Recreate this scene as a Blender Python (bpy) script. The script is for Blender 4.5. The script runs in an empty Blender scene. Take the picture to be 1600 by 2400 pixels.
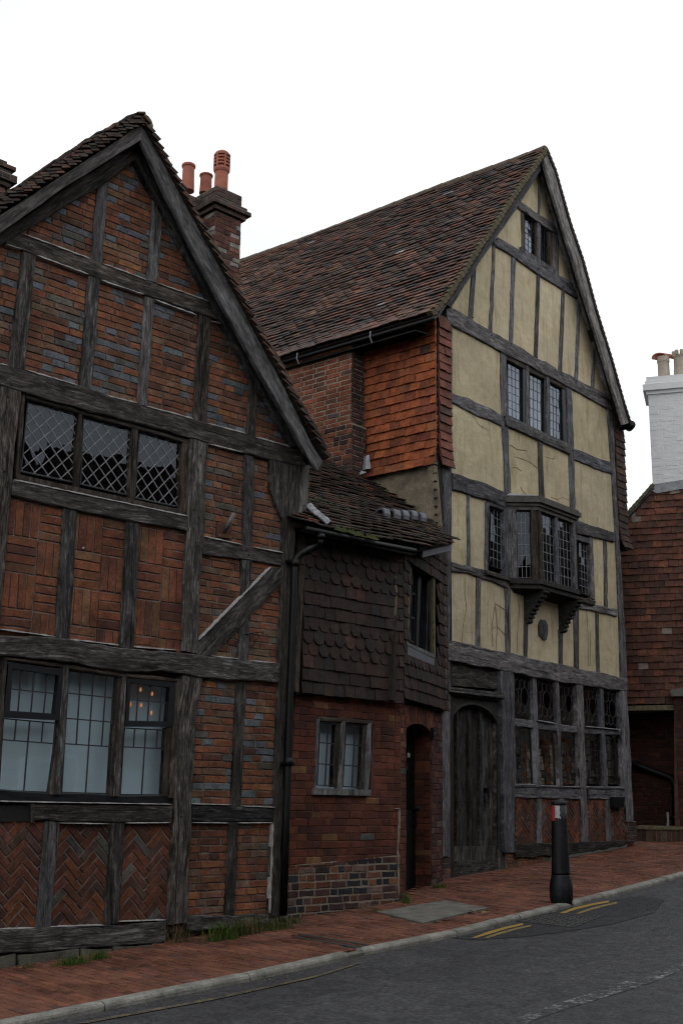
import bpy, math, random
import numpy as np
from mathutils import Matrix, Vector

# ---------------------------------------------------------------- camera, sky, sun, exposure
SC = bpy.context.scene
COL = SC.collection
F_PX, CX, CY = 2800.0, 800.0, 1200.0            # camera measured in photo pixels (1600 x 2400)
PITCH, ROLL, CAMZ = math.atan(680 / F_PX), math.radians(0.75), 1.5
EXPOSURE = 0.4
SKY_WHITE, SKY_STRENGTH = 9.4, 0.1
SUN_STRENGTH, SUN_ANGLE, SUN_EL, SUN_AZ = 0.5, 60, 58, 150

fwd = np.array([0, math.cos(PITCH), math.sin(PITCH)])
_r0 = np.array([1.0, 0, 0]); _u0 = np.cross(_r0, fwd)
rgt = _r0 * math.cos(ROLL) + _u0 * math.sin(ROLL)
upv = np.cross(rgt, fwd)
CAM = np.array([0, 0, CAMZ])
cam_data = bpy.data.cameras.new("camera")
cam = bpy.data.objects.new("camera", cam_data); COL.objects.link(cam)
cam_data.sensor_fit = 'VERTICAL'; cam_data.sensor_height = 36.0; cam_data.sensor_width = 24.0
cam_data.lens = F_PX / 2400.0 * 36.0
cam_data.clip_end = 1000; cam_data.clip_start = 0.05
cam.matrix_world = Matrix(((rgt[0], upv[0], -fwd[0], 0), (rgt[1], upv[1], -fwd[1], 0), (rgt[2], upv[2], -fwd[2], CAMZ), (0, 0, 0, 1)))
SC.camera = cam

world = bpy.data.worlds.new("World"); SC.world = world; world.use_nodes = True
wn = world.node_tree; wn.nodes.clear()
_sky = wn.nodes.new("ShaderNodeTexSky"); _sky.sky_type = 'NISHITA'; _sky.sun_disc = False
_sky.sun_elevation = math.radians(SUN_EL); _sky.sun_rotation = math.radians(SUN_AZ)
_mx = wn.nodes.new("ShaderNodeMix"); _mx.data_type = 'RGBA'; _mx.inputs[0].default_value = 0.95
_mx.inputs[7].default_value = (SKY_WHITE * 0.985, SKY_WHITE * 0.995, SKY_WHITE * 1.01, 1)
_bg = wn.nodes.new("ShaderNodeBackground"); _bg.inputs[1].default_value = SKY_STRENGTH
_wo = wn.nodes.new("ShaderNodeOutputWorld")
_tc = wn.nodes.new("ShaderNodeTexCoord"); _cn = wn.nodes.new("ShaderNodeTexNoise"); _cn.inputs['Scale'].default_value = 2.6; _cn.inputs['Detail'].default_value = 5
_cr = wn.nodes.new("ShaderNodeValToRGB"); _cr.color_ramp.elements[0].position = 0.30; _cr.color_ramp.elements[1].position = 0.64
_cr.color_ramp.elements[0].color = (SKY_WHITE * .70, SKY_WHITE * .73, SKY_WHITE * .765, 1); _cr.color_ramp.elements[1].color = (SKY_WHITE, SKY_WHITE, SKY_WHITE, 1)
wn.links.new(_tc.outputs['Generated'], _cn.inputs['Vector']); wn.links.new(_cn.outputs[0], _cr.inputs[0]); wn.links.new(_cr.outputs[0], _mx.inputs[7])
wn.links.new(_sky.outputs[0], _mx.inputs[6]); wn.links.new(_mx.outputs[2], _bg.inputs[0]); wn.links.new(_bg.outputs[0], _wo.inputs[0])
sun_d = bpy.data.lights.new("sun", 'SUN'); sun_d.energy = SUN_STRENGTH; sun_d.angle = math.radians(SUN_ANGLE); sun_d.color = (1, 0.97, 0.93)
sun = bpy.data.objects.new("sun", sun_d); COL.objects.link(sun)
_sd = Vector((math.sin(math.radians(SUN_AZ)) * math.cos(math.radians(SUN_EL)), math.cos(math.radians(SUN_AZ)) * math.cos(math.radians(SUN_EL)), math.sin(math.radians(SUN_EL))))
sun.rotation_euler = _sd.to_track_quat('Z', 'Y').to_euler(); sun.location = (0, -10, 30)
SC.view_settings.view_transform = 'Standard'; SC.view_settings.look = 'None'
SC.view_settings.exposure = EXPOSURE; SC.view_settings.gamma = 1; SC.view_settings.use_curve_mapping = False
SC.render.engine = 'CYCLES'
SC.cycles.filter_width = 1.15; SC.cycles.max_bounces = 6; SC.cycles.transparent_max_bounces = 12

R = random.Random(7)
def ru(a, b): return R.uniform(a, b)

# ---------------------------------------------------------------- geometry helpers
def ray(x, y): return fwd + rgt * (x - CX) / F_PX - upv * (y - CY) / F_PX
def proj(P):
    d = np.asarray(P) - CAM; z = d @ fwd
    return (CX + F_PX * (d @ rgt) / z, CY - F_PX * (d @ upv) / z)
def hdir(x, y):
    d = ray(x, y).copy(); d[2] = 0; return d / np.linalg.norm(d)
def unit(v): return v / np.linalg.norm(v)
ZUP = np.array([0, 0, 1.0])
class Frame:
    """a vertical wall plane: u along the wall, v up, d out of the wall"""
    def __init__(s, O, u):
        s.O = np.array([O[0], O[1], 0.0]); s.u = u; s.n = np.array([u[1], -u[0], 0.0])
    def at(s, x, y, off=0.0):
        d = ray(x, y); O = s.O + s.n * off
        return CAM + d * (((O - CAM) @ s.n) / (d @ s.n))
    def uv(s, x, y, off=0.0):
        P = s.at(x, y, off); return np.array([(P - s.O) @ s.u, P[2]])
    def loc(s, P): return np.array([(P - s.O) @ s.u, P[2], (P - s.O) @ s.n])
    def pt(s, u, v, d=0.0): return s.O + s.u * u + s.n * d + ZUP * v
    def basis(s): return np.stack([s.u, ZUP, s.n], 1)
def plane_at(x, y, P, n):
    d = ray(x, y); return CAM + d * (((P - CAM) @ n) / (d @ n))

ORG = {}; LAST = [None]
def link(name, me, parent, origin):
    ob = bpy.data.objects.new(name, me); COL.objects.link(ob)
    origin = np.asarray(origin, float)
    if parent is not None:
        ob.parent = parent; ob.location = origin - ORG[parent.name]
    else:
        ob.location = origin
    ORG[ob.name] = origin
    return ob
def thing(name, label, cat, loc, group=None):
    ob = link(name, None, None, loc); ob.empty_display_size = 0.2
    ob['label'] = label; ob['category'] = cat
    if group: ob['group'] = group
    return ob
def tag(ob, label=None, cat=None, group=None, kind=None):
    if label: ob['label'] = label
    if cat: ob['category'] = cat
    if group: ob['group'] = group
    if kind: ob['kind'] = kind
    return ob
def mesh(name, V, Fc, mat, parent=None, uv=None, col=None, smooth=False, origin=None):
    V = np.asarray(V, float)
    if origin is None:
        origin = (V.min(0) + V.max(0)) / 2
        if parent is None: origin[2] = V[:, 2].min()
    me = bpy.data.meshes.new(name)
    me.from_pydata((V - origin).tolist(), [], [tuple(int(i) for i in f) for f in Fc])
    if mat is not None: me.materials.append(mat)
    if uv is not None:
        l = me.uv_layers.new(name='UVMap'); idx = np.zeros(len(me.loops), np.int32); me.loops.foreach_get('vertex_index', idx)
        l.data.foreach_set('uv', np.asarray(uv, float)[idx].ravel())
    if col is not None:
        a = me.color_attributes.new('Col', 'FLOAT_COLOR', 'POINT')
        c = np.ones((len(V), 4)); c[:, :3] = col; a.data.foreach_set('color', c.ravel())
    if smooth: me.polygons.foreach_set('use_smooth', [True] * len(me.polygons))
    me.update()
    LAST[0] = link(name, me, parent, origin); return LAST[0]

class MB:
    """collects simple solids into one mesh"""
    def __init__(s): s.V = []; s.F = []; s.n = 0
    def add(s, V, Fc):
        s.V += [np.asarray(v, float) for v in V]; s.F += [tuple(i + s.n for i in f) for f in Fc]; s.n += len(V)
    def prism(s, P, Q):
        """two matching polygon rings"""
        n = len(P); Fc = [tuple(range(n)), tuple(range(2 * n - 1, n - 1, -1))]
        Fc += [(i, i + n, (i + 1) % n + n, (i + 1) % n) for i in range(n)]
        s.add(list(P) + list(Q), Fc)
    def fprism(s, fr, uvs, d0, d1):
        s.prism([fr.pt(u, v, d1) for u, v in uvs], [fr.pt(u, v, d0) for u, v in uvs])
    def box(s, C, ex, ey, ez):
        C = np.asarray(C, float); ex, ey, ez = map(np.asarray, (ex, ey, ez))
        V = [C + a * ex + b * ey + c * ez for c in (-1, 1) for a, b in ((-1, -1), (1, -1), (1, 1), (-1, 1))]
        s.add(V, [(3, 2, 1, 0), (4, 5, 6, 7), (0, 1, 5, 4), (1, 2, 6, 5), (2, 3, 7, 6), (3, 0, 4, 7)])
    def tube(s, pts, r, seg=10):
        pts = [np.asarray(p, float) for p in pts]; n = len(pts); V = []; ref = None
        for i, p in enumerate(pts):
            t = unit(pts[min(i + 1, n - 1)] - pts[max(i - 1, 0)])
            if ref is None: ref = unit(np.cross(t, ZUP if abs(t[2]) < .9 else np.array([1., 0, 0])))
            a = unit(ref - t * (ref @ t)); b = np.cross(t, a); ref = a
            rr = r[i] if hasattr(r, '__len__') else r
            V += [p + rr * (a * math.cos(k * 2 * math.pi / seg) + b * math.sin(k * 2 * math.pi / seg)) for k in range(seg)]
        Fc = [(i * seg + k, i * seg + (k + 1) % seg, (i + 1) * seg + (k + 1) % seg, (i + 1) * seg + k) for i in range(n - 1) for k in range(seg)]
        Fc += [tuple(range(seg - 1, -1, -1)), tuple((n - 1) * seg + k for k in range(seg))]
        s.add(V, Fc)
    def lathe(s, O, prof, seg=20, ax=None):
        O = np.asarray(O, float); V = []; a = np.array([1., 0, 0]); b = np.array([0, 1., 0])
        for r, z in prof: V += [O + ZUP * z + r * (a * math.cos(k * 2 * math.pi / seg) + b * math.sin(k * 2 * math.pi / seg)) for k in range(seg)]
        n = len(prof)
        Fc = [(i * seg + k, i * seg + (k + 1) % seg, (i + 1) * seg + (k + 1) % seg, (i + 1) * seg + k) for i in range(n - 1) for k in range(seg)]
        Fc += [tuple(range(seg - 1, -1, -1)), tuple((n - 1) * seg + k for k in range(seg))]
        s.add(V, Fc)
    def build(s, name, mat, parent=None, smooth=False, **k):
        return mesh(name, s.V, s.F, mat, parent, smooth=smooth, **k)

def clip(poly, p, nrm):
    """keep the part of a convex polygon where (x-p).nrm >= 0"""
    out = []; n = len(poly)
    for i in range(n):
        a, b = poly[i], poly[(i + 1) % n]; da, db = (a - p) @ nrm, (b - p) @ nrm
        if da >= 0: out.append(a)
        if (da >= 0) != (db >= 0): out.append(a + (b - a) * (da / (da - db)))
    return out
def area(poly):
    x = np.array([p[0] for p in poly]); y = np.array([p[1] for p in poly])
    return 0.5 * float(x @ np.roll(y, -1) - y @ np.roll(x, -1))
def clip_to(poly, region):
    poly = [np.asarray(p, float) for p in poly]; n = len(region)
    sgn = 1 if area(region) > 0 else -1
    for i in range(n):
        a, b = np.asarray(region[i]), np.asarray(region[(i + 1) % n]); e = b - a
        poly = clip(poly, a, sgn * np.array([-e[1], e[0]]))
        if len(poly) < 3: return []
    return poly
def inside(poly, p):
    x, y = p; c = False; n = len(poly)
    for i in range(n):
        (x1, y1), (x2, y2) = poly[i], poly[i - 1]
        if (y1 > y) != (y2 > y) and x < (x2 - x1) * (y - y1) / (y2 - y1) + x1: c = not c
    return c
def lx(l1, l2):
    (x1, y1), (x2, y2) = l1; (x3, y3), (x4, y4) = l2
    d = (x1 - x2) * (y3 - y4) - (y1 - y2) * (x3 - x4)
    a = x1 * y2 - y1 * x2; b = x3 * y4 - y3 * x4
    return ((a * (x3 - x4) - (x1 - x2) * b) / d, (a * (y3 - y4) - (y1 - y2) * b) / d)
def cell(*lines):
    n = len(lines); return [lx(lines[i], lines[(i + 1) % n]) for i in range(n)]
def resample(pts, n):
    pts = np.asarray(pts, float); s = np.r_[0, np.cumsum(np.linalg.norm(np.diff(pts, axis=0), axis=1))]
    t = np.linspace(0, s[-1], n); return np.stack([np.interp(t, s, pts[:, k]) for k in range(pts.shape[1])], 1)

# ---------------------------------------------------------------- materials
def new_mat(name, rough=0.85, spec=0.3):
    m = bpy.data.materials.new(name); m.use_nodes = True; nt = m.node_tree
    b = nt.nodes['Principled BSDF']; b.inputs['Roughness'].default_value = rough; b.inputs['Specular IOR Level'].default_value = spec
    return m, nt, b
class NT:
    def __init__(s, nt): s.nt = nt
    def n(s, t, **kw):
        o = s.nt.nodes.new(t)
        for k, v in kw.items(): setattr(o, k, v)
        return o
    def l(s, a, b): s.nt.links.new(a, b)
    def pos(s): return s.n('ShaderNodeNewGeometry').outputs['Position']
    def uv(s): return s.n('ShaderNodeUVMap', uv_map='UVMap').outputs[0]
    def map(s, vec, scale):
        o = s.n('ShaderNodeMapping'); s.l(vec, o.inputs[0]); o.inputs['Scale'].default_value = scale; return o.outputs[0]
    def noise(s, vec, scale, detail=4, rough=0.6, dist=0.0):
        o = s.n('ShaderNodeTexNoise'); s.l(vec, o.inputs['Vector']); o.inputs['Scale'].default_value = scale
        o.inputs['Detail'].default_value = detail; o.inputs['Roughness'].default_value = rough; o.inputs['Distortion'].default_value = dist
        return o.outputs[0]
    def ramp(s, f, stops):
        o = s.n('ShaderNodeValToRGB'); s.l(f, o.inputs[0]); e = o.color_ramp.elements
        while len(e) < len(stops): e.new(0.5)
        for k, (p, c) in zip(e, stops):
            k.position = p; k.color = (*c, 1) if hasattr(c, '__len__') else (c, c, c, 1)
        return o.outputs[0]
    def mix(s, f, a, b, mode='MIX'):
        o = s.n('ShaderNodeMix', data_type='RGBA', blend_type=mode)
        for i, v in ((0, f), (6, a), (7, b)):
            if hasattr(v, 'links') or hasattr(v, 'is_linked'): s.l(v, o.inputs[i])
            elif i == 0: o.inputs[0].default_value = v
            else: o.inputs[i].default_value = (*v, 1) if hasattr(v, '__len__') else (v, v, v, 1)
        return o.outputs[2]
    def bump(s, h, bsdf, strength=0.4, dist=0.01, prev=None):
        o = s.n('ShaderNodeBump'); o.inputs['Strength'].default_value = strength; o.inputs['Distance'].default_value = dist
        s.l(h, o.inputs['Height'])
        if prev: s.l(prev, o.inputs['Normal'])
        s.l(o.outputs[0], bsdf.inputs['Normal']); return o.outputs[0]
def wood(name, dark, mid, light, bs=0.8, patch=0.6, rough=0.85):
    m, nt, b = new_mat(name, rough, 0.2); t = NT(nt); uv = t.uv()
    g = t.noise(t.map(uv, (4, 34, 1)), 1.0, 8, 0.70, 1.6)
    f = t.noise(t.map(uv, (16, 260, 1)), 1.0, 4, 0.7)
    p = t.noise(t.map(uv, (2.6, 9, 1)), 1.0, 8, 0.72, 0.8)
    q = t.noise(t.map(uv, (7, 13, 1)), 1.0, 6, 0.72, .8)
    k = t.ramp(t.noise(t.map(uv, (1.1, 26, 1)), 1.0, 6, 0.7, 1.0), [(0.37, 0.0), (0.43, 1.0)])
    c = t.ramp(g, [(0.30, dark), (0.5, mid), (0.72, light)])
    c = t.mix(0.9, c, t.ramp(f, [(0.3, 0.72), (0.7, 1.25)]), 'MULTIPLY')
    c = t.mix(1.0, c, t.ramp(p, [(0.34, 1 - patch), (0.66, 1 + patch * 1.1)]), 'MULTIPLY')
    c = t.mix(0.8, c, t.ramp(q, [(0.34, 0.5), (0.66, 1.4)]), 'MULTIPLY')
    c = t.mix(0.9, c, t.mix(1.0, k, (0.16, 0.15, 0.15), 'ADD'), 'MULTIPLY')
    c = t.mix(1.0, c, t.n('ShaderNodeObjectInfo').outputs['Color'], 'MULTIPLY')
    t.l(c, b.inputs['Base Color'])
    h = t.mix(0.4, t.mix(0.6, g, k, 'MULTIPLY'), f)
    t.bump(h, b, bs, 0.015)
    return m
def piece_mat(name, src, rough=0.88, mott=0.5, fine=45, grime=0.45, bs=0.35, wet=None):
    """brick / tile clay: colour of the piece times mottling, from the object colour or a stored colour"""
    m, nt, b = new_mat(name, rough, 0.3); t = NT(nt); P = t.pos()
    c = t.n('ShaderNodeObjectInfo').outputs['Color'] if src == 'obj' else t.n('ShaderNodeVertexColor', layer_name='Col').outputs[0]
    n1 = t.noise(P, fine, 5, 0.65); n2 = t.noise(P, 2.3, 5, 0.6); n3 = t.noise(P, 11, 4, 0.6)
    c = t.mix(1.0, c, t.ramp(n1, [(0.25, 1 - mott), (0.75, 1 + mott)]), 'MULTIPLY')
    c = t.mix(1.0, c, t.ramp(n3, [(0.3, 1 - mott * .7), (0.7, 1 + mott * .6)]), 'MULTIPLY')
    c = t.mix(1.0, c, t.ramp(n2, [(0.35, 1 - grime), (0.65, 1.08)]), 'MULTIPLY')
    t.l(c, b.inputs['Base Color'])
    if wet: t.l(t.ramp(n2, [(0.35, wet), (0.65, rough)]), b.inputs['Roughness'])
    t.bump(n1, b, bs, 0.006)
    return m
def plain(name, col, var=0.3, scale=8, rough=0.8, bs=0.2, spec=0.3, metal=0.0, fine=80):
    m, nt, b = new_mat(name, rough, spec); t = NT(nt); P = t.pos(); b.inputs['Metallic'].default_value = metal
    n1 = t.noise(P, scale, 5, 0.65); n2 = t.noise(P, fine, 4, 0.6)
    c = t.mix(1.0, t.ramp(n1, [(0.3, tuple(x * (1 - var) for x in col)), (0.7, tuple(x * (1 + var) for x in col))]), t.ramp(n2, [(0.3, 1 - var * .5), (0.7, 1 + var * .5)]), 'MULTIPLY')
    t.l(c, b.inputs['Base Color']); t.bump(n2, b, bs, 0.006)
    return m
def plaster_mat():
    m, nt, b = new_mat('cream_plaster', 0.9, 0.2); t = NT(nt); P = t.pos()
    big = t.noise(P, 1.1, 5, 0.6); mid = t.noise(P, 6, 8, 0.75); st = t.noise(t.map(P, (9, 9, 1.1)), 1.0, 6, 0.7, 0.8)
    spots = t.noise(P, 2.6, 6, 0.72, 0.8)
    c = t.ramp(mid, [(0.3, (0.475, 0.405, 0.265)), (0.7, (0.64, 0.565, 0.395))])
    c = t.mix(1.0, c, t.ramp(big, [(0.3, (0.80, 0.80, 0.80)), (0.7, (1.08, 1.07, 1.05))]), 'MULTIPLY')
    c = t.mix(1.0, c, t.ramp(st, [(0.30, (0.72, 0.68, 0.60)), (0.48, (1, 1, 1)), (0.8, (1.05, 1.05, 1.06))]), 'MULTIPLY')
    c = t.mix(t.ramp(spots, [(0.54, 0.0), (0.74, 0.6)]), c, (0.36, 0.26, 0.145))
    gen = t.n('ShaderNodeTexCoord').outputs['Generated']; sep = t.n('ShaderNodeSeparateXYZ'); t.l(gen, sep.inputs[0])
    drip = t.noise(t.map(P, (16, 16, 1.0)), 1.0, 6, 0.75, 0.5); mm = t.n('ShaderNodeMath', operation='MULTIPLY'); t.l(t.ramp(sep.outputs[2], [(0.55, 0.0), (1.0, 1.0)]), mm.inputs[0]); t.l(t.ramp(drip, [(0.50, 0.0), (0.66, 0.55)]), mm.inputs[1])
    c = t.mix(mm.outputs[0], c, (0.27, 0.215, 0.135))
    c = t.mix(1.0, c, t.n('ShaderNodeObjectInfo').outputs['Color'], 'MULTIPLY')
    t.l(c, b.inputs['Base Color'])
    n = t.bump(t.noise(P, 3.5, 6, 0.65), b, 0.7, 0.04); t.bump(t.noise(P, 60, 4, 0.6), b, 0.3, 0.006, n)
    return m
def asphalt_mat(name, lo, hi, patch=0.25, paint=None):
    m, nt, b = new_mat(name, 0.75, 0.35); t = NT(nt); P = t.pos()
    v = t.n('ShaderNodeTexVoronoi'); t.l(P, v.inputs['Vector']); v.inputs['Scale'].default_value = 70
    n1 = t.noise(P, 130, 4, 0.75); n2 = t.noise(P, 0.9, 6, 0.62); n3 = t.noise(P, 6, 6, 0.75); n4 = t.noise(P, 26, 6, 0.8)
    c = t.ramp(n1, [(0.3, lo), (0.7, hi)])
    c = t.mix(1.0, c, t.ramp(n2, [(0.3, 1 - patch), (0.7, 1 + patch)]), 'MULTIPLY')
    c = t.mix(1.0, c, t.ramp(n3, [(0.35, 0.66), (0.65, 1.28)]), 'MULTIPLY')
    c = t.mix(1.0, c, t.ramp(n4, [(0.40, 0.5), (0.60, 1.45)]), 'MULTIPLY')
    c = t.mix(t.ramp(v.outputs['Distance'], [(0.10, 0.6), (0.22, 0.0)]), c, (0.15, 0.145, 0.14))
    if paint:
        col, thr, sc, amt = paint
        w = t.mix(0.5, t.noise(P, sc, 8, 0.8), t.noise(P, sc * 5, 5, 0.8))
        c = t.mix(t.ramp(w, [(thr - .04, 0.0), (thr + .04, amt)]), c, col)
    t.l(c, b.inputs['Base Color'])
    n = t.bump(n4, b, 1.0, 0.02); t.bump(v.outputs['Distance'], b, 0.8, 0.008, n)
    t.l(t.ramp(n2, [(0.3, 0.55), (0.7, 0.85)]), b.inputs['Roughness'])
    return m
def glass_mat(name, ior=1.55, tint=(0.93, 0.95, 0.95), wav=0.02, rough=0.01):
    m = bpy.data.materials.new(name); m.use_nodes = True; nt = m.node_tree; nt.nodes.clear(); t = NT(nt)
    o = t.n('ShaderNodeOutputMaterial'); mx = t.n('ShaderNodeMixShader'); tr = t.n('ShaderNodeBsdfTransparent'); gl = t.n('ShaderNodeBsdfGlossy')
    fr = t.n('ShaderNodeFresnel'); fr.inputs[0].default_value = ior; gl.inputs['Roughness'].default_value = rough
    tr.inputs[0].default_value = (*tint, 1); gl.inputs[0].default_value = (0.78, 0.88, 1, 1)
    bp = t.n('ShaderNodeBump'); bp.inputs['Strength'].default_value = wav; bp.inputs['Distance'].default_value = 0.02
    t.l(t.noise(t.pos(), 7, 1, 0.5), bp.inputs['Height']); t.l(bp.outputs[0], gl.inputs['Normal'])
    bk = t.n('ShaderNodeMath', operation='MULTIPLY'); inv = t.n('ShaderNodeMath', operation='SUBTRACT'); inv.inputs[0].default_value = 1.0
    t.l(t.n('ShaderNodeNewGeometry').outputs['Backfacing'], inv.inputs[1]); t.l(fr.outputs[0], bk.inputs[0]); t.l(inv.outputs[0], bk.inputs[1])
    t.l(bk.outputs[0], mx.inputs[0]); t.l(tr.outputs[0], mx.inputs[1]); t.l(gl.outputs[0], mx.inputs[2]); t.l(mx.outputs[0], o.inputs[0])
    return m
def emit_mat(name, col, s):
    m = bpy.data.materials.new(name); m.use_nodes = True; b = m.node_tree.nodes['Principled BSDF']
    b.inputs['Base Color'].default_value = (*col, 1); b.inputs['Emission Color'].default_value = (*col, 1); b.inputs['Emission Strength'].default_value = s
    return m
M = {}
M['oak'] = wood('dark_oak', (0.014, 0.0125, 0.0115), (0.048, 0.044, 0.041), (0.16, 0.152, 0.147), 0.9, 0.7)
M['oak_pale'] = wood('pale_oak', (0.05, 0.049, 0.048), (0.125, 0.125, 0.126), (0.26, 0.26, 0.265))
M['oak_grey'] = wood('silver_oak', (0.038, 0.037, 0.040), (0.100, 0.098, 0.106), (0.23, 0.23, 0.242), 0.8, 0.45)
M['oak_brown'] = wood('brown_oak', (0.016, 0.013, 0.011), (0.048, 0.040, 0.033), (0.11, 0.094, 0.08), 0.6, 0.5)
M['oak_barge'] = wood('barge_oak', (0.045, 0.042, 0.041), (0.105, 0.10, 0.098), (0.22, 0.213, 0.21), 0.6, 0.5)
M['oak_door'] = wood('door_oak', (0.016, 0.0155, 0.015), (0.046, 0.045, 0.044), (0.105, 0.104, 0.103), 0.6, 0.55)
M['paint_dark'] = plain('black_paint', (0.012, 0.013, 0.016), 0.3, 6, 0.45, 0.1, 0.4)
M['iron'] = plain('black_iron', (0.008, 0.0085, 0.0095), 0.4, 12, 0.5, 0.15, 0.28)
M['lead'] = plain('lead_came', (0.20, 0.205, 0.215), 0.3, 20, 0.55, 0.1, 0.5)
M['lead_mid'] = plain('dull_came', (0.075, 0.075, 0.08), 0.3, 20, 0.6, 0.1, 0.4)
M['lead_dark'] = plain('dark_came', (0.035, 0.035, 0.042), 0.3, 20, 0.5, 0.1, 0.5)
M['flash'] = plain('lead_sheet', (0.33, 0.34, 0.36), 0.35, 9, 0.55, 0.3, 0.4)
M['slate'] = plain('grey_slate', (0.13, 0.14, 0.165), 0.25, 14, 0.5, 0.2, 0.5)
M['fillet'] = plain('lime_fillet', (0.42, 0.41, 0.40), 0.35, 18, 0.9, 0.5)
M['mortar'] = plain('lime_mortar', (0.20, 0.17, 0.145), 0.35, 9, 0.95, 0.6)
M['mortar_dark'] = plain('dirty_mortar', (0.155, 0.128, 0.106), 0.4, 7, 0.95, 0.6)
M['mortar_cream'] = plain('cream_mortar', (0.36, 0.30, 0.235), 0.25, 12, 0.95, 0.5)
M['dim_curtain'] = plain('dim_curtain', (0.11, 0.10, 0.095), 0.4, 6, 0.95, 0.1)  # added backdrop panel that keeps the ground-floor panes from going black
M['mortar_pale'] = plain('new_mortar', (0.27, 0.225, 0.18), 0.25, 12, 0.95, 0.6)
M['mortar_red'] = plain('red_wash_mortar', (0.11, 0.05, 0.035), 0.4, 6, 0.9, 0.5)
M['lichen'] = plain('lichen_mortar', (0.16, 0.14, 0.085), 0.5, 14, 0.95, 0.8)
M['plaster'] = plaster_mat()
M['render'] = plain('grey_render', (0.24, 0.20, 0.145), 0.45, 5, 0.95, 0.9, 0.2, 0, 45)
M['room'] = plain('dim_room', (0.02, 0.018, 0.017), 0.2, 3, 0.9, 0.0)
M['blind'] = plain('white_blind', (0.66, 0.80, 0.88), 0.04, 3, 0.9, 0.0)
M['curtain'] = plain('pale_curtain', (0.42, 0.44, 0.48), 0.15, 5, 0.9, 0.1)
M['glass'] = glass_mat('old_glass')
M['glass_far'] = glass_mat('pale_old_glass', 2.1, (0.9, 0.93, 0.96), 0.03)
M['glass_green'] = glass_mat('green_old_glass', 2.1, (0.5, 0.85, 0.68), 0.03)
M['glass_low'] = glass_mat('dusty_glass', 1.45, (0.9, 0.9, 0.88), 0.02, 0.05)
M['glass_olive'] = glass_mat('olive_glass', 1.45, (0.25, 0.22, 0.03), 0.02)
M['glass_red'] = glass_mat('brown_glass', 1.45, (0.3, 0.09, 0.05), 0.02)
M['asphalt'] = asphalt_mat('asphalt', (0.038, 0.038, 0.042), (0.094, 0.093, 0.099))
M['asphalt_new'] = asphalt_mat('new_asphalt', (0.022, 0.022, 0.025), (0.05, 0.05, 0.054), 0.15)
M['ground'] = plain('bare_ground', (0.10, 0.085, 0.065), 0.4, 3, 0.95, 0.5)
M['kerb'] = plain('granite_kerb', (0.225, 0.22, 0.195), 0.5, 5, 0.9, 1.0, 0.3, 0, 60)
M['slab'] = plain('concrete_slab', (0.15, 0.145, 0.125), 0.4, 5, 0.9, 0.7, 0.3, 0, 120)
M['cover'] = plain('cast_cover', (0.06, 0.058, 0.058), 0.4, 12, 0.6, 0.6, 0.5)
M['stone'] = plain('plinth_stone', (0.11, 0.105, 0.085), 0.5, 6, 0.9, 0.9)
M['terracotta'] = plain('terracotta', (0.36, 0.13, 0.09), 0.2, 7, 0.8, 0.2)
M['buff'] = plain('buff_pot', (0.46, 0.40, 0.32), 0.15, 7, 0.8, 0.2)
M['white'] = plain('white_wash', (0.84, 0.85, 0.855), 0.05, 6, 0.85, 0.6)
M['stucco_gap'] = plain('shadow_board', (0.02, 0.02, 0.02), 0.2, 6, 0.9, 0.1)  # near-black: shade of recesses and slots as colour; also soffits, pegs, splits
M['red_band'] = plain('red_sticker', (0.45, 0.06, 0.05), 0.25, 25, 0.5, 0.1)
M['white_band'] = plain('white_sticker', (0.48, 0.48, 0.48), 0.2, 25, 0.5, 0.1)
M['bulb'] = emit_mat('warm_bulb', (1.0, 0.36, 0.12), 0.28)
M['crack'] = plain('crack_shadow', (0.28, 0.215, 0.135), 0.2, 20, 0.95, 0.0)  # brown colour of the plaster cracks
M['rust'] = plain('rust', (0.10, 0.045, 0.03), 0.4, 30, 0.9, 0.4)
M['oak_flat'] = plain('shaded_oak', (0.042, 0.039, 0.037), 0.5, 14, 0.85, 0.5, 0.2)  # flat dark oak for solids without grain coordinates
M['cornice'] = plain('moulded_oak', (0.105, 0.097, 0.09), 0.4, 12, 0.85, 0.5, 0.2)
M['ridge'] = plain('old_ridge_tile', (0.095, 0.072, 0.053), 0.5, 9, 0.9, 0.5)
M['verge'] = plain('verge_mortar', (0.115, 0.095, 0.06), 0.5, 14, 0.95, 0.8)
M['white_vc'] = M['white']
M['roof_felt'] = plain('roof_base', (0.03, 0.024, 0.02), 0.3, 6, 0.95, 0.0)
for nm, kw in dict(brick=dict(), brick_wash=dict(mott=0.35, grime=0.5), tile=dict(mott=0.45, fine=30, grime=0.35, rough=0.75, bs=0.25),
                   rooftile=dict(mott=0.55, fine=24, grime=0.4, rough=0.72, bs=0.3), paver=dict(mott=0.28, fine=50, grime=0.4, rough=0.8, wet=0.5),
                   whitebrick=dict(mott=0.12, grime=0.15)).items():
    M[nm] = piece_mat(nm + '_clay', 'obj', **kw); M[nm + '_vc'] = piece_mat(nm + '_clay_far', 'vc', **kw)
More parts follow.
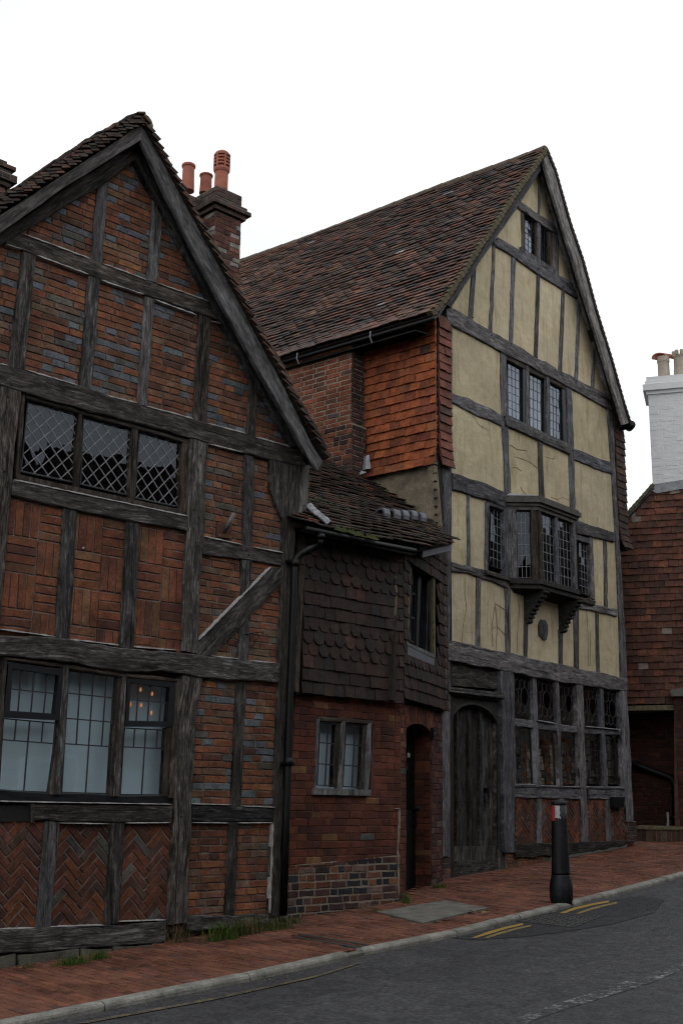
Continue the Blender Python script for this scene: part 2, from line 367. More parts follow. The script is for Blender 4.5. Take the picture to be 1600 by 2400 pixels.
# ---------------------------------------------------------------- pieces (bricks, tiles, pavers)
_VAR = {}
def extrude(poly, h, bev, jit=0.0, rr=None):
    """polygon prism, back at z=0, rounded front at z=h"""
    rr = rr or R; n = len(poly); c = np.mean(poly, 0); V = []; P = [np.asarray(p, float) for p in poly]
    for p in P: V.append((p[0], p[1], 0.0))
    for p in P: V.append((p[0], p[1], h - bev))
    for p in P:
        d = c - p; L = np.linalg.norm(d); q = p + d / L * min(bev * 1.3, L * 0.4)
        V.append((q[0] + rr.uniform(-jit, jit), q[1] + rr.uniform(-jit, jit), h + rr.uniform(-jit, jit)))
    Fc = [tuple(2 * n + i for i in range(n))]
    for k in (0, n): Fc += [(k + i, k + (i + 1) % n, k + n + (i + 1) % n, k + n + i) for i in range(n)]
    return np.array(V), Fc
def brick_var(w, h, k, dep=0.03, bev=0.006):
    key = ('b', round(w, 2), round(h, 3), k)
    if key not in _VAR:
        rr = random.Random(hash(key) & 0xffff); a, b = w / 2, h / 2; j = lambda s: rr.uniform(-s, s)
        poly = [(-a + j(.002), -b + j(.003)), (j(.01), -b + j(.004)), (a + j(.002), -b + j(.003)), (a + j(.002), b + j(.003)), (j(.01), b + j(.004)), (-a + j(.002), b + j(.003))]
        V, Fc = extrude(poly, dep, bev, 0.0015, rr); _VAR[key] = [V, Fc, {}]
    return _VAR[key]
def box_var(key, w, l, th, k):
    """tile: x across, y up the slope, z out"""
    kk = ('t', key, k)
    if kk not in _VAR:
        rr = random.Random(k * 31 + len(key)); j = lambda s: rr.uniform(-s, s); a = w / 2
        poly = [(-a + j(.003), -l / 2 + j(.006)), (a + j(.003), -l / 2 + j(.006)), (a, l / 2), (-a, l / 2)]
        if key.endswith('round'):
            poly = [(a * math.cos(t), -l / 2 + a * 0.95 * (1 + math.sin(t)) - 0.012) for t in np.linspace(math.pi, 2 * math.pi, 8)] + [(a, l / 2), (-a, l / 2)]
        if key.endswith('ogee'):
            poly = [(-a, -l / 2 + .055), (-a * .8, -l / 2 + .03), (-a * .55, -l / 2 + .0), (a * .55, -l / 2), (a * .8, -l / 2 + .03), (a, -l / 2 + .055), (a, l / 2), (-a, l / 2)]
        V, Fc = extrude(poly, th, 0.003, 0.001, rr); _VAR[kk] = [V, Fc, {}]
    return _VAR[kk]
class Pieces:
    def __init__(s): s.L = []
    def add(s, var, Rm, t, col, mat, parent=None):
        s.L.append((var, np.asarray(Rm), np.asarray(t, float), col, mat, parent))
    def emit(s, name, root, limit=300, rest=None, hide=None):
        sc = []
        for i, (var, Rm, t, col, mat, par) in enumerate(s.L):
            x, y = proj(t); dep = (t - CAM) @ fwd
            ext = np.abs(var[0]).max(0)
            e1 = np.array(proj(t + Rm[:, 0] * ext[0])) - (x, y); e2 = np.array(proj(t + Rm[:, 1] * ext[1])) - (x, y)
            a = abs(e1[0] * e2[1] - e1[1] * e2[0])
            if not (-20 < x < 1620 and -20 < y < 2420) or dep < 0: a *= 0.01
            if hide and hide(x, y): a *= 0.02
            sc.append((-a, i))
        sc.sort(); groups = {}
        for rank, (_, i) in enumerate(sc):
            var, Rm, t, col, mat, par = s.L[i]
            if rank < limit:
                me = var[2].get(mat)
                if me is None:
                    me = bpy.data.meshes.new(name); me.from_pydata(var[0].tolist(), [], var[1]); me.materials.append(M[mat]); me.update(); var[2][mat] = me
                p = par or root; ob = bpy.data.objects.new(name, me); COL.objects.link(ob); ob.parent = p
                m4 = np.eye(4); m4[:3, :3] = Rm; m4[:3, 3] = t - ORG[p.name]
                ob.matrix_local = Matrix(m4.tolist()); ob.color = (*col, 1); ORG[ob.name] = t
            else:
                g = groups.setdefault(mat, [[], [], [], 0]); V = var[0] @ Rm.T + t
                g[0].append(V); g[1] += [tuple(q + g[3] for q in f) for f in var[1]]; g[2] += [col] * len(V); g[3] += len(V)
        for mat, (V, Fc, C, _) in groups.items():
            ob = mesh(rest or name, np.concatenate(V), Fc, M[mat + '_vc'], root, col=np.array(C)); ob['kind'] = 'stuff'
def jit_col(c, s=0.125):
    k = 1 + ru(-s, s) * 1.3
    return tuple(max(0.004, x * k * (1 + ru(-s, s) * 0.35)) for x in c)
def pick(pal):
    r = R.random() * sum(w for w, _ in pal)
    for w, c in pal:
        r -= w
        if r <= 0: return jit_col(c)
    return jit_col(pal[-1][1])
OLD_RED = [(5, (0.225, 0.086, 0.046)), (4, (0.18, 0.076, 0.044)), (3, (0.195, 0.098, 0.060)), (2, (0.12, 0.056, 0.040)), (1.5, (0.165, 0.105, 0.072)), (.4, (0.29, 0.12, 0.052)), (0.7, (0.125, 0.108, 0.092))]
OLD_GREY = OLD_RED + [(1.6, (0.135, 0.148, 0.166)), (0.8, (0.105, 0.10, 0.09)), (.5, (0.24, 0.16, 0.10))]
GREY_HEAD = OLD_RED + [(13, (0.15, 0.165, 0.187)), (2, (0.105, 0.105, 0.10))]
WARM = [(5, (0.225, 0.082, 0.042)), (4, (0.185, 0.070, 0.040)), (2, (0.13, 0.052, 0.036)), (2, (0.21, 0.10, 0.054))]
HERR = [(5, (0.145, 0.052, 0.031)), (3, (0.11, 0.045, 0.031)), (2, (0.09, 0.05, 0.04)), (1.2, (0.105, 0.098, 0.085)), (1.6, (0.18, 0.064, 0.029))]

def put_brick(ps, fr, region, cu, cv, w, h, ang, pal, mat, parent, d=0.0, dep=0.014):
    ca, sa = math.cos(ang), math.sin(ang)
    rect = [(cu + x * ca - y * sa, cv + x * sa + y * ca) for x, y in ((-w / 2, -h / 2), (w / 2, -h / 2), (w / 2, h / 2), (-w / 2, h / 2))]
    q = clip_to(rect, region)
    if len(q) < 3: return
    if pal is OLD_GREY and w < .15: pal = GREY_HEAD
    ar = abs(area(q))
    if ar < 0.00035: return
    B = fr.basis(); dd = d - 0.03 + dep * .7 + ru(-.003, .004)
    if ar > w * h * 0.985:
        k = R.randrange(6); var = brick_var(w, h, k); ang2 = ang + ru(-.012, .012)
        Rm = B @ np.array([[math.cos(ang2), -math.sin(ang2), 0], [math.sin(ang2), math.cos(ang2), 0], [0, 0, 1]])
        ps.add(var, Rm, fr.pt(cu, cv, dd), pick(pal), mat, parent)
    else:
        c = np.mean(q, 0); loc = [p - c for p in q]
        if area(loc) < 0: loc = loc[::-1]
        V, Fc = extrude(loc, 0.03, 0.004, 0.001); ps.add([V, Fc, {}], B, fr.pt(c[0], c[1], dd), pick(pal), mat, parent)
def region_uv(fr, px, d=0.0): return [fr.uv(x, y, d) for x, y in px]
def bbox(reg):
    a = np.array(reg); return a[:, 0].min(), a[:, 0].max(), a[:, 1].min(), a[:, 1].max()
def bond(ps, fr, reg, pal, mat='brick', parent=None, course=0.0675, L=0.262, joint=0.010, kind='english', d=0.0, dep=0.014, skew=0.0):
    u0, u1, v0, v1 = bbox(reg); v = v1 - ru(0, .02); k = R.randrange(2)
    while v > v0:
        h = course - joint
        unit_l = (L if R.random() < (.8 if k % 2 == 0 else .3) else L * .47) if kind == 'english' else L
        u = u0 - (L * 0.25 if k % 2 else ru(0, .06) if kind == 'english' else 0) - (L * .5 if kind == 'stretch' and k % 2 else 0)
        while u < u1:
            unit_l = (L if R.random() < (.85 if k % 2 == 0 else .3) else L * .47) if kind == 'english' else L; l = unit_l * (1 + (ru(-.10, .10) if kind == 'english' else 0))
            if kind == 'mixed': l = R.choice((L, L, L * .52, L * .75))
            put_brick(ps, fr, reg, u + l / 2, v - course / 2 + skew * (u - u0), l - joint, h, ru(-.008, .008), pal, mat, parent, d, dep); u += l
        v -= course; k += 1
def herring(ps, fr, reg, pal, mat='brick', parent=None, w=0.068, n=3, joint=0.010, d=0.0, ang=math.pi / 4):
    u0, u1, v0, v1 = bbox(reg); cu, cv = (u0 + u1) / 2, (v0 + v1) / 2; rad = int(math.hypot(u1 - u0, v1 - v0) / 2 / w) + 4
    ca, sa = math.cos(ang), math.sin(ang); L = n * w
    for x in range(-rad - n, rad):
        for y in range(-rad - n, rad):
            t = (x - y) % (2 * n)
            if t == 0: bx, by, a = (x + n / 2) * w, (y + .5) * w, 0
            elif t == 2 * n - 1: bx, by, a = (x + .5) * w, (y + n / 2) * w, math.pi / 2
            else: continue
            put_brick(ps, fr, reg, cu + bx * ca - by * sa, cv + bx * sa + by * ca, L - joint, w - joint, a + ang + ru(-.01, .01), pal, mat, parent, d)
def basket(ps, fr, reg, pal, mat='brick', parent=None, cols=2, per=4, joint=0.010, d=0.0):
    u0, u1, v0, v1 = bbox(reg); s = (u1 - u0) / cols; w = s / per; v = v1; r = 0
    first = s * 0.25
    while v > v0:
        hh = first if r == 0 else s
        for c in range(cols):
            bu = u0 + c * s + s / 2 + ru(-.004, .004)
            if (r + c) % 2 == 1:
                for i in range(per): put_brick(ps, fr, reg, u0 + c * s + (i + .5) * w, v - hh / 2, w - joint, hh - joint, ru(-.012, .012), pal, mat, parent, d)
            else:
                m = max(1, round(hh / w))
                for i in range(m): put_brick(ps, fr, reg, bu, v - (i + .5) * hh / m, s - joint, hh / m - joint, ru(-.012, .012), pal, mat, parent, d)
        v -= hh; r += 1
def panel(fr, px, mat, parent, name='brick_panel', d0=-0.09, d1=0.0, uvreg=None):
    reg = uvreg if uvreg is not None else region_uv(fr, px, d1)
    mb = MB(); mb.fprism(fr, reg, d0, d1); return mb.build(name, M[mat], parent), reg
def fillet(fr, p0, p1, parent, d0=0.0, d1=0.045, w=0.014, mat='fillet', name='mortar_fillet'):
    """ragged lime line along an edge given in photo pixels"""
    a, b = fr.uv(*p0, d1), fr.uv(*p1, d1); n = max(4, int(np.linalg.norm(b - a) / 0.05)); t = unit(b - a); nn = np.array([-t[1], t[0]])
    A, Bq = [], []
    for i in range(n + 1):
        p = a + (b - a) * i / n; k = ru(0.35, 1.0) * (0.2 if i in (0, n) else 1)
        A.append(p + nn * w * k * .6); Bq.append(p - nn * w * k * .4)
    mb = MB()
    for i in range(n):
        dd = d1 + ru(-.004, .004)
        mb.fprism(fr, [A[i], A[i + 1], Bq[i + 1], Bq[i]], d0, dd)
    return mb.build(name, M[mat], parent)

# ---------------------------------------------------------------- timbers
def smooth_noise(n, amp, k=3):
    ph = [(ru(0, 6.28), ru(.3, 1.4) * (i + 1), ru(.4, 1) / (i + 1)) for i in range(k)]
    return np.array([amp * sum(w * math.sin(p + f * i * 0.9) for p, f, w in ph) for i in range(n)])
SPLITS = []
def timber_uv(fr, A, B, d0, d1, name, parent, mat='oak', wob=0.005, ch=0.010, da=None):
    L = max(np.linalg.norm(np.diff(np.asarray(A, float), axis=0), axis=1).sum(), 1e-3)
    n = max(3, min(40, int(L / 0.11) + 2))
    A = resample(A, n); B = resample(B, n); T = unit((A[-1] + B[-1]) - (A[0] + B[0])); S = np.array([-T[1], T[0]])
    if (A[0] - B[0]) @ S < 0: S = -S
    na, nb, nz, nm = (smooth_noise(n, wob) for _ in range(4)); off = (ru(0, 40), ru(0, 40)); V = []; UV = []
    for i in range(n):
        a = A[i] + S * na[i]; b = B[i] + S * nb[i]; w = np.linalg.norm(a - b); s = (b - a) / max(w, 1e-6)
        c = min(ch, w * .25); dd = d1 + nz[i] * 0.5; l = L * i / (n - 1)
        ring = [(a, d0, -ch * 3), (a, dd - c, -c), (a + s * c, dd, c), (a + s * w * .5, dd + nm[i] * .4, w / 2), (b - s * c, dd, w - c), (b, dd - c, w + c), (b, d0, w + ch * 3)]
        for p, d, q in ring: V.append(fr.pt(p[0], p[1], d)); UV.append((l + off[0], q + off[1]))
    if name in ('stud', 'post', 'tie_beam', 'bressumer', 'girt', 'rail', 'collar_beam', 'sole_plate', 'corner_post', 'window_beam', 'barge_board', 'door_post', 'sill_beam'):
        for _ in range(int(L * 2.2) + 1):
            i0 = R.randrange(n); i1 = min(n - 1, i0 + max(1, int(ru(.12, .6) / L * n))); f0 = ru(.2, .8)
            if i1 > i0:
                c0 = A[i0] + (B[i0] - A[i0]) * f0; c1 = A[i1] + (B[i1] - A[i1]) * min(.9, max(.1, f0 + ru(-.06, .06))); m_ = (c0 + c1) / 2 + S * ru(-.008, .008); hw = S * ru(.0018, .0045)
                SPLITS.append((parent.name, [fr.pt(p[0], p[1], d1 + .0085) for p in (c0, m_ + hw, c1, m_ - hw)]))
    flip = np.cross(fr.pt(*A[-1], 0) - fr.pt(*A[0], 0), fr.pt(*B[0], 0) - fr.pt(*A[0], 0)) @ fr.n > 0
    Fc = []
    for i in range(n - 1):
        for k in range(6):
            f = (i * 7 + k, i * 7 + k + 1, (i + 1) * 7 + k + 1, (i + 1) * 7 + k); Fc.append(f if not flip else f[::-1])
    e0 = tuple(range(7)); e1 = tuple((n - 1) * 7 + k for k in range(7))
    Fc += [e0[::-1] if not flip else e0, e1 if not flip else e1[::-1]]
    o = mesh(name, V, Fc, M[mat], parent, uv=UV); k = ru(.62, 1.45); w = ru(-.04, .07); o.color = (k * (1 + w), k, k * (1 - w), 1)
    return o
def timber(fr, A, B, parent, name='stud', mat='oak', d0=-0.06, d1=0.03, **k):
    """a timber from its two long edges, traced as photo pixels on its front plane"""
    timber_uv(fr, [fr.uv(x, y, d1) for x, y in A], [fr.uv(x, y, d1) for x, y in B], d0, d1, name, parent, mat, **k)
    a0, b0, a1, b1 = A[0], B[0], A[-1], B[-1]
    return (((a0[0] + b0[0]) / 2, (a0[1] + b0[1]) / 2), ((a1[0] + b1[0]) / 2, (a1[1] + b1[1]) / 2))
def bar(fr, p0, p1, wpx, parent, name, mat, d0, d1, **k):
    """straight bar between two pixels with a width in pixels"""
    p0, p1 = np.array(p0, float), np.array(p1, float); t = unit(p1 - p0); s = np.array([-t[1], t[0]]) * wpx / 2
    return timber(fr, [p0 + s, p1 + s], [p0 - s, p1 - s], parent, name, mat, d0, d1, **k)
def poly_solid(fr, px, d0, d1, name, parent, mat, hor=False):
    q = [fr.uv(x, y, d1) for x, y in px]; V = [fr.pt(u, v, d1) for u, v in q] + [fr.pt(u, v, d0) for u, v in q]; n = len(q)
    s = 1 if area(q) > 0 else -1
    Fc = [tuple(range(n))[::s], tuple(range(n, 2 * n))[::-s]] + [((i, i + n, (i + 1) % n + n, (i + 1) % n) if s > 0 else ((i + 1) % n, (i + 1) % n + n, i + n, i)) for i in range(n)]
    o = ru(0, 30); ca, sa = (math.cos(hor), math.sin(hor)) if isinstance(hor, float) else ((1, 0) if hor else (0, 1))
    UV = [(p[0] * ca + p[1] * sa + o, -p[0] * sa + p[1] * ca + o) for p in q] * 2
    return mesh(name, V, Fc, M[mat], parent, uv=UV)

# ---------------------------------------------------------------- leaded windows
class PaneStore:
    def __init__(s, root, limit=300): s.root = root; s.limit = limit; s.L = []
    def add(s, V, Fc, mat, parent):
        c = np.mean(V, 0); s.L.append((np.asarray(V), Fc, mat, parent))
    def emit(s):
        def key(t):
            q = [proj(p) for p in t[0][:len(t[0]) // 2]]; return -abs(area(q))
        s.L.sort(key=key); g = {}
        for i, (V, Fc, mat, par) in enumerate(s.L):
            if i < s.limit: mesh('pane', V, Fc, M[mat], par)
            else:
                e = g.setdefault(mat, [[], [], 0]); e[0].append(V); e[1] += [tuple(k + e[2] for k in f) for f in Fc]; e[2] += len(V)
        for mat, (V, Fc, _) in g.items(): mesh('pane', np.concatenate(V), Fc, M[mat], s.root)['kind'] = 'stuff'
def bil(q, s, t): return q[0] * (1 - s) * (1 - t) + q[1] * s * (1 - t) + q[2] * s * t + q[3] * (1 - s) * t
def leaded(fr, quad, store, win, kind='grid', cols=3, rows=6, d=-0.02, came=0.009, cmat='lead', gmat='glass', tilt=0.012, xs=None, ys=None, special=None, frame=None, fmat='paint_dark', fw=0.02, fd=0.02, bars=None):
    """one light: quad in photo pixels TL,TR,BR,BL; panes with their own tilt, lead cames between"""
    q = [fr.uv(x, y, d) for x, y in quad]; polys = []; lines = []
    if kind == 'grid':
        xs = xs or [i / cols for i in range(cols + 1)]; ys = ys or [i / rows for i in range(rows + 1)]
        for j in range(len(ys) - 1):
            for i in range(len(xs) - 1): polys.append([(xs[i], ys[j]), (xs[i + 1], ys[j]), (xs[i + 1], ys[j + 1]), (xs[i], ys[j + 1])])
        lines = [((x, 0), (x, 1)) for x in xs] + [((0, y), (1, y)) for y in ys]
    elif kind == 'bars':
        polys, lines = bars
    else:
        a, b = 1 / cols, 1 / rows; sq = [(0, 0), (1, 0), (1, 1), (0, 1)]
        for i in range(-1, cols * 2 + 2):
            for j in range(-1, int(rows * 2) + 2):
                if (i + j) % 2: continue
                cx, cy = i * a / 2, j * b / 2
                pl = clip_to([(cx - a / 2, cy), (cx, cy - b / 2), (cx + a / 2, cy), (cx, cy + b / 2)], sq)
                if len(pl) > 2 and abs(area(pl)) > .004: polys.append(pl)
        for k in range(-int(rows * 2), cols * 2 + int(rows * 2)):
            for sg in (1, -1):
                p0 = np.array([(k + .5) * a, 0.0]); p1 = p0 + np.array([sg * a * rows, 1.0]); lo, hi = 0.0, 1.0; dx = p1[0] - p0[0]
                t0, t1 = sorted(((0 - p0[0]) / dx, (1 - p0[0]) / dx)); lo, hi = max(lo, t0), min(hi, t1)
                if hi - lo > 0.01: lines.append((p0 + (p1 - p0) * lo, p0 + (p1 - p0) * hi))
        lines += [((0, 0), (1, 0)), ((1, 0), (1, 1)), ((1, 1), (0, 1)), ((0, 1), (0, 0))]
    for idx, pl in enumerate(polys):
        P = [bil(q, s, t) for s, t in pl]; c = np.mean(P, 0); tx, ty = ru(-tilt, tilt), ru(-tilt, tilt)
        P = [p + (c - p) * 0.02 for p in P]
        dd = [d + tx * (p[0] - c[0]) + ty * (p[1] - c[1]) for p in P]
        n = len(P); s_ = 1 if area(P) > 0 else -1
        V = [fr.pt(p[0], p[1], e) for p, e in zip(P, dd)] + [fr.pt(p[0], p[1], e - .003) for p, e in zip(P, dd)]
        Fc = [tuple(range(n))[::s_], tuple(range(n, 2 * n))[::-s_]] + [((i, i + n, (i + 1) % n + n, (i + 1) % n) if s_ > 0 else ((i + 1) % n, (i + 1) % n + n, i + n, i)) for i in range(n)]
        g = gmat
        if special: g = special(idx, np.mean(pl, 0)) or gmat
        store.add(V, Fc, g, win)
    mb = MB()
    for p0, p1 in lines:
        a, b = bil(q, *p0), bil(q, *p1)
        if np.linalg.norm(b - a) < 1e-4: continue
        t = unit(b - a); s_ = np.array([-t[1], t[0]]) * came / 2; z = .004 + ru(0, .001)
        mb.fprism(fr, [a + s_, a - s_, b - s_, b + s_], d - .006, d + z)
    mb.build('lead_came', M[cmat], win)
    if frame:
        mb = MB()
        for i in range(4):
            a, b = q[i], q[(i + 1) % 4]; c = np.mean(q, 0); t = unit(b - a); s_ = np.array([-t[1], t[0]])
            if (a - c) @ s_ < 0: s_ = -s_
            e = .0012 * (i % 2); mb.fprism(fr, [a - t * fw, a + s_ * fw - t * fw, b + s_ * fw + t * fw, b + t * fw], d - .03 - e, d + fd + e)
        mb.build('casement', M[fmat], win)
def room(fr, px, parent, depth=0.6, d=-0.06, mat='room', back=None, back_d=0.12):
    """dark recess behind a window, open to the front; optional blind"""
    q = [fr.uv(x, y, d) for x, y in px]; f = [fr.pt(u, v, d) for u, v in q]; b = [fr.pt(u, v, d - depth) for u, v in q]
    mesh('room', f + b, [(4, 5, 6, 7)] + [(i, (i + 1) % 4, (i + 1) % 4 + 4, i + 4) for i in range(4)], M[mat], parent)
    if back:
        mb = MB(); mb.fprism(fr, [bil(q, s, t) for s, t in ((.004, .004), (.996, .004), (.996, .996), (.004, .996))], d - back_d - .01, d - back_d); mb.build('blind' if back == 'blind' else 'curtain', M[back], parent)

# ---------------------------------------------------------------- tiles
def tile_rows(ps, P00, e, s, n, rows, cols, gauge, width, pal, mat, parent=None, keep=None, length=None, th=0.013, lift=0.022, kind=None, jit=0.004, sag=None, k0=0, tilt_extra=None, start=None):
    """tiles on a plane: P00 lower corner, e along the eave, s up the slope, n out"""
    length = length or gauge * 1.7
    for r in range(rows):
        shape = kind(r) if kind else 'flat'
        odd = r % 2
        for c in range(-1 if odd else 0, cols):
            tw = width / 2 if odd and (c < 0 or c == cols - 1) else width
            x = 0.0 if c < 0 else (c + (0.5 if odd else 0)) * width
            y = r * gauge + length / 2
            P = P00 + e * (x + tw / 2 + (ru(-.006, .006) if c <= 0 else 0)) + s * (y + ru(-jit, jit)) + n * 0
            if sag is not None: P = P + sag(x, y)
            if keep and not keep(P, c, r): continue
            sh = shape
            if sh != 'flat' and (c < 0 or c >= cols - 1 or tw < width): sh = 'flat'
            if sh == 'ogee' or sh == 'round': key = f'{mat}{tw:.3f}{length:.3f}{sh}'
            else: key = f'{mat}{tw:.3f}{length:.3f}flat'
            var = box_var(key, tw - .004, length, th, R.randrange(4))
            a = lift / length * ru(.75, 1.25) + (tilt_extra(r) if tilt_extra else 0); ss = unit(s - n * a); nn = unit(n + s * a); ro = ru(-.012, .012)
            ee = np.cross(ss, nn); ee, ss = unit(ee + ss * ro), unit(ss - ee * ro)
            Rm = np.stack([ee, ss, nn], 1)
            ps.add(var, Rm, P + n * (length / 2 * a + ru(0, .004)), pick(pal(P, r) if callable(pal) else pal), mat, parent)
# ---------------------------------------------------------------- wall planes and ground
_P = CAM + ray(540, 1880) * (11.66 / ray(540, 1880)[1])
L = Frame(_P, hdir(3800, 1935))                                   # left house front
C1 = Frame(L.at(680, 1880, -0.15), hdir(3600, 1925))              # cottage front
C2 = Frame(C1.at(930, 1880), hdir(1850, 1885))                    # cottage splayed side
_e = C2.at(1047, 1880)
Y = Frame(_e - 0.05 * hdir(1850, 1885), hdir(3200, 1893)); Y.O = Y.O - Y.n * 0.05   # cream house front
SDIR = hdir(-2700, 1820)
S = Frame(Y.at(1022, 1000), -SDIR)                                # cream house left side, d points left
def ab(P): P = np.asarray(P); return np.array([(P - L.O) @ L.u, (P - L.O) @ L.n, P[2]])
def G(a, b): return 0.3211 + 0.05548 * a + 5.85e-5 * a * a - 0.02 * b
def gp(a, b, dz=0.0): return L.O + L.u * a + L.n * b + ZUP * (G(a, b) + dz)
def ground_at(x, y, dz=0.0):
    d = ray(x, y); lo, hi = 2.0, 60.0
    for _ in range(50):
        m = (lo + hi) / 2; q = ab(CAM + d * m)
        if q[2] > G(q[0], q[1]) + dz: lo = m
        else: hi = m
    return CAM + d * lo
KERB = np.array([(-40, 2.2), (-8, 1.80), (-3.2, 1.70), (-1.1, 1.65), (0.3, 1.53), (1.4, 1.5), (2.7, 1.32), (4.8, 1.02), (6.9, 0.67), (10, .1), (16, -1.1), (60, -10)])
def kb(a): return float(np.interp(a, KERB[:, 0], KERB[:, 1]))
def sheet(name, fa, fb, na, nb, mat, dz, kind='structure', parent=None):
    """ground-following sheet; fa(s) -> a, fb(s,t) -> b"""
    V = [gp(fa(i / na), fb(fa(i / na), j / nb), dz) for i in range(na + 1) for j in range(nb + 1)]
    Fc = [(i * (nb + 1) + j, i * (nb + 1) + j + 1, (i + 1) * (nb + 1) + j + 1, (i + 1) * (nb + 1) + j) for i in range(na) for j in range(nb)]
    n = np.cross(V[Fc[0][1]] - V[Fc[0][0]], V[Fc[0][2]] - V[Fc[0][0]])
    if n[2] < 0: Fc = [f[::-1] for f in Fc]
    ob = mesh(name, V, Fc, M[mat], parent)
    if kind: ob['kind'] = kind
    return ob
sheet('ground', lambda s: -60 + 200 * s, lambda a, t: -60 + 120 * t, 40, 24, 'ground', -0.25)
sheet('road', lambda s: -40 + 90 * s, lambda a, t: kb(a) + 0.05 + (8.0 - kb(a)) * t, 120, 8, 'asphalt', -0.048)
pav = sheet('pavement', lambda s: -20 + 56 * s, lambda a, t: -3.5 + (kb(a) + 3.45) * t, 90, 10, 'mortar_dark', -0.022)
sheet('far_pavement', lambda s: -40 + 90 * s, lambda a, t: 8.0 + 3.2 * t, 60, 3, 'slab', 0.02)
# kerb stones
kerb = MB(); kerb.box(gp(-3.6, kb(-3.6) + .02, -.2), L.u * .01, L.n * .01, ZUP * .01); kerb = kerb.build('kerb', M['kerb']); kerb['kind'] = 'structure'
a = -12.0
GAP = (-0.02, 0.17)                                                # the drain channel cuts the kerb here
joints = [-12, -9, -6, -4.2, -2.45, -1.15, GAP[0], GAP[1], 1.42, 2.55, 3.6, 4.75, 6.0, 7.2, 8.6, 10, 11.6, 13.4, 16]
for a0, a1 in zip(joints[:-1], joints[1:]):
    if (a0, a1) == GAP: continue
    n = 9; V = []
    w0, w1 = ru(-.01, .01), ru(-.01, .01)
    for i in range(n):
        f = i / (n - 1); aa = a0 + .006 + (a1 - a0 - .012) * f; b0 = kb(aa) + ru(-.004, .004) + w0 + (w1 - w0) * f; z = ru(-.002, .002)
        for bb, zz in ((b0 - .005, -.13), (b0 - .005, .004 + z), (b0 + .035, .006 + z), (b0 + .068, .003 + z), (b0 + .085, -.007 + z), (b0 + .092, -.022), (b0 + .096, -.2)): V.append(gp(aa, bb, zz))
    Fc = [(i * 7 + k, i * 7 + k + 1, (i + 1) * 7 + k + 1, (i + 1) * 7 + k)[::-1] for i in range(n - 1) for k in range(6)]
    Fc += [tuple(range(7)), tuple((n - 1) * 7 + k for k in range(7))[::-1]]
    mesh('kerb_stone', V, Fc, M['kerb'], kerb)
# pavers: courses run from the walls to the kerb
SLABQ = [ab(ground_at(*p))[:2] for p in ((884, 2139), (1042, 2112), (1142, 2130), (990, 2166))]
DRAINQ = [ab(ground_at(*p))[:2] for p in ((690, 2196), (700, 2190), (862, 2216), (848, 2224))]
ps = Pieces(); PV = [(5, (0.195, 0.080, 0.050)), (4, (0.175, 0.073, 0.048)), (2, (0.215, 0.086, 0.050)), (1.2, (0.135, 0.064, 0.048))]
def wall_b(a):
    return float(np.interp(a, [-12, .6, .9, 2.55, 3.7, 4.45, 9.3, 9.31, 30], [.02, .02, -.15, -.20, -.78, -1.17, -1.70, -2.6, -3.6]))
aw, bl = 0.0735, 0.215
for i in range(int((13.5 + 5.6) / aw)):
    a = -5.6 + i * aw; b = wall_b(a) - 0.1 - (bl / 2 if i % 2 else 0)
    skew = 0.10
    while b < kb(a) - .01:
        l = bl + ru(-.004, .004); b1 = min(b + l, kb(a) - .012)
        c = (b + b1) / 2; ac = a + skew * (c - 0) * 0
        if b1 - b > .04 and not inside(SLABQ, (ac, c)) and not inside(DRAINQ, (ac, c)) and c > wall_b(a) - .25:
            t = gp(ac, c); ex = unit(gp(ac + .05, c) - gp(ac - .05, c)); ey = unit(gp(ac, c + .05) - gp(ac, c - .05)); nz = unit(np.cross(ex, ey))
            if nz[2] < 0: nz = -nz
            ex = unit(ex + ey * ru(-.02, .02)); ey = np.cross(nz, ex)
            nz2 = unit(nz + ex * ru(-.02, .02) + ey * ru(-.012, .012)); ex = unit(ex - nz2 * (ex @ nz2)); ey = np.cross(nz2, ex)
            w = b1 - b - .007
            ps.add(brick_var(aw - .006, round(w, 2), R.randrange(4), .03, .004), np.stack([ex, ey, nz2], 1), t - nz * (.030 + ru(-.002, .003)), pick(PV), 'paver', None)
        b += l
ps.emit('paver', pav, 300)
# concrete cover slab in the pavement, drain channel, road markings and patches
V = [gp(a, b, .012) for a, b in SLABQ]; mb = MB(); mb.prism(V, [v - ZUP * .1 for v in V]); o = mb.build('cover_slab', M['slab'], pav)
mb = MB(); V = [gp(a, b, -.012) for a, b in DRAINQ]; mb.prism(V, [v - ZUP * .08 for v in V]); mb.build('drain_channel', M['cover'], pav)
dr = np.array(DRAINQ); 
for k in range(2):
    p0, p1 = (dr[0], dr[3]) if k == 0 else (dr[1], dr[2]); mb = MB()
    A = [gp(*(p0 + (p1 - p0) * f), .008) for f in (0, 1)]; e = unit(A[1] - A[0]); w = np.cross(e, ZUP) * .014
    mb.prism([A[0] - w, A[0] + w, A[1] + w, A[1] - w], [q - ZUP * .06 for q in (A[0] - w, A[0] + w, A[1] + w, A[1] - w)]); mb.build('channel_rim', M['cover'], pav)
def road_patch(name, pxs, mat, dz, dens=0.12, ragged=0.0, label=None):
    q = [ab(ground_at(x, y, -.048))[:2] for x, y in pxs]; pts = []
    for i in range(len(q)):
        A, B_ = np.array(q[i]), np.array(q[(i + 1) % len(q)]); m = max(1, int(np.linalg.norm(B_ - A) / dens))
        for k in range(m): pts.append(A + (B_ - A) * k / m + (np.array([ru(-ragged, ragged), ru(-ragged, ragged)]) if ragged else 0))
    V = [gp(p[0], p[1], -.048 + dz) for p in pts]; n = np.zeros(3)
    for i in range(len(V)): n += np.cross(V[i], V[(i + 1) % len(V)])
    ob = mesh(name, V, [tuple(range(len(V)))[::1 if n[2] > 0 else -1]], M[mat]); ob['kind'] = 'structure'; return ob
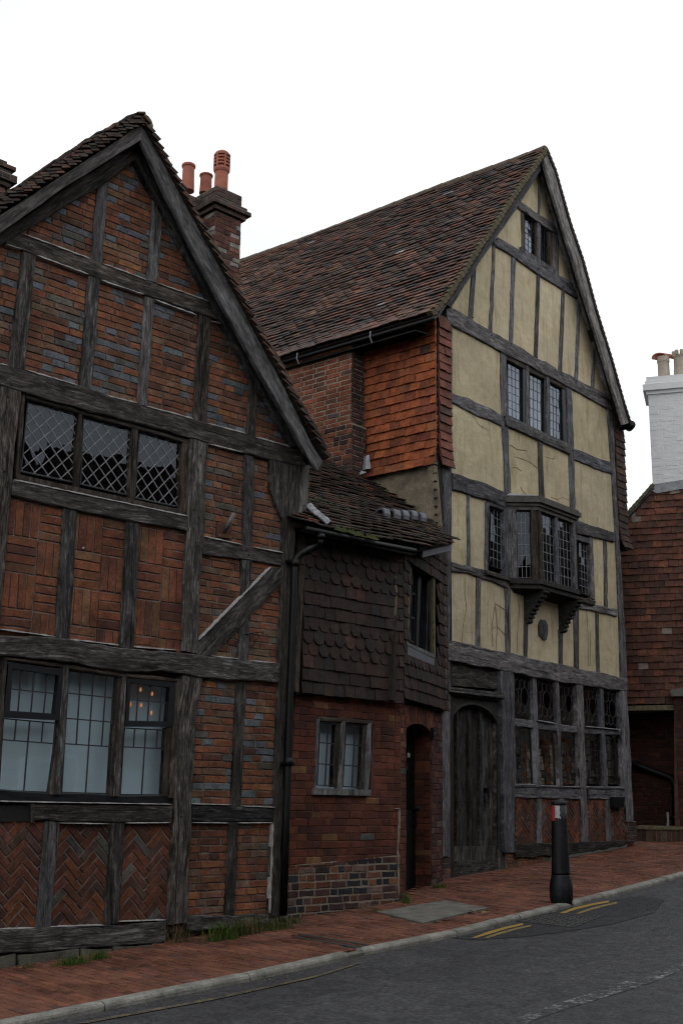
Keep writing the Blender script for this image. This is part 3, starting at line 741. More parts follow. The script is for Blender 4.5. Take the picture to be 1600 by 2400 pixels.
road_patch('asphalt_patch', [(1040, 2197), (1110, 2188), (1240, 2158), (1330, 2128), (1420, 2112), (1500, 2100), (1560, 2108), (1530, 2140), (1440, 2165), (1330, 2184), (1230, 2196), (1120, 2204)], 'asphalt_new', .004, .1, .015)
AS = ((0.038, 0.038, 0.042), (0.094, 0.093, 0.099)); AN = ((0.022, 0.022, 0.025), (0.05, 0.05, 0.054))
M['yellow'] = asphalt_mat('yellow_paint', *AN, .15, ((0.44, 0.28, 0.055), .38, 9, .9))
M['yellow_worn'] = asphalt_mat('worn_yellow_paint', *AN, .15, ((0.33, 0.245, 0.09), .44, 9, .85))
M['yellow_ghost'] = asphalt_mat('faint_yellow_paint', *AS, .25, ((0.25, 0.20, 0.09), .50, 9, .75))
M['white_worn'] = asphalt_mat('worn_white_paint', *AS, .25, ((0.46, 0.47, 0.48), .555, 6, .9))
for i, (pp, mt) in enumerate((([(1106, 2199), (1140, 2186), (1182, 2174), (1223, 2165), (1226, 2169), (1184, 2179), (1142, 2192), (1114, 2200)], 'yellow'), ([(1134, 2199), (1168, 2187), (1205, 2177), (1242, 2169), (1245, 2172), (1207, 2181), (1170, 2192), (1142, 2200)], 'yellow_worn'),
        ([(1310, 2141), (1345, 2128), (1385, 2119), (1425, 2112), (1427, 2116), (1388, 2123), (1348, 2133), (1322, 2142)], 'yellow'), ([(1348, 2142), (1378, 2131), (1412, 2122), (1444, 2115), (1447, 2118), (1414, 2126), (1381, 2135), (1357, 2143)], 'yellow_worn'),
        ([(180, 2400), (500, 2340), (740, 2288), (846, 2256), (847, 2259), (742, 2292), (503, 2345), (205, 2400)], 'yellow_ghost'))):
    road_patch('yellow_line', pp, mt, .0065, 5)
road_patch('centre_line', [(1180, 2400), (1240, 2374), (1330, 2345), (1420, 2314), (1520, 2284), (1610, 2250), (1620, 2264), (1530, 2302), (1430, 2334), (1330, 2364), (1250, 2392), (1230, 2404)], 'white_worn', .003, 5)
q = [ab(ground_at(x, y, -.048))[:2] for x, y in ((1210, 2160), (1290, 2141), (1410, 2149), (1341, 2175))]
mc = thing('manhole_cover', 'rectangular cast iron cover with a raised tread, set in the dark asphalt patch', 'manhole cover', gp(*np.mean(q, 0), -.045))
mb = MB(); V = [gp(a, b, -.039) for a, b in q]; mb.prism(V, [v - ZUP * .03 for v in V]); mb.build('cover_plate', M['cover'], mc)
mb = MB(); qq = [np.array(p) for p in q]
for i in range(14):
    for j in range(9):
        p = bil(qq, (i + .5) / 14, (j + .5) / 9); e = .6 if (i + j) % 2 else -.6
        du = (qq[1] - qq[0]) / 14 * .3; dv = (qq[3] - qq[0]) / 9 * .3
        r = [p - du * e - dv, p - du * e + dv * .2 + du * .2, p + du * e + dv, p + du * e - dv * .2 - du * .2]
        V = [gp(*x, -.033) for x in r]; mb.prism(V, [v - ZUP * .007 for v in V])
mb.build('tread', M['cover'], mc)
mb = MB()
for i in range(4):
    p0, p1 = qq[i], qq[(i + 1) % 4]; A, B_ = gp(*p0, -.035), gp(*p1, -.035); w = unit(np.cross(B_ - A, ZUP)) * .012; mb.prism([A - w, A + w, B_ + w, B_ - w], [v - ZUP * .02 for v in (A - w, A + w, B_ + w, B_ - w)])
mb.build('frame', M['cover'], mc)

V = [gp(a_, b_, z_) for a_, b_, z_ in ((GAP[0], kb(GAP[0]), -.016), (GAP[1], kb(GAP[1]), -.016), (GAP[1], kb(GAP[1]) + .085, -.020), (GAP[0], kb(GAP[0]) + .085, -.020))]; mb = MB(); mb.prism(V, [v - ZUP * .1 for v in V]); mb.build('channel_outlet', M['slab'], kerb)
# ================================================================ LEFT HOUSE
LH = thing('brick_timber_house', 'low gabled house of dark oak framing with patterned brick infill, nearest on the left', 'house', L.pt(-1.4, .2, 0))
T = {}
def tl(key, A, B, name='stud', mat='oak', d1=0.032, d0=-.07, **k): T[key] = timber(L, A, B, LH, name, mat, d0, d1, **k)
# gable and collar
tl('G1', [(230, 425), (215, 607)], [(258, 405), (241, 618)], mat='oak_grey')
tl('G2', [(360, 448), (345, 656)], [(383, 490), (370, 664)], mat='oak_pale')
tl('collar', [(15, 530), (55, 547), (214, 607), (345, 656), (380, 670), (508, 713)], [(8, 568), (52, 585), (210, 644), (340, 692), (380, 703), (532, 758)], 'collar_beam', d1=.045)
tl('S0', [(54, 582), (21, 858)], [(88, 592), (60, 868)])
tl('S1', [(209, 640), (186, 907)], [(237, 650), (216, 918)])
tl('S2', [(341, 688), (324, 947)], [(364, 696), (346, 952)], mat='oak_grey')
tl('S3', [(466, 736), (454, 983)], [(495, 746), (487, 993)])
tl('S4', [(589, 868), (579, 1018)], [(607, 905), (599, 1024)])
tl('tie', [(-140, 800), (0, 856), (60, 866), (185, 904), (322, 945), (392, 965), (454, 981), (580, 1017), (684, 1049), (710, 1059)], [(-140, 846), (0, 902), (75, 925), (200, 960), (392, 1013), (445, 1027), (488, 1037), (572, 1060), (632, 1077), (706, 1095)], 'tie_beam', d1=.055, wob=.008)
tl('P1', [(2, 905), (-4, 1120), (-34, 1480)], [(52, 915), (32, 1122), (0, 1480)], 'post', d1=.04, wob=.009)
tl('sill2', [(32, 1122), (200, 1162), (392, 1198), (441, 1210)], [(28, 1160), (200, 1202), (392, 1235), (439, 1246)], 'window_beam', 'oak', .05)
tl('P2', [(444, 1024), (439, 1210), (437, 1260), (428, 1525)], [(488, 1036), (480, 1250), (475, 1305), (464, 1532)], 'post', d1=.042, wob=.008)
tl('B1', [(150, 1184), (130, 1495)], [(185, 1193), (164, 1504)])
tl('B2', [(297, 1215), (281, 1516)], [(330, 1223), (315, 1524)])
tl('R1', [(574, 1058), (569, 1284)], [(597, 1063), (592, 1294)])
tl('R2', [(567, 1300), (559, 1550)], [(592, 1304), (584, 1553)])
tl('rail', [(478, 1257), (569, 1277), (666, 1296)], [(476, 1301), (569, 1312), (666, 1328)], 'rail', d1=.04)
poly_solid(L, [(638, 1330), (666, 1330), (666, 1361), (498, 1537), (463, 1537), (466, 1503)], -.05, .044, 'brace', LH, 'oak', math.radians(45))
tl('corner', [(664, 1190), (660, 1400), (652, 1600), (644, 1880), (636, 2000), (629, 2146)], [(702, 1085), (697, 1200), (682, 1400), (671, 1605), (664, 1880), (660, 2000), (655, 2146)], 'corner_post', d1=.05, wob=.008)
poly_solid(L, [(632, 1074), (704, 1092), (699, 1205), (690, 1230), (664, 1225), (654, 1198), (640, 1163), (632, 1147)], -.05, .047, 'post_bracket', LH, 'oak')
tl('bress', [(-60, 1480), (0, 1490), (130, 1494), (312, 1521), (380, 1527), (492, 1536), (559, 1547), (656, 1556)], [(-60, 1526), (0, 1533), (150, 1552), (300, 1575), (380, 1574), (472, 1587), (652, 1601)], 'bressumer', d1=.07, wob=.010)
tl('P3', [(428, 1583), (416, 1680), (411, 1900), (400, 2060), (393, 2168)], [(474, 1588), (460, 1700), (452, 1880), (446, 2020), (440, 2162)], 'post', 'oak', .05, wob=.009)
tl('Q1', [(555, 1597), (542, 1888)], [(579, 1599), (566, 1890)])
tl('rail2', [(452, 1886), (646, 1893)], [(451, 1927), (643, 1927)], 'rail', d1=.045)
tl('Q2', [(539, 1925), (527, 2150)], [(560, 1925), (551, 2150)])
tl('rail3', [(80, 1886), (250, 1886), (405, 1888)], [(80, 1925), (250, 1928), (402, 1927)], 'rail', d1=.045)
tl('H1', [(107, 1924), (86, 2178)], [(142, 1925), (121, 2175)], mat='oak_grey')
tl('H2', [(261, 1925), (246, 2168)], [(296, 1925), (280, 2163)])
tl('sole', [(-60, 2178), (0, 2177), (122, 2174), (245, 2169), (390, 2158)], [(-60, 2243), (0, 2237), (200, 2224), (387, 2210)], 'sole_plate', d1=.055, wob=.010)
tl('sole2', [(440, 2146), (548, 2144), (650, 2142)], [(438, 2182), (548, 2176), (648, 2170)], 'sole_plate', d1=.04, wob=.008)
poly_solid(L, [(-60, 1889), (76, 1887), (76, 1925), (-60, 1927)], -.06, .02, 'vent_board', LH, 'stucco_gap')  # near-black panel colours in the shade of the vent recess
tl('ventf', [(76, 1884), (75, 1928)], [(83, 1884), (82, 1928)], 'vent_frame', d1=.05)
# inner rafters
tl('rafL', [(-80, 590), (0, 548), (50, 515), (150, 443), (250, 381), (329, 328)], [(-80, 630), (0, 577), (52, 544), (140, 492), (227, 441), (290, 397), (320, 374)], 'rafter', 'oak', .09)
tl('rafR', [(331, 328), (380, 437), (447, 572), (535, 740), (617, 888), (706, 1042)], [(318, 374), (345, 427), (380, 490), (422, 565), (505, 725), (587, 867), (622, 930), (686, 1048)], 'rafter', 'oak', .09)
LBARGE = .26
timber(L, [(-140, 585), (0, 503), (87, 449), (175, 394), (250, 344), (337, 285)], [(-140, 630), (0, 548), (50, 513), (150, 441), (250, 379), (331, 328)], LH, 'barge_board', 'oak_barge', LBARGE - .05, LBARGE, wob=.004)
timber(L, [(337, 286), (380, 358), (417, 430), (462, 525), (515, 620), (570, 725), (620, 820), (652, 880), (690, 952), (727, 1033), (757, 1078)], [(331, 328), (380, 437), (407, 490), (447, 572), (490, 655), (535, 740), (580, 820), (617, 888), (662, 962), (705, 1042), (744, 1104)], LH, 'barge_board', 'oak_barge', LBARGE - .05, LBARGE, wob=.004)
timber(L, [(708, 1064), (699, 1207)], [(727, 1058), (722, 1188)], LH, 'corner_board', 'oak_pale', -.15, -.02)
# brick infill panels, each bounded by timber centre lines
ps = Pieces()
VL = ((-3000, 1), (-3000, 2)); FL = ((-30, 0), (-60, 2400))
def lpanel(lines, fn, mat='mortar', fil=True, **k):
    px = cell(*lines); pn, reg = panel(L, px, mat, LH); fn(ps, L, reg, parent=pn, **k); return px
T['rafL_c'] = ((-80, 610), (325, 351)); T['rafR_c'] = ((325, 351), (696, 1045))
for lines, pal in (((T['rafL_c'], T['G1'], T['collar']), OLD_GREY), ((T['rafL_c'], T['rafR_c'], T['G2'], T['collar'], T['G1']), OLD_GREY), ((T['G2'], T['rafR_c'], T['collar']), OLD_GREY)):
    if len(lines) == 5:
        px = [lx(T['rafL_c'], T['G1']), lx(T['rafL_c'], T['rafR_c']), lx(T['rafR_c'], T['G2']), lx(T['G2'], T['collar']), lx(T['collar'], T['G1'])]
    elif lines[0] is T['rafL_c']: px = [lx(T['rafL_c'], T['collar']), lx(T['rafL_c'], T['G1']), lx(T['G1'], T['collar'])]
    else: px = [lx(T['G2'], T['rafR_c']), lx(T['rafR_c'], T['collar']), lx(T['G2'], T['collar'])]
    pn, reg = panel(L, px, 'mortar_dark', LH); bond(ps, L, reg, pal, 'brick', pn)
col, tie = T['collar'], ((0, 879), (708, 1076)); br = ((0, 1512), (655, 1578))
seq = [FL, T['S0'], T['S1'], T['S2'], T['S3']]
for a_, b_ in zip(seq[:-1], seq[1:]):
    if a_ is FL: px = [lx(FL, T['rafL_c']), lx(T['rafL_c'], col), lx(b_, col), lx(b_, tie), lx(FL, tie)]
    else: px = [lx(a_, col), lx(b_, col), lx(b_, tie), lx(a_, tie)]
    pn, reg = panel(L, px, 'mortar_dark', LH); bond(ps, L, reg, OLD_GREY, 'brick', pn)
px = [lx(T['S3'], col), lx(T['rafR_c'], col), lx(T['rafR_c'], T['S4']), lx(T['S4'], tie), lx(T['S3'], tie)]
pn, reg = panel(L, px, 'mortar_dark', LH); bond(ps, L, reg, OLD_GREY, 'brick', pn)
px = [lx(T['S4'], T['rafR_c']), lx(T['rafR_c'], tie), lx(T['S4'], tie)]
pn, reg = panel(L, px, 'mortar_dark', LH); bond(ps, L, reg, OLD_GREY, 'brick', pn)
s2 = T['sill2']; s2 = ((30, 1141), (440, 1228))
def q4(a_, t_, b_, u_): return [lx(a_, t_), lx(b_, t_), lx(b_, u_), lx(a_, u_)]
PE = ((17, 1122), (-12, 1480)); P2c = ((460, 1230), (446, 1528))
for a_, b_ in ((((27, 1122), (-6, 1480)), T['B1']), (T['B1'], T['B2']), (T['B2'], ((452, 1230), (432, 1528)))):
    pn, reg = panel(L, q4(a_, ((30, 1150), (440, 1236)), b_, br), 'mortar', LH)
    # blocks sized to the visible width
    basket(ps, L, reg, WARM, 'brick', pn, 2, 4)
CPc = ((672, 1210), (655, 1600)); r2 = ((478, 1278), (666, 1312))
for a_, b_, t_, u_ in ((P2c, T['R1'], tie, r2), (T['R1'], ((690, 1070), (680, 1320)), tie, r2), (P2c, T['R2'], r2, br), (T['R2'], CPc, r2, br)):
    pn, reg = panel(L, q4(a_, t_, b_, u_), 'mortar', LH); bond(ps, L, reg, OLD_RED if t_ is r2 else OLD_RED + [(1, (0.115, 0.125, 0.14))], 'brick', pn)
r3 = ((452, 1906), (646, 1909)); P3c = T['P3']; CPd = ((662, 1600), (640, 2146)); so2 = ((440, 2160), (650, 2155))
for a_, b_, t_, u_, pl in ((P3c, T['Q1'], br, r3, OLD_GREY), (T['Q1'], CPd, br, r3, OLD_GREY), (P3c, T['Q2'], r3, so2, OLD_RED), (T['Q2'], CPd, r3, so2, OLD_RED)):
    pn, reg = panel(L, q4(a_, t_, b_, u_), 'mortar', LH); bond(ps, L, reg, pl, 'brick', pn)
r4 = ((0, 1906), (405, 1908)); so1 = ((0, 2200), (390, 2185))
for a_, b_ in ((((-60, 1900), (-80, 2200)), T['H1']), (T['H1'], T['H2']), (T['H2'], P3c)):
    pn, reg = panel(L, q4(a_, r4, b_, so1), 'mortar', LH); herring(ps, L, reg, HERR, 'brick', pn)
ps.emit('brick', LH, 300, 'brick', hide=lambda x, y: False)
# lime fillets along the tops of the beams
for p0, p1 in (((60, 549), (213, 606)), ((242, 617), (344, 655)), ((370, 663), (500, 709)), ((15, 571), (52, 584)), ((88, 598), (209, 643)), ((238, 656), (338, 690)), ((364, 702), (462, 738)), ((496, 752), (528, 760)), ((0, 852), (20, 856)), ((60, 866), (184, 903)), ((216, 918), (322, 944)), ((346, 952), (454, 981)), ((488, 992), (578, 1016)), ((600, 1024), (683, 1047)),
               ((34, 1124), (439, 1209)), ((480, 1257), (568, 1276)), ((594, 1282), (664, 1295)), ((490, 1040), (572, 1060)), ((0, 1474), (130, 1492)), ((165, 1498), (281, 1512)), ((314, 1516), (420, 1524)), ((497, 1537), (558, 1544)), ((585, 1548), (655, 1555)),
               ((452, 1884), (541, 1886)), ((566, 1889), (646, 1892)), ((452, 1928), (538, 1929)), ((560, 1929), (641, 1928)), ((0, 1878), (404, 1885)), ((122, 2172), (246, 2168)), ((0, 2178), (86, 2175)), ((282, 2160), (390, 2156)), ((142, 1929), (260, 1931)), ((296, 1929), (400, 1928))):
    fillet(L, p0, p1, LH, .0, .056, .016 if p0[1] < 1870 else .012)
for p0, p1 in (((641, 1930), (633, 2140)), ((468, 1499), (637, 1328))): fillet(L, p0, p1, LH, 0, .062, .014)
# upper lattice window
W = tl('_h', [(60, 921), (443, 1029)], [(62, 934), (441, 1040)], 'window_head', 'oak_brown', .025)
panes = PaneStore(LH, 300)
win = poly_solid(L, [(46, 1112), (432, 1196), (434, 1210), (42, 1124)], -.06, .052, 'window', LH, 'oak_brown')
room(L, [(52, 925), (440, 1030), (430, 1205), (40, 1118)], win, .7, -.05)
timber(L, [(52, 920), (38, 1118)], [(63, 922), (49, 1118)], win, 'jamb', 'oak_brown', -.06, .022)
timber(L, [(186, 955), (174, 1150)], [(197, 958), (188, 1152)], win, 'mullion', 'oak_brown', -.06, .015)
timber(L, [(311, 990), (303, 1180)], [(327, 995), (316, 1180)], win, 'mullion', 'oak_brown', -.06, .015)
timber(L, [(430, 1025), (421, 1198)], [(445, 1028), (437, 1200)], win, 'jamb', 'oak_brown', -.06, .022)
for k, q in enumerate((((66, 943), (183, 972), (173, 1130), (50, 1104)), ((196, 982), (310, 1007), (301, 1160), (189, 1134)), ((327, 1013), (429, 1040), (420, 1188), (316, 1166)))):
    leaded(L, q, panes, win, 'diamond', 4, 4.4 if k else 4.6, -.03, .008, 'lead', 'glass', (.005, .004, .005)[k], frame=True, fw=.012, fd=.012)
# lower casement window with white blind
win = timber(L, [(-40, 1849), (150, 1858), (270, 1862), (404, 1865)], [(-40, 1879), (150, 1881), (404, 1886)], LH, 'window', 'paint_dark', -.06, .005)  # black band under the glass colours in the shade of its recess
win = LAST[0]
room(L, [(-40, 1536), (418, 1590), (402, 1866), (-50, 1858)], win, .8, -.05, 'room', 'blind', .14)
timber(L, [(12, 1538), (150, 1555), (310, 1577), (418, 1592)], [(14, 1548), (150, 1566), (300, 1588), (416, 1600)], win, 'window_head', 'oak_brown', -.05, .04)
timber(L, [(9, 1538), (-10, 1850)], [(19, 1540), (2, 1850)], win, 'jamb', 'oak_brown', -.05, .036)
timber(L, [(140, 1690), (118, 1862)], [(150, 1566), (133, 1862)], win, 'jamb', 'oak_brown', -.05, .012)
timber(L, [(150, 1560), (133, 1862)], [(164, 1562), (146, 1862)], win, 'mullion', 'oak', -.05, .042)
timber(L, [(276, 1582), (257, 1866)], [(288, 1584), (269, 1866)], win, 'jamb', 'oak_brown', -.05, .012)
timber(L, [(288, 1582), (269, 1866)], [(300, 1584), (282, 1866)], win, 'mullion', 'oak', -.05, .042)
timber(L, [(391, 1705), (381, 1866)], [(404, 1705), (396, 1866)], win, 'jamb', 'oak_brown', -.05, .014)
timber(L, [(414, 1590), (398, 1870)], [(428, 1592), (411, 1870)], win, 'jamb', 'oak_brown', -.05, .036)
for q, inner, dd in (([(21, 1555), (150, 1567), (142, 1688), (9, 1681)], [(30, 1567), (139, 1582), (129, 1674), (22, 1667)], .03), ([(300, 1585), (412, 1598), (405, 1703), (294, 1703)], [(306, 1599), (399, 1611), (392, 1692), (301, 1690)], .03)):
    for i in range(4):
        a_, b_, c_, e_ = q[i], q[(i + 1) % 4], inner[(i + 1) % 4], inner[i]
        poly_solid(L, [a_, b_, c_, e_], -.03, dd + (.0015 if i % 2 else 0), 'casement', win, 'paint_dark')
def gridwin(quad, xs, rows, d): leaded(L, quad, panes, win, 'grid', d=d, came=.010, cmat='lead_dark', gmat='glass', tilt=.006, xs=xs, ys=rows)
gridwin([(30, 1567), (139, 1582), (129, 1674), (22, 1667)], [0, .19, .47, .75, 1], [0, .48, 1], .0)
gridwin([(306, 1599), (399, 1611), (392, 1692), (301, 1690)], [0, .2, .49, .8, 1], [0, .45, 1], .0)
def upper_two(quad, split, cols, rows, d):
    """small panes above, two tall panes below"""
    tq = [bil([np.array(p, float) for p in quad], s, t) for s, t in ((0, 0), (1, 0), (1, split), (0, split))]
    bq = [bil([np.array(p, float) for p in quad], s, t) for s, t in ((0, split), (1, split), (1, 1), (0, 1))]
    gridwin(tq, cols, rows, d); gridwin(bq, [0, .5, 1], [0, 1], d)
upper_two([(9, 1684), (130, 1695), (117, 1857), (-6, 1852)], .295, [0, .24, .5, .76, 1], [0, 1], -.012)
upper_two([(162, 1572), (276, 1586), (256, 1860), (145, 1857)], .60, [0, .24, .5, .77, 1], [0, .31, .655, 1], -.012)
upper_two([(292, 1706), (391, 1712), (381, 1863), (282, 1862)], .285, [0, .24, .5, .78, 1], [0, 1], -.012)
panes.emit()
mb = MB()
for x, y in ((330, 1616), (357, 1626), (306, 1651), (331, 1653), (355, 1671)):
    P = L.at(x, y, -.06); mb.lathe(P, [(.002, -.02), (.010, -.014), (.012, 0), (.008, .014), (.002, .022)], 10)
mb.build('lit_bulb', M['bulb'], win)
# wall fittings
fh = poly_solid(L, [(511, 1223), (544, 1227), (541, 1262), (508, 1258)], .0, .03, 'flag_holder', LH, 'rust')
mb = MB(); mb.tube([L.at(526, 1246, .03), L.at(548, 1204, .16)], .021, 10); mb.build('holder_tube', M['lead'], fh, True)
mb = MB()
for x, y in ((514, 1227), (541, 1231), (514, 1254), (540, 1259)): mb.lathe(L.at(x, y, .034), [(.004, -.004), (.007, 0), (.004, .004)], 8)
mb.build('bolt', M['flash'], fh)
mb = MB(); mb.tube([L.at(572, 1487, .03), L.at(590, 1484, .05), L.at(612, 1481, .08), L.at(617, 1484, .08)], .006, 6); mb.tube([L.at(602, 1484, .07), L.at(608, 1494, .07), L.at(600, 1499, .06), L.at(592, 1515, .04), L.at(580, 1520, .03), L.at(585, 1505, .03), L.at(586, 1494, .04)], .004, 6)
mb.build('wire_bracket', M['iron'], LH)
mb = MB(); mb.lathe(L.at(196, 1284, .03), [(.002, -.009), (.009, -.006), (.009, .006), (.002, .009)], 10); mb.build('white_stud', M['white_band'], LH)
# plinth stones
for px in ([(-60, 2246), (38, 2238), (40, 2276), (-60, 2300)], [(46, 2239), (186, 2226), (188, 2258), (48, 2276)], [(190, 2226), (262, 2222), (264, 2248), (192, 2258)], [(266, 2222), (352, 2214), (354, 2232), (268, 2246)], [(356, 2213), (392, 2210), (394, 2226), (358, 2231)]):
    q = [L.uv(x, y, .07) for x, y in px]; q = [np.array((u, v if i < 2 else v - .12)) for i, (u, v) in enumerate(q)]
    mid = []
    for i in range(4):
        for k in range(3): mid.append(q[i] + (q[(i + 1) % 4] - q[i]) * k / 3 + np.array([ru(-.012, .012), ru(-.012, .012)]))
    mb = MB(); mb.fprism(L, mid, -.2, .06 + ru(-.015, .02)); mb.build('plinth_stone', M['stone'], LH)
# shell of the house behind its front
uL, uR = -3.65, 0.72; aU, aV = L.uv(332, 340, 0)
out = [(uL, -.2), (uR, -.2), (uR, 5.0), (aU, aV), (uL, 5.35)]
V = [L.pt(u, v, -.085) for u, v in out] + [L.pt(u, v, -7.5) for u, v in out]
mesh('wall', V, [(5, 6, 7, 8, 9)] + [(i, i + 5, (i + 1) % 5 + 5, (i + 1) % 5) for i in range(5)], M['mortar_red'], LH)
# roof: the left slope is seen at a grazing angle, the right one only by its edge
ap = L.uv(336, 276, LBARGE); lE = L.uv(-140, 570, LBARGE + .0); rE = L.uv(768, 1072, LBARGE)
def lroof(side):
    e = lE if side < 0 else rE
    apx = np.array([ap[0], ap[1]]); ev = np.array([e[0], e[1]]); ev = apx + (ev - apx) * (1.22 if side < 0 else 1.0)
    dn = ev - apx; Ls = np.linalg.norm(dn); dn = dn / Ls
    dn3 = L.u * dn[0] + ZUP * dn[1]; n = np.cross(dn3, -L.n) if side > 0 else np.cross(-L.n, dn3)
    n = unit(n); n = n if n[2] > 0 else -n
    up_ = .035 if side < 0 else -.02
    A = L.pt(apx[0], apx[1], LBARGE + .03) + n * up_; B_ = L.pt(ev[0], ev[1], LBARGE + .03) + n * up_
    mb = MB(); bk = -L.n * 7.8
    mb.prism([A, B_, B_ + bk, A + bk], [p - n * .04 for p in (A, B_, B_ + bk, A + bk)]); mb.build('roof_slope', M['roof_felt'], LH)
    return A, B_, dn3, n, Ls
ps = Pieces()
RT = [(4, (0.10, 0.062, 0.046)), (4, (0.075, 0.05, 0.04)), (2, (0.14, 0.072, 0.048)), (2, (0.055, 0.045, 0.04)), (1, (0.10, 0.085, 0.06))]
A, B_, dn3, n, Ls = lroof(-1); VA = [A, B_, n]
g = .105
sgl = lambda x, y: n * (0.035 * math.sin(y * 2.1 + .5) + .02 * math.sin(y * 5.3) + .02 * math.sin(x * 1.3)) * 1.0
tile_rows(ps, B_, -L.n, -dn3, n, int(Ls / g), 46, g, .165, RT, 'rooftile', jit=.012, lift=.032, th=.016, sag=sgl)
A, B_, dn3, n, Ls = lroof(1); VA += [A, B_, n]
sgr = lambda x, y: n * (0.025 * math.sin(y * 1.7) + .012 * math.sin(y * 6.3))
tile_rows(ps, B_, -L.n, -dn3, n, int(Ls / g), 8, g, .165, RT, 'rooftile', jit=.01, lift=.03, th=.016, sag=sgr)
ps.emit('roof_tile', LH, 300)
def verge_run(A, B_, nrm, n_, wid, thick):
    for k in range(n_):
        p, q = A + (B_ - A) * (k / n_), A + (B_ - A) * ((k + .94) / n_); o = nrm * ru(-.006, .012); s_ = -L.n * ru(.05, .09); f_ = L.n * ru(.015, .04)
        a_, b_ = p + o - nrm * .012, q + o + nrm * .022; mb = MB(); quad = [a_ + f_, b_ + f_, b_ + s_, a_ + s_]; mb.prism([x + nrm * .006 for x in quad], [x - nrm * thick for x in quad]); mb.build('verge_tile', M['rooftile'], LH); LAST[0].color = (*pick(RT), 1)
for lay in range(3): verge_run(VA[0] - VA[2] * .028 * lay, VA[1] - VA[2] * .028 * lay, VA[2], 40, .1, .014)
for lay in range(2): verge_run(VA[3] - VA[5] * .026 * lay, VA[4] - VA[5] * .026 * lay, VA[5], 44, .1, .014)
k = 0
ridge0 = L.pt(ap[0], ap[1], LBARGE + .03)
while k < 17:
    z = .012 * math.sin(k * 1.1); P = ridge0 - L.n * (.23 + .45 * k) + ZUP * (.0 + z)
    mb = MB(); arc = []
    for d in (-.225, .225):
        for t in np.linspace(-.25, math.pi + .25, 9): arc.append(P - L.n * d + L.u * .105 * math.cos(t) + ZUP * (.105 * math.sin(t) - .07))
    mb.add(arc, [(i, i + 1, i + 10, i + 9) for i in range(8)] + [tuple(range(9))[::-1], tuple(range(9, 18))]); mb.build('ridge_tile', M['lichen'] if k == 0 else M['ridge'], LH); k += 1
# chimney behind the right slope
def brick_stack(parent, fr, u0, u1, d0, d1, v0, v1, pal, mat='brick', mortar='mortar_dark', part='chimney', course=.075, Lb=.22, faces=('front', 'left'), store=None, name='chimney'):
    mb = MB(); mb.fprism(fr, [(u0, v0), (u1, v0), (u1, v1), (u0, v1)], d0, d1); st = mb.build(name, M[mortar], parent)
    if 'front' in faces: bond(store, fr, [np.array(p) for p in ((u0, v0), (u1, v0), (u1, v1), (u0, v1))], pal, mat, st, course, Lb, .009, 'mixed', d1)
    if 'left' in faces:
        f2 = Frame(fr.pt(u0, 0, d1), -fr.n); f2 = Frame(fr.pt(u0, 0, 0), fr.n * 1.0)
        if f2.n @ fr.u > 0: f2 = Frame(fr.pt(u0, 0, 0), -fr.n)
        ulo, uhi = sorted(((fr.pt(u0, 0, d0) - f2.O) @ f2.u, (fr.pt(u0, 0, d1) - f2.O) @ f2.u))
        bond(store, f2, [np.array(p) for p in ((ulo, v0), (uhi, v0), (uhi, v1), (ulo, v1))], pal, mat, st, course, Lb, .009, 'mixed', 0.0)
    return st
CPAL = [(4, (0.15, 0.06, 0.045)), (3, (0.11, 0.05, 0.042)), (2, (0.08, 0.05, 0.045)), (2.0, (0.30, 0.27, 0.25)), (1, (0.2, 0.09, 0.06))]
ps = Pieces(); dC = -3.6
u0 = L.uv(503, 560, dC)[0]; u1 = L.uv(563, 560, dC)[0]; vt = L.uv(503, 432, dC)[1]; v_c0 = L.uv(503, 462, dC)[1]; v_c1 = L.uv(503, 492, dC)[1]
CD = .95
CH = brick_stack(LH, L, u0, u1, dC - CD, dC, 4.5, v_c1, CPAL, store=ps)
DARKB = [(3, (0.085, 0.06, 0.052)), (3, (0.065, 0.05, 0.045)), (1, (0.12, 0.07, 0.055))]
def ring(par, u0, u1, d0, d1, v0, v1, pal, nm='chimney_cap'): return brick_stack(par, L, u0, u1, d0, d1, v0, v1, pal, store=ps, name=nm)
h = (v_c0 - v_c1) / 3
for i, ex in enumerate((.05, .105, .06)): ring(CH, u0 - ex, u1 + ex, dC - CD - ex, dC + ex, v_c1 + h * i + .001, v_c1 + h * (i + 1), DARKB, 'corbel')
ring(CH, u0 + .0, u1 + .0, dC - CD, dC - .0, v_c0 + .001, vt, DARKB, 'chimney_top')
ring(CH, u0 - 1.0, u0 - .003, dC - CD - .3, dC - .35, 4.5, vt - .1, DARKB, 'chimney_shoulder')
ps.emit('brick', LH, 0, 'brick')
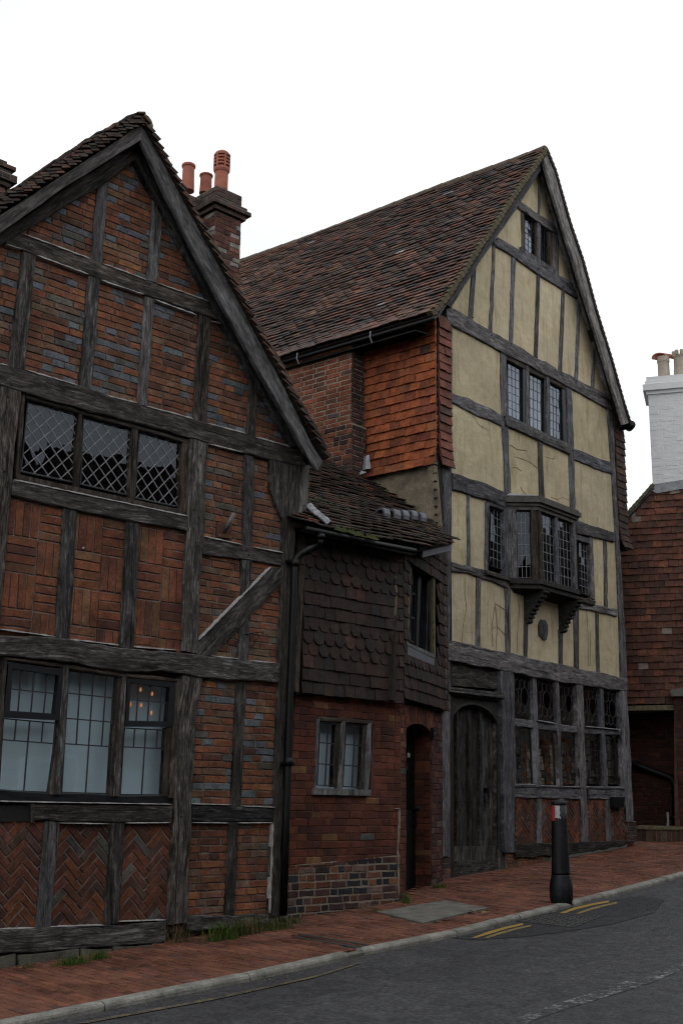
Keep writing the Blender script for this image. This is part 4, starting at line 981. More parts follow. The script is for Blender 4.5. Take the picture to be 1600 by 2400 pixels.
def pot(parent, O, hgt, r, mat, louvre=False, name='chimney_pot'):
    mb = MB()
    if not louvre: prof = [(r * 1.08, 0), (r * 1.05, hgt * .1), (r * .98, hgt * .5), (r * .96, hgt * .88), (r * 1.12, hgt * .9), (r * 1.14, hgt * .97), (r * 1.0, hgt), (r * .82, hgt), (r * .8, hgt * .7)]
    else:
        prof = [(r * 1.0, 0), (r * .98, hgt * .44), (r * 1.1, hgt * .46), (r * 1.22, hgt * .5), (r * 1.22, hgt * .55), (r * 1.1, hgt * .56)]
        z = .575
        for _ in range(4): prof += [(r * .85, hgt * z), (r * .85, hgt * (z + .035)), (r * 1.18, hgt * (z + .035)), (r * 1.2, hgt * (z + .075))]; z += .082
        prof += [(r * .95, hgt * .95), (r * .6, hgt * .99), (r * .2, hgt)]
    mb.lathe(O, prof, 20)
    if louvre:
        for k in range(6):
            a = k * math.pi / 3; c = O + np.array([math.cos(a), math.sin(a), 0]) * r * 1.12 + ZUP * hgt * .73; mb.box(c, np.array([math.cos(a), math.sin(a), 0]) * r * .1, np.array([-math.sin(a), math.cos(a), 0]) * r * .12, ZUP * hgt * .18)
    return mb.build(name, M[mat], parent, False)
def potpx(par, x, yb, yt, rpx, mat, fr, off, louvre=False):
    P = fr.at(x, yb, off); T_ = fr.at(x, yt, off); dep = (P - CAM) @ fwd; pot(par, P - ZUP * .05, (T_ - P)[2] + .05, rpx * dep / F_PX, mat, louvre)
potpx(CH, 518, 440, 353, 16, 'terracotta', L, dC - .3, True)
potpx(CH, 482, 447, 409, 14, 'terracotta', L, dC - .75)
potpx(CH, 440, 441, 385, 14.5, 'terracotta', L, dC - .85)

def pegs(fr, pts, d, root):
    mb = MB()
    for x, y in pts:
        c = fr.uv(x, y, d); r = ru(.007, .011)
        mb.fprism(fr, [(c[0] + r * math.cos(k * math.pi / 3), c[1] + r * math.sin(k * math.pi / 3)) for k in range(6)], d - .01, d + .004)
    mb.build('peg', M['stucco_gap'], root)['kind'] = 'stuff'
pegs(L, [(68, 571), (75, 578), (222, 621), (226, 640), (351, 668), (338, 672), (480, 722), (510, 738), (30, 548), (196, 926), (203, 940), (336, 962), (330, 975), (470, 1004), (462, 1018), (590, 1036), (640, 1066), (660, 1080), (20, 930), (12, 1105), (18, 1140), (455, 1195), (466, 1215), (452, 1050), (470, 1068), (578, 1290), (583, 1300), (566, 1568), (568, 1580), (655, 1562), (662, 1592), (440, 1545), (448, 1560), (300, 1540), (148, 1515), (430, 1900), (425, 1915), (440, 1700), (555, 1905), (548, 1912), (118, 1905), (280, 1920), (560, 1500), (150, 2190), (300, 2180), (572, 1440)], .046, LH)
# ================================================================ COTTAGE
CT = thing('tile_hung_cottage', 'narrow brick cottage with dark scalloped tile hanging, squeezed between the two timber framed houses', 'cottage', C1.pt(.8, .3, 0))
# upper walls under the tiles
def quad_panel(fr, px, mat, d0, d1, nm, parent): return poly_solid(fr, px, d0, d1, nm, parent, mat)
quad_panel(C1, [(706, 1215), (934, 1270), (918, 1640), (694, 1628)], 'roof_felt', -.2, .03, 'upper_wall', CT)
quad_panel(C2, [(934, 1270), (1044, 1260), (1047, 1667), (1018, 1660), (1021, 1352), (963, 1316), (954, 1512), (1019, 1540), (1019, 1664), (918, 1640)], 'roof_felt', -.2, .03, 'upper_wall', CT)
poly_solid(C1, [(701, 1320), (715, 1318), (700, 1622), (690, 1620)], -.05, .09, 'edge_board', CT, 'oak_brown')
TD = [(5, (0.036, 0.023, 0.019)), (3, (0.044, 0.026, 0.021)), (2, (0.030, 0.023, 0.021)), (1.3, (0.066, 0.031, 0.023))]
ps = Pieces()
v0 = C1.uv(699, 1625, .06)[1]; uL_ = C1.uv(703, 1622, .06)[0]; uR_ = float((C2.O - C1.O) @ C1.u) + .012; vT = C1.uv(930, 1268, .06)[1]
gauge = (C1.uv(699, 1622, .06)[1] - C1.uv(714, 1325, .06)[1]) / -10.0
rows = int((vT - v0) / gauge) + 2
def kindf(r):
    seq = {3: 'ogee', 4: 'round', 5: 'ogee', 9: 'ogee', 10: 'round', 11: 'round', 12: 'round', 13: 'round'}
    return seq.get(r, 'flat')
nc = max(6, round((uR_ - uL_) / .165)); wt = (uR_ - uL_) / nc
topline = lambda P: proj(P)[1] > 1246 + (proj(P)[0] - 722) * .20
tile_rows(ps, C1.pt(uL_, v0, .055), C1.u, ZUP, C1.n, rows, nc, gauge, wt, TD, 'tile', keep=lambda P, c, r: (P - C1.O) @ C1.u < uR_ + .03 and (P - C1.O) @ C1.u > uL_ - .02 and topline(P), kind=kindf, lift=.026)
u2a = -.012; u2b = C2.uv(1046, 1666, .06)[0]; v02 = C2.uv(1000, 1654, .06)[1]; n2 = round((u2b - u2a) / .165); w2 = (u2b - u2a) / n2
WIN2 = [(957, 1312), (1023, 1354), (1021, 1546), (950, 1516)]
def keep2(P, c, r):
    u = (P - C2.O) @ C2.u; x, y = proj(P)
    return -.02 < u < u2b + .02 and not inside(WIN2, (x, y)) and y > 1283
def kind2(r): return {3: 'ogee', 4: 'ogee', 5: 'ogee', 9: 'ogee', 10: 'ogee', 11: 'ogee'}.get(r, 'flat')
tile_rows(ps, C2.pt(u2a, v02, .055), C2.u, ZUP, C2.n, rows, n2, gauge, w2, TD, 'tile', keep=keep2, kind=kind2, lift=.026)
ps.emit('wall_tile', CT, 300, 'wall_tile')
# pale mortar down the tiled corners
for fr, pts in ((C1, [(927, 1350), (930, 1395), (926, 1440), (921, 1480), (924, 1540), (918, 1600), (919, 1636)]),):
    for a_, b_ in zip(pts[:-1], pts[1:]): bar(C1, a_, b_, 6, CT, 'corner_mortar', 'lichen', .04, .088, wob=.004)
for a_, b_ in (((1043, 1380), (1045, 1520)), ((1045, 1520), (1046, 1660)), ((1018, 1352), (1019, 1540)), ((962, 1330), (955, 1505))): bar(C2, a_, b_, 3, CT, 'corner_mortar', 'lichen', .04, .085, wob=.004)
# upper window on the splay
panes = PaneStore(CT, 300)
win = poly_solid(C2, [(953, 1504), (1019, 1534), (1019, 1543), (953, 1512)], -.1, .09, 'window', CT, 'oak_pale')
room(C2, [(957, 1316), (1021, 1356), (1019, 1542), (953, 1512)], win, .7, -.10, 'room', 'curtain', .22)
timber(C2, [(961, 1318), (954, 1510)], [(967, 1320), (959, 1512)], win, 'jamb', 'paint_dark', -.12, .01)
timber(C2, [(1004, 1342), (999, 1530)], [(1022, 1356), (1019, 1542)], win, 'jamb', 'paint_dark', -.12, .012)
timber(C2, [(982, 1330), (976, 1520)], [(988, 1333), (981, 1522)], win, 'mullion', 'paint_dark', -.10, -.02)
timber(C2, [(962, 1318), (1021, 1354)], [(962, 1330), (1021, 1366)], win, 'window_head', 'paint_dark', -.12, .014)
for q in ([(966, 1334), (982, 1344), (977, 1510), (960, 1502)], [(988, 1346), (1004, 1356), (1000, 1520), (982, 1512)]):
    leaded(C2, q, panes, win, 'grid', 2, 3, -.06, .02, 'lead_dark', 'glass', .01, frame=True, fw=.014, fd=.014)
quad_panel(C2, [(955, 1514), (1018, 1544), (1017, 1560), (955, 1534)], 'slate', .02, .085, 'sill_flashing', CT)
# lower brick wall, rust-washed above, blue and red bricks at the foot
WPAL = [(5, (0.135, 0.042, 0.026)), (4, (0.105, 0.036, 0.024)), (3, (0.16, 0.052, 0.03)), (1, (0.085, 0.035, 0.027)), (.25, (0.10, 0.10, 0.095)), (.3, (0.21, 0.11, 0.05))]
FPAL = [(5, (0.032, 0.032, 0.038)), (3, (0.085, 0.045, 0.042)), (3, (0.15, 0.062, 0.040)), (1.2, (0.21, 0.09, 0.045)), (1, (0.17, 0.11, 0.095)), (2, (0.055, 0.035, 0.033))]
ps = Pieces()
foot = ((665, 2034), (935, 2010))
top = [(690, 1612), (935, 1640)]
wx = [(746, 1679), (875, 1690), (867, 1863), (736, 1862)]
for px in ([(694, 1605), (935, 1630), (935, 1690), (688, 1680)], [(688, 1678), (746, 1684), (737, 1866), (677, 1866)], [(875, 1686), (938, 1688), (940, 1870), (867, 1866)], [(677, 1864), (940, 1868), (936, 2012), (667, 2040)]):
    pn, reg = panel(C1, px, 'mortar_red', CT); 
    if area(reg) < 0: reg = reg[::-1]
allr = region_uv(C1, [(694, 1605), (937, 1632), (937, 2014), (667, 2042)])
wr = region_uv(C1, wx)
wu0, wu1, wv0, wv1 = bbox(wr)
def strip(u0, u1, v0, v1): return [np.array(p) for p in ((u0, v0), (u1, v0), (u1, v1), (u0, v1))]
uu0, uu1, vv0, vv1 = bbox(allr); crs = .0745
pn = [o for o in CT.children if o.name.startswith('brick_panel')][0]
v = vv1
while v > vv0 - .1:
    r0, r1 = v - crs, v
    rows_ = [(uu0 - .05, uu1 + .05)] if (r0 > wv1 - .02 or r1 < wv0 + .02) else [(uu0 - .05, wu0), (wu1, uu1 + .05)]
    for a_, b_ in rows_:
        rg = strip(a_, b_, r0, r1); rg = clip_to(rg, allr)
        if len(rg) > 2 and abs(area(rg)) > .001:
            L_ = .225; u = a_ - ru(0, .2) if (a_ < wu0 - .01) else a_ - (0 if round(v / crs) % 2 else .11)
            while u < b_:
                l = R.choice((L_, L_, L_, L_ * .5)); put_brick(ps, C1, rg, u + l / 2, v - crs / 2, l - .006, crs - .006, 0, WPAL, 'brick_wash', pn, 0, .008); u += l
    v -= crs
fr_ = region_uv(C1, [(666, 2032), (936, 2006), (934, 2130), (664, 2162)])
pnf, reg = panel(C1, [(664, 2030), (937, 2004), (934, 2132), (662, 2164)], 'mortar_pale', CT, d1=.006)
v = bbox(fr_)[3]; k = 0
u0, u1, v0_, v1_ = bbox(fr_)
while v > v0_:
    u = u0 - ru(0, .15)
    while u < u1:
        l = R.choice((.225, .225, .225, .115, .16, .11)); put_brick(ps, C1, fr_, u + l / 2, v - .037, l - .016, .057, ru(-.012, .012), FPAL, 'brick', pnf, .006, .010); u += l
    v -= .074
# splay: wall with arched doorway
archc = [(950, 1712), (953, 1704), (960, 1699), (968, 1696), (978, 1696), (988, 1698), (997, 1703), (1004, 1711), (1009, 1722), (1011, 1734)]
doorpx = [(945, 2108), (951, 1712)] + archc[1:] + [(1009, 2090)]
du0, du1 = C2.uv(950, 1800)[0], C2.uv(1010, 1800)[0]; dv1 = C2.uv(978, 1697)[1]; dvs = C2.uv(951, 1712)[1]
e2 = C2.uv(1036, 1900)[0]
mb = MB(); 
for a_, b_, c_, d_ in ((-.02, du0, .2, 3.0), (du1, e2, .2, 3.0), (du0 - .001, du1 + .001, dv1 + .005, 3.0)): mb.fprism(C2, [(a_, c_), (b_, c_), (b_, d_), (a_, d_)], -.1, 0)
pn2 = mb.build('brick_panel', M['mortar_red'], CT)
# arch soffit filler
ar = [C2.uv(x, y) for x, y in archc]; mb = MB()
for p, q in zip(ar[:-1], ar[1:]): mb.fprism(C2, [p, q, (q[0], dv1 + .02), (p[0], dv1 + .02)], -.1, .006)
mb.build('door_arch', M['brick_arch'] if 'brick_arch' in M else M['mortar_red'], CT)
v = 3.0; k = 0
while v > .3:
    for a_, b_ in ([(-.0, e2)] if v - .0745 > dv1 + .22 else [(0, du0), (du1, e2)]):
        rg = strip(a_, b_, v - crs, v); u = a_ - (.11 if k % 2 else 0)
        while u < b_:
            l = R.choice((.225, .225, .115)); put_brick(ps, C2, rg, u + l / 2, v - crs / 2, l - .006, crs - .006, 0, WPAL if a_ < du1 - .01 else [(3, (0.075, 0.03, 0.032)), (1, (0.12, 0.05, 0.035)), (2, (0.06, 0.028, 0.03)), (.6, (0.12, 0.085, 0.07))], 'brick_wash', pn2, 0, .009); u += l
    v -= crs; k += 1
# gauged arch of bricks on end
nA = 16; cu = (du0 + du1) / 2
for i in range(nA):
    f = (i + .5) / nA; p = np.array([np.interp(f * (len(ar) - 1), range(len(ar)), [q[j] for q in ar]) for j in (0, 1)])
    a_ = (f - .5) * -0.75; put_brick(ps, C2, strip(-.02, e2, 1, 3.2), p[0] - math.sin(a_) * .12, p[1] + .118, .215, (du1 - du0) / nA * .96, math.pi / 2 + a_, WPAL, 'brick_wash', pn2, .002, .012)
ps.emit('brick', CT, 300, 'brick', hide=lambda x, y: inside(doorpx, (x, y)))
fillet(C1, (937, 1895), (933, 1990), CT, 0, .02, .03, 'mortar_pale', 'mortar_streak'); fillet(C1, (933, 1990), (934, 2098), CT, 0, .02, .03, 'mortar_pale', 'mortar_streak'); fillet(C1, (926, 1895), (938, 1896), CT, 0, .02, .02, 'mortar_pale', 'mortar_streak')
# reveals, dark gate and door number
def c2(u, v, d): return C2.pt(u, v, d)
DD = .21
mb = MB(); mb.prism([c2(du1, .3, -.012), c2(du1, 2.6, -.012), c2(du1, 2.6, -DD), c2(du1, .3, -DD)], [c2(du1 + .08, .3, -.012), c2(du1 + .08, 2.6, -.012), c2(du1 + .08, 2.6, -DD), c2(du1 + .08, .3, -DD)]); rv = mb.build('door_reveal', M['mortar_red'], CT)
f3 = Frame(c2(du1, 0, 0), C2.n); f3 = f3 if f3.n @ C2.u < 0 else Frame(c2(du1, 0, 0), -C2.n)
ps = Pieces()
u_lo, u_hi = sorted(((c2(du1, 0, -.015) - f3.O) @ f3.u, (c2(du1, 0, -DD) - f3.O) @ f3.u)); v = 2.6; k = 0
while v > .4:
    rg = strip(u_lo, u_hi, v - crs, v); u = u_lo - (.11 if k % 2 else 0)
    while u < u_hi: put_brick(ps, f3, rg, u + .1125, v - crs / 2, .219, crs - .007, 0, WPAL, 'brick_wash', rv, 0, .006); u += .225
    v -= crs; k += 1
ps.emit('brick', CT, 0, 'brick')
mb = MB(); mb.fprism(C2, [(du0 - .1, dv1 + .0), (du1 + .1, dv1 + .0), (du1 + .1, dv1 + .1), (du0 - .1, dv1 + .1)], -DD - .1, -.1); mb.build('door_lining', M['mortar_red'], CT)
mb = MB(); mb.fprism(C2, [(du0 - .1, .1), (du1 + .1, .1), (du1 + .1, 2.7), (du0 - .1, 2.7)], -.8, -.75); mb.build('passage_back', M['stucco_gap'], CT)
gate = MB(); gz0, gz1 = .50, dv1 + .02; gu0, gu1 = du0 + .0, du1 - .012; vm = 1.42
gate.fprism(C2, [(gu0, gz0), (gu1, gz0), (gu1, vm), (gu0, vm)], -DD - .03, -DD + .01)
gate = gate.build('iron_gate', M['iron'], CT)
for i in range(13):
    u = gu0 + .01 + i * (gu1 - gu0 - .02) / 12; mb = MB(); mb.fprism(C2, [(u - .011, vm), (u + .011, vm), (u + .011, gz1), (u - .011, gz1)], -DD - .02, -DD + .003); mb.build('gate_bar', M['iron'], gate)
mb = MB(); mb.fprism(C2, [(gu0, vm + .85), (gu1, vm + .85), (gu1, vm + .89), (gu0, vm + .89)], -DD - .021, -DD + .005); mb.tube([C2.pt((gu0 + gu1) / 2 + .2 * math.cos(t), vm + .55 + .14 * math.sin(t), -DD + .01) for t in np.linspace(math.pi, 2 * math.pi, 12)], .008, 6); mb.build('gate_scroll', M['iron'], gate)
mb = MB(); mb.lathe(C2.pt(gu1 - .06, 1.44, -DD + .05), [(.005, -.03), (.03, -.02), (.034, 0), (.03, .02), (.005, .03)], 12); mb.box(C2.pt(gu1 - .07, 1.30, -DD + .02), C2.u * .035, C2.n * .02, ZUP * .07); mb.build('gate_handle', M['iron'], gate)
# number plate 5A
pl = poly_solid(C2, [(953, 1763), (961, 1764), (961, 1777), (953, 1776)], -DD, -.16, 'number_plate', CT, 'paint_dark')
def stroke_text(fr, u, v, h, w, txt, d, mat, parent, name='number'):
    G_ = {'5': [[(1, 1), (0, 1), (0, .55), (.75, .58), (1, .3), (.7, 0), (0, .05)]], 'A': [[(0, 0), (.5, 1), (1, 0)], [(.2, .38), (.8, .38)]]}
    mb = MB(); x = u
    for ch in txt:
        for s_ in G_[ch]:
            for p, q in zip(s_[:-1], s_[1:]):
                a_ = np.array([x + p[0] * w, v + p[1] * h]); b_ = np.array([x + q[0] * w, v + q[1] * h]); t = unit(b_ - a_); nn = np.array([-t[1], t[0]]) * h * .09
                mb.fprism(fr, [a_ + nn - t * h * .06, b_ + nn + t * h * .06, b_ - nn + t * h * .06, a_ - nn - t * h * .06], d, d + .004 + ru(0, .001))
        x += w * 1.4
    return mb.build(name, M[mat], parent)
uv0 = C2.uv(954, 1775, -.158); uv1 = C2.uv(960, 1765, -.158); stroke_text(C2, uv0[0] + .006, uv0[1] + .006, (uv1 - uv0)[1] - .012, (uv1 - uv0)[0] * .38, '5A', -.159, 'white_band', pl)
bell = poly_solid(C2, [(1015, 1705), (1022, 1708), (1023, 1726), (1016, 1729)], .01, .05, 'door_bell', CT, 'paint_dark')
mb = MB(); mb.lathe(C2.at(1019, 1719, .055), [(.002, -.008), (.010, 0), (.002, .008)], 8); mb.build('bell_push', M['flash'], bell)
# lower window with blind
panes2 = panes
win = poly_solid(C1, [(738, 1847), (869, 1851), (867, 1865), (736, 1862)], -.06, .045, 'window', CT, 'oak_pale')
room(C1, [(746, 1681), (873, 1691), (866, 1863), (737, 1860)], win, .6, -.06, 'room', 'blind', .12)
timber(C1, [(745, 1679), (876, 1689)], [(746, 1690), (875, 1700)], win, 'window_head', 'oak_brown', -.06, .012)
timber(C1, [(745, 1684), (736, 1850)], [(750, 1684), (742, 1850)], win, 'jamb', 'oak_grey', -.06, .015)
timber(C1, [(863, 1694), (855, 1852)], [(874, 1694), (866, 1852)], win, 'jamb', 'oak_grey', -.06, .015)
timber(C1, [(852, 1698), (844, 1848)], [(863, 1698), (855, 1850)], win, 'jamb', 'oak_brown', -.07, -.012)
timber(C1, [(803, 1690), (795, 1850)], [(811, 1691), (803, 1850)], win, 'mullion', 'oak_pale', -.06, .015)
timber(C1, [(787, 1696), (779, 1845)], [(803, 1697), (796, 1845)], win, 'jamb', 'oak_brown', -.08, -.02)
for q in ([(750, 1694), (788, 1698), (780, 1842), (743, 1840)], [(811, 1699), (853, 1703), (846, 1846), (803, 1843)]):
    leaded(C1, q, panes2, win, 'grid', d=-.03, came=.010, cmat='lead_dark', gmat='glass', tilt=.008, xs=[0, .5, 1], ys=[0, .32, .66, 1])
panes.emit()
# roof
E0, E1 = C1.at(722, 1229, .30), C1.at(885, 1264, .30); Q = S.at(870, 1130)
RE = unit(E1 - E0); RN = unit(np.cross(RE, Q - E0)); RN = RN if RN[2] > 0 else -RN; RS = unit(np.cross(RN, RE)); RS = RS if RS[2] > 0 else -RS
RPX = [(690, 1226), (722, 1230), (962, 1283), (990, 1284), (1062, 1268), (1036, 1248), (1017, 1232), (870, 1128), (830, 1096), (786, 1038), (768, 1040), (690, 1040)]
def rp(x, y, h=0): return plane_at(x, y, E0 + RN * h, RN)
mb = MB(); V = [rp(x, y, -.02) for x, y in RPX]; mb.prism(V, [v - RN * .05 for v in V]); mb.build('roof', M['roof_felt'], CT)
ps = Pieces(); RC = [(4, (0.070, 0.046, 0.036)), (4, (0.050, 0.038, 0.032)), (1.6, (0.10, 0.054, 0.038)), (.6, (0.15, 0.066, 0.042)), (1.5, (0.06, 0.055, 0.035))]
P0 = E0 - RE * 1.2 - RS * .03
sgc = lambda x, y: RN * (.022 * math.sin(x * 2.2 + 1) + .018 * math.sin(y * 3.1))
tile_rows(ps, P0, RE, RS, RN, 34, 30, .098, .165, RC, 'rooftile', keep=lambda P, c, r: inside(RPX, proj(P)), jit=.008, lift=.038, th=.013, sag=sgc)
ps.emit('roof_tile', CT, 300, hide=lambda x, y: x < 700)
# eave boards, gutter and soffit
poly_solid(C1, [(712, 1232), (962, 1286), (960, 1300), (712, 1244)], .1, .24, 'fascia', CT, 'stucco_gap')
poly_solid(C1, [(700, 1236), (715, 1232), (714, 1322), (698, 1322)], -.1, .10, 'end_board', CT, 'oak_brown')
A = rp(990, 1285, -.06); B_ = rp(1058, 1270, -.06); mb = MB(); dn = ZUP * .11; mb.prism([A, B_, B_ - dn, A - dn], [p + unit(np.cross(B_ - A, ZUP)) * -.03 for p in (A, B_, B_ - dn, A - dn)]); mb.build('splay_fascia', M['slate'], CT)
V = [C1.at(712, 1243, .24), C1.at(962, 1298, .24), C2.at(1040, 1290, .0), C1.at(930, 1270, -.1), C1.at(712, 1222, -.1)]; mb = MB(); mb.prism(V, [v - ZUP * .015 for v in V]); mb.build('soffit', M['stucco_gap'], CT)
mb = MB(); mb.tube([C1.at(716, 1239, .35), C1.at(850, 1268, .35), C1.at(972, 1291, .36)], .030, 10); gt = mb.build('gutter', M['iron'], CT, True)
# grey ridge slates left lying on the roof
for i, (x, y, c, w_) in enumerate(((895, 1211, 'slate', 22), (918, 1214, 'slate', 22), (939, 1217, 'slate', 21), (958, 1218, 'slate', 22), (979, 1224, 'slate', 24))):
    P = rp(x, y, .045); mb = MB(); e = unit(RE + RS * ru(-.12, .12)); s_ = np.cross(RN, e); arc = []; hw = .085
    for d in (-.052, .05 + .012 * (i % 2)):
        for t in np.linspace(.35, math.pi - .35, 7): arc.append(P + e * d + s_ * (hw * 1.1 * math.cos(t)) + RN * (.13 * math.sin(t) - .02 + .006 * i))
        for t in np.linspace(math.pi - .35, .35, 7): arc.append(P + e * d + s_ * (hw * .95 * math.cos(t)) + RN * (.115 * math.sin(t) - .035 + .006 * i))
    mb.add(arc, [tuple(range(14)), tuple(range(27, 13, -1))] + [(k_, k_ + 14, (k_ + 1) % 14 + 14, (k_ + 1) % 14) for k_ in range(14)])
    o = mb.build('loose_ridge_tile', M['slate'], None)
    tag(o, ('grey curved tile at the left end of the row lying loose on the cottage roof', 'second grey curved tile from the left in the loose row on the cottage roof', 'palest grey curved tile, middle of the loose row on the cottage roof', 'fourth grey curved tile from the left in the loose row on the cottage roof', 'grey curved tile at the right end of the loose row, next to the rendered wall')[i], 'tile', 'loose grey tiles lying on the cottage roof')
# crumpled lead where roof and walls meet
def lead_lump(pts, wid, name, parent, hfun, n=14):
    V = []; A = resample(np.array(pts), n)
    for i, p in enumerate(A):
        for k in range(6):
            f = k / 5 - .5; V.append(np.asarray(p) + RE * f * wid * (1 - .5 * abs(i / (n - 1) - .3)) + RN * (.05 * (1 - abs(f) * 1.6) + ru(-.010, .010)) + RS * ru(-.006, .006))
    Fc = [(i * 6 + k, i * 6 + k + 1, (i + 1) * 6 + k + 1, (i + 1) * 6 + k) for i in range(n - 1) for k in range(5)]
    V2 = [v - RN * .012 for v in V]; N = len(V); Fc2 = [tuple(q + N for q in f[::-1]) for f in Fc]
    return mesh(name, V + V2, Fc + Fc2, M['flash'], parent)
lead_lump([rp(724, 1188, .05), rp(742, 1206, .06), rp(772, 1230, .05)], .14, 'lead_flashing', CT, None)
lead_lump([rp(788, 1040, .05), rp(815, 1075, .05), rp(836, 1100, .05)], .12, 'flashing_mortar', CT, None)
CT.children[-1] if False else None
LAST[0].data.materials[0] = M['lichen']
mb = MB()
for i in range(4):
    a_ = np.array([(832, 1064), (839, 1072), (848, 1074), (858, 1068), (864, 1066)][i]); b_ = np.array([(832, 1064), (839, 1072), (848, 1074), (858, 1068), (864, 1066)][i + 1])
    lo = np.array([(826, 1096), (840, 1100), (846, 1104), (856, 1100), (868, 1098)]); 
    q = [S.at(*a_, .10 + .03 * (i % 2)), S.at(*b_, .10 + .03 * ((i + 1) % 2)), S.at(*lo[i + 1], .13 + .04 * ((i + 1) % 2)), S.at(*lo[i], .13 + .04 * (i % 2))]
    mb.prism(q, [p - S.n * .012 for p in q])
q = [S.at(828, 1096, .15), S.at(842, 1102, .19), S.at(858, 1106, .16), S.at(840, 1112, .22)]; mb.prism(q, [p - ZUP * .01 for p in q]); mb.build('lead_apron', M['flash'], CT)
# moss on the roof
V = []; Fc = []
def moss_blob(P, r):
    n0 = len(V)
    for k in range(7):
        a_ = k * 2 * math.pi / 7; V.append(P + (RE * math.cos(a_) + RS * math.sin(a_)) * r * ru(.7, 1.2))
    V.append(P + RN * r * .6)
    for k in range(7): Fc.append((n0 + k, n0 + (k + 1) % 7, n0 + 7))
for (x0, y0), (x1, y1), n_, sp in (((785, 1238), (885, 1264), 210, 3.2), ((725, 1166), (792, 1186), 60, 4.5), ((800, 1160), (812, 1186), 24, 6), ((700, 1180), (740, 1190), 20, 6)):
    for _ in range(n_):
        f = R.random(); x = x0 + (x1 - x0) * f + R.gauss(0, 2); y = y0 + (y1 - y0) * f + R.gauss(0, sp)
        if inside(RPX, (x, y)): moss_blob(rp(x, y, .03), ru(.008, .022))
M['moss'] = plain('green_moss', (0.045, 0.055, 0.012), .5, 30, .95, .5)
o = mesh('moss', V, Fc, M['moss'], CT); o['kind'] = 'stuff'
# ---------------- black drainpipe in the corner
DP = thing('drainpipe', 'black cast iron downpipe in the corner between the brick timber house and the cottage', 'drainpipe', L.at(664, 2152, .12))
pth = [C1.at(750, 1262, .34), C1.at(748, 1272, .33), C1.at(741, 1281, .28), L.at(722, 1288, .2), L.at(704, 1298, .14), L.at(694, 1309, .12), L.at(690, 1324, .12), L.at(688, 1400, .12), L.at(679, 1640, .12), L.at(671, 1900, .12), L.at(664, 2152, .12)]
mb = MB(); mb.tube(pth, .037, 14); mb.build('pipe', M['iron'], DP, True)
for nm, x0, y0, x1, y1, r in (('collar', 690, 1312, 689.6, 1328, .046), ('collar', 676.2, 1776, 675.4, 1796, .047), ('foot', 664.4, 2146, 664, 2162, .05), ('hopper', 750, 1252, 750, 1264, .05)):
    fr, d = (C1, .34) if nm == 'hopper' else (L, .12); mb = MB(); mb.tube([fr.at(x0, y0, d), fr.at(x1, y1, d)], r, 14); mb.build(nm, M['iron'], DP, True)
mb = MB(); mb.box(L.at(671, 1790, .07), L.u * .07, L.n * .05, ZUP * .012); mb.box(L.at(682, 1318, .07), L.u * .06, L.n * .05, ZUP * .012); mb.build('pipe_bracket', M['iron'], DP)
# ================================================================ CREAM HOUSE
YH = thing('cream_timber_house', 'tall narrow gabled house with cream plaster between silver oak timbers and a big oriel window', 'house', Y.pt(2.5, .6, 0))
def ty(A, B, name='stud', mat='oak_grey', d1=.022, d0=-.06, **k): return timber(Y, A, B, YH, name, mat, d0, d1, **{**dict(wob=.006), **k})
t = {}
t['post'] = ty([(1049, 712), (1053, 920), (1051, 1105)], [(1060, 720), (1060, 920), (1058, 1105)], 'corner_post')
t['post2'] = ty([(1038, 1098), (1041, 1300), (1036, 1512)], [(1059, 1104), (1058, 1300), (1054, 1514)], 'corner_post', d1=.03)
t['post3'] = ty([(1030, 1665), (1030, 2007)], [(1054, 1540), (1055, 2007)], 'door_post', 'oak_grey', .05)
t['lpost_mid'] = ty([(1040, 1512), (1046, 1668)], [(1055, 1512), (1056, 1668)], 'door_post', 'oak_grey', .04)
t['tie'] = ty([(1044, 714), (1097, 741), (1145, 773), (1195, 799), (1255, 836), (1352, 888), (1430, 930)], [(1050, 758), (1110, 788), (1172, 823), (1240, 857), (1335, 908), (1432, 962)], 'tie_beam', d1=.04, wob=.01)
t['col'] = ty([(1155, 548), (1250, 606), (1352, 670)], [(1158, 574), (1200, 598), (1260, 642), (1360, 704)], 'collar_beam', d1=.04, wob=.008)
t['lint'] = ty([(1212, 466), (1258, 498), (1310, 532)], [(1216, 488), (1258, 518), (1312, 554)], 'lintel', d1=.04)
t['k'] = ty([(1263, 398), (1261, 502)], [(1269, 402), (1266, 505)])
for nm, A, B in (('a', [(1107, 622), (1098, 745)], [(1117, 612), (1108, 750)]), ('b', [(1156, 566), (1146, 775)], [(1162, 570), (1154, 779)]), ('c', [(1200, 598), (1194, 800)], [(1209, 603), (1202, 804)]), ('d', [(1259, 640), (1252, 838)], [(1266, 644), (1260, 843)]),
                 ('e', [(1317, 676), (1309, 866)], [(1324, 680), (1317, 872)]), ('f', [(1354, 702), (1347, 888)], [(1360, 706), (1354, 892)]), ('g', [(1389, 790), (1386, 906)], [(1395, 796), (1393, 912)])): t[nm] = ty(A, B)
t['pw1'] = ty([(1172, 820), (1176, 980), (1184, 1155)], [(1186, 830), (1190, 985), (1198, 1160)], 'post', wob=.009)
t['b2l'] = ty([(1057, 918), (1120, 943), (1176, 971)], [(1057, 943), (1120, 974), (1177, 999)], 'rail', wob=.010, d1=.03)
t['b2r'] = ty([(1342, 1051), (1390, 1068), (1434, 1083)], [(1344, 1076), (1390, 1096), (1434, 1111)], 'rail', wob=.010, d1=.03)
t['sill2'] = ty([(1183, 975), (1260, 1010), (1338, 1048)], [(1186, 997), (1260, 1029), (1336, 1065)], 'window_sill', 'oak_pale', .05)
t['pw2'] = ty([(1328, 904), (1332, 1040), (1337, 1202)], [(1339, 912), (1345, 1050), (1348, 1206)], 'post', wob=.008)
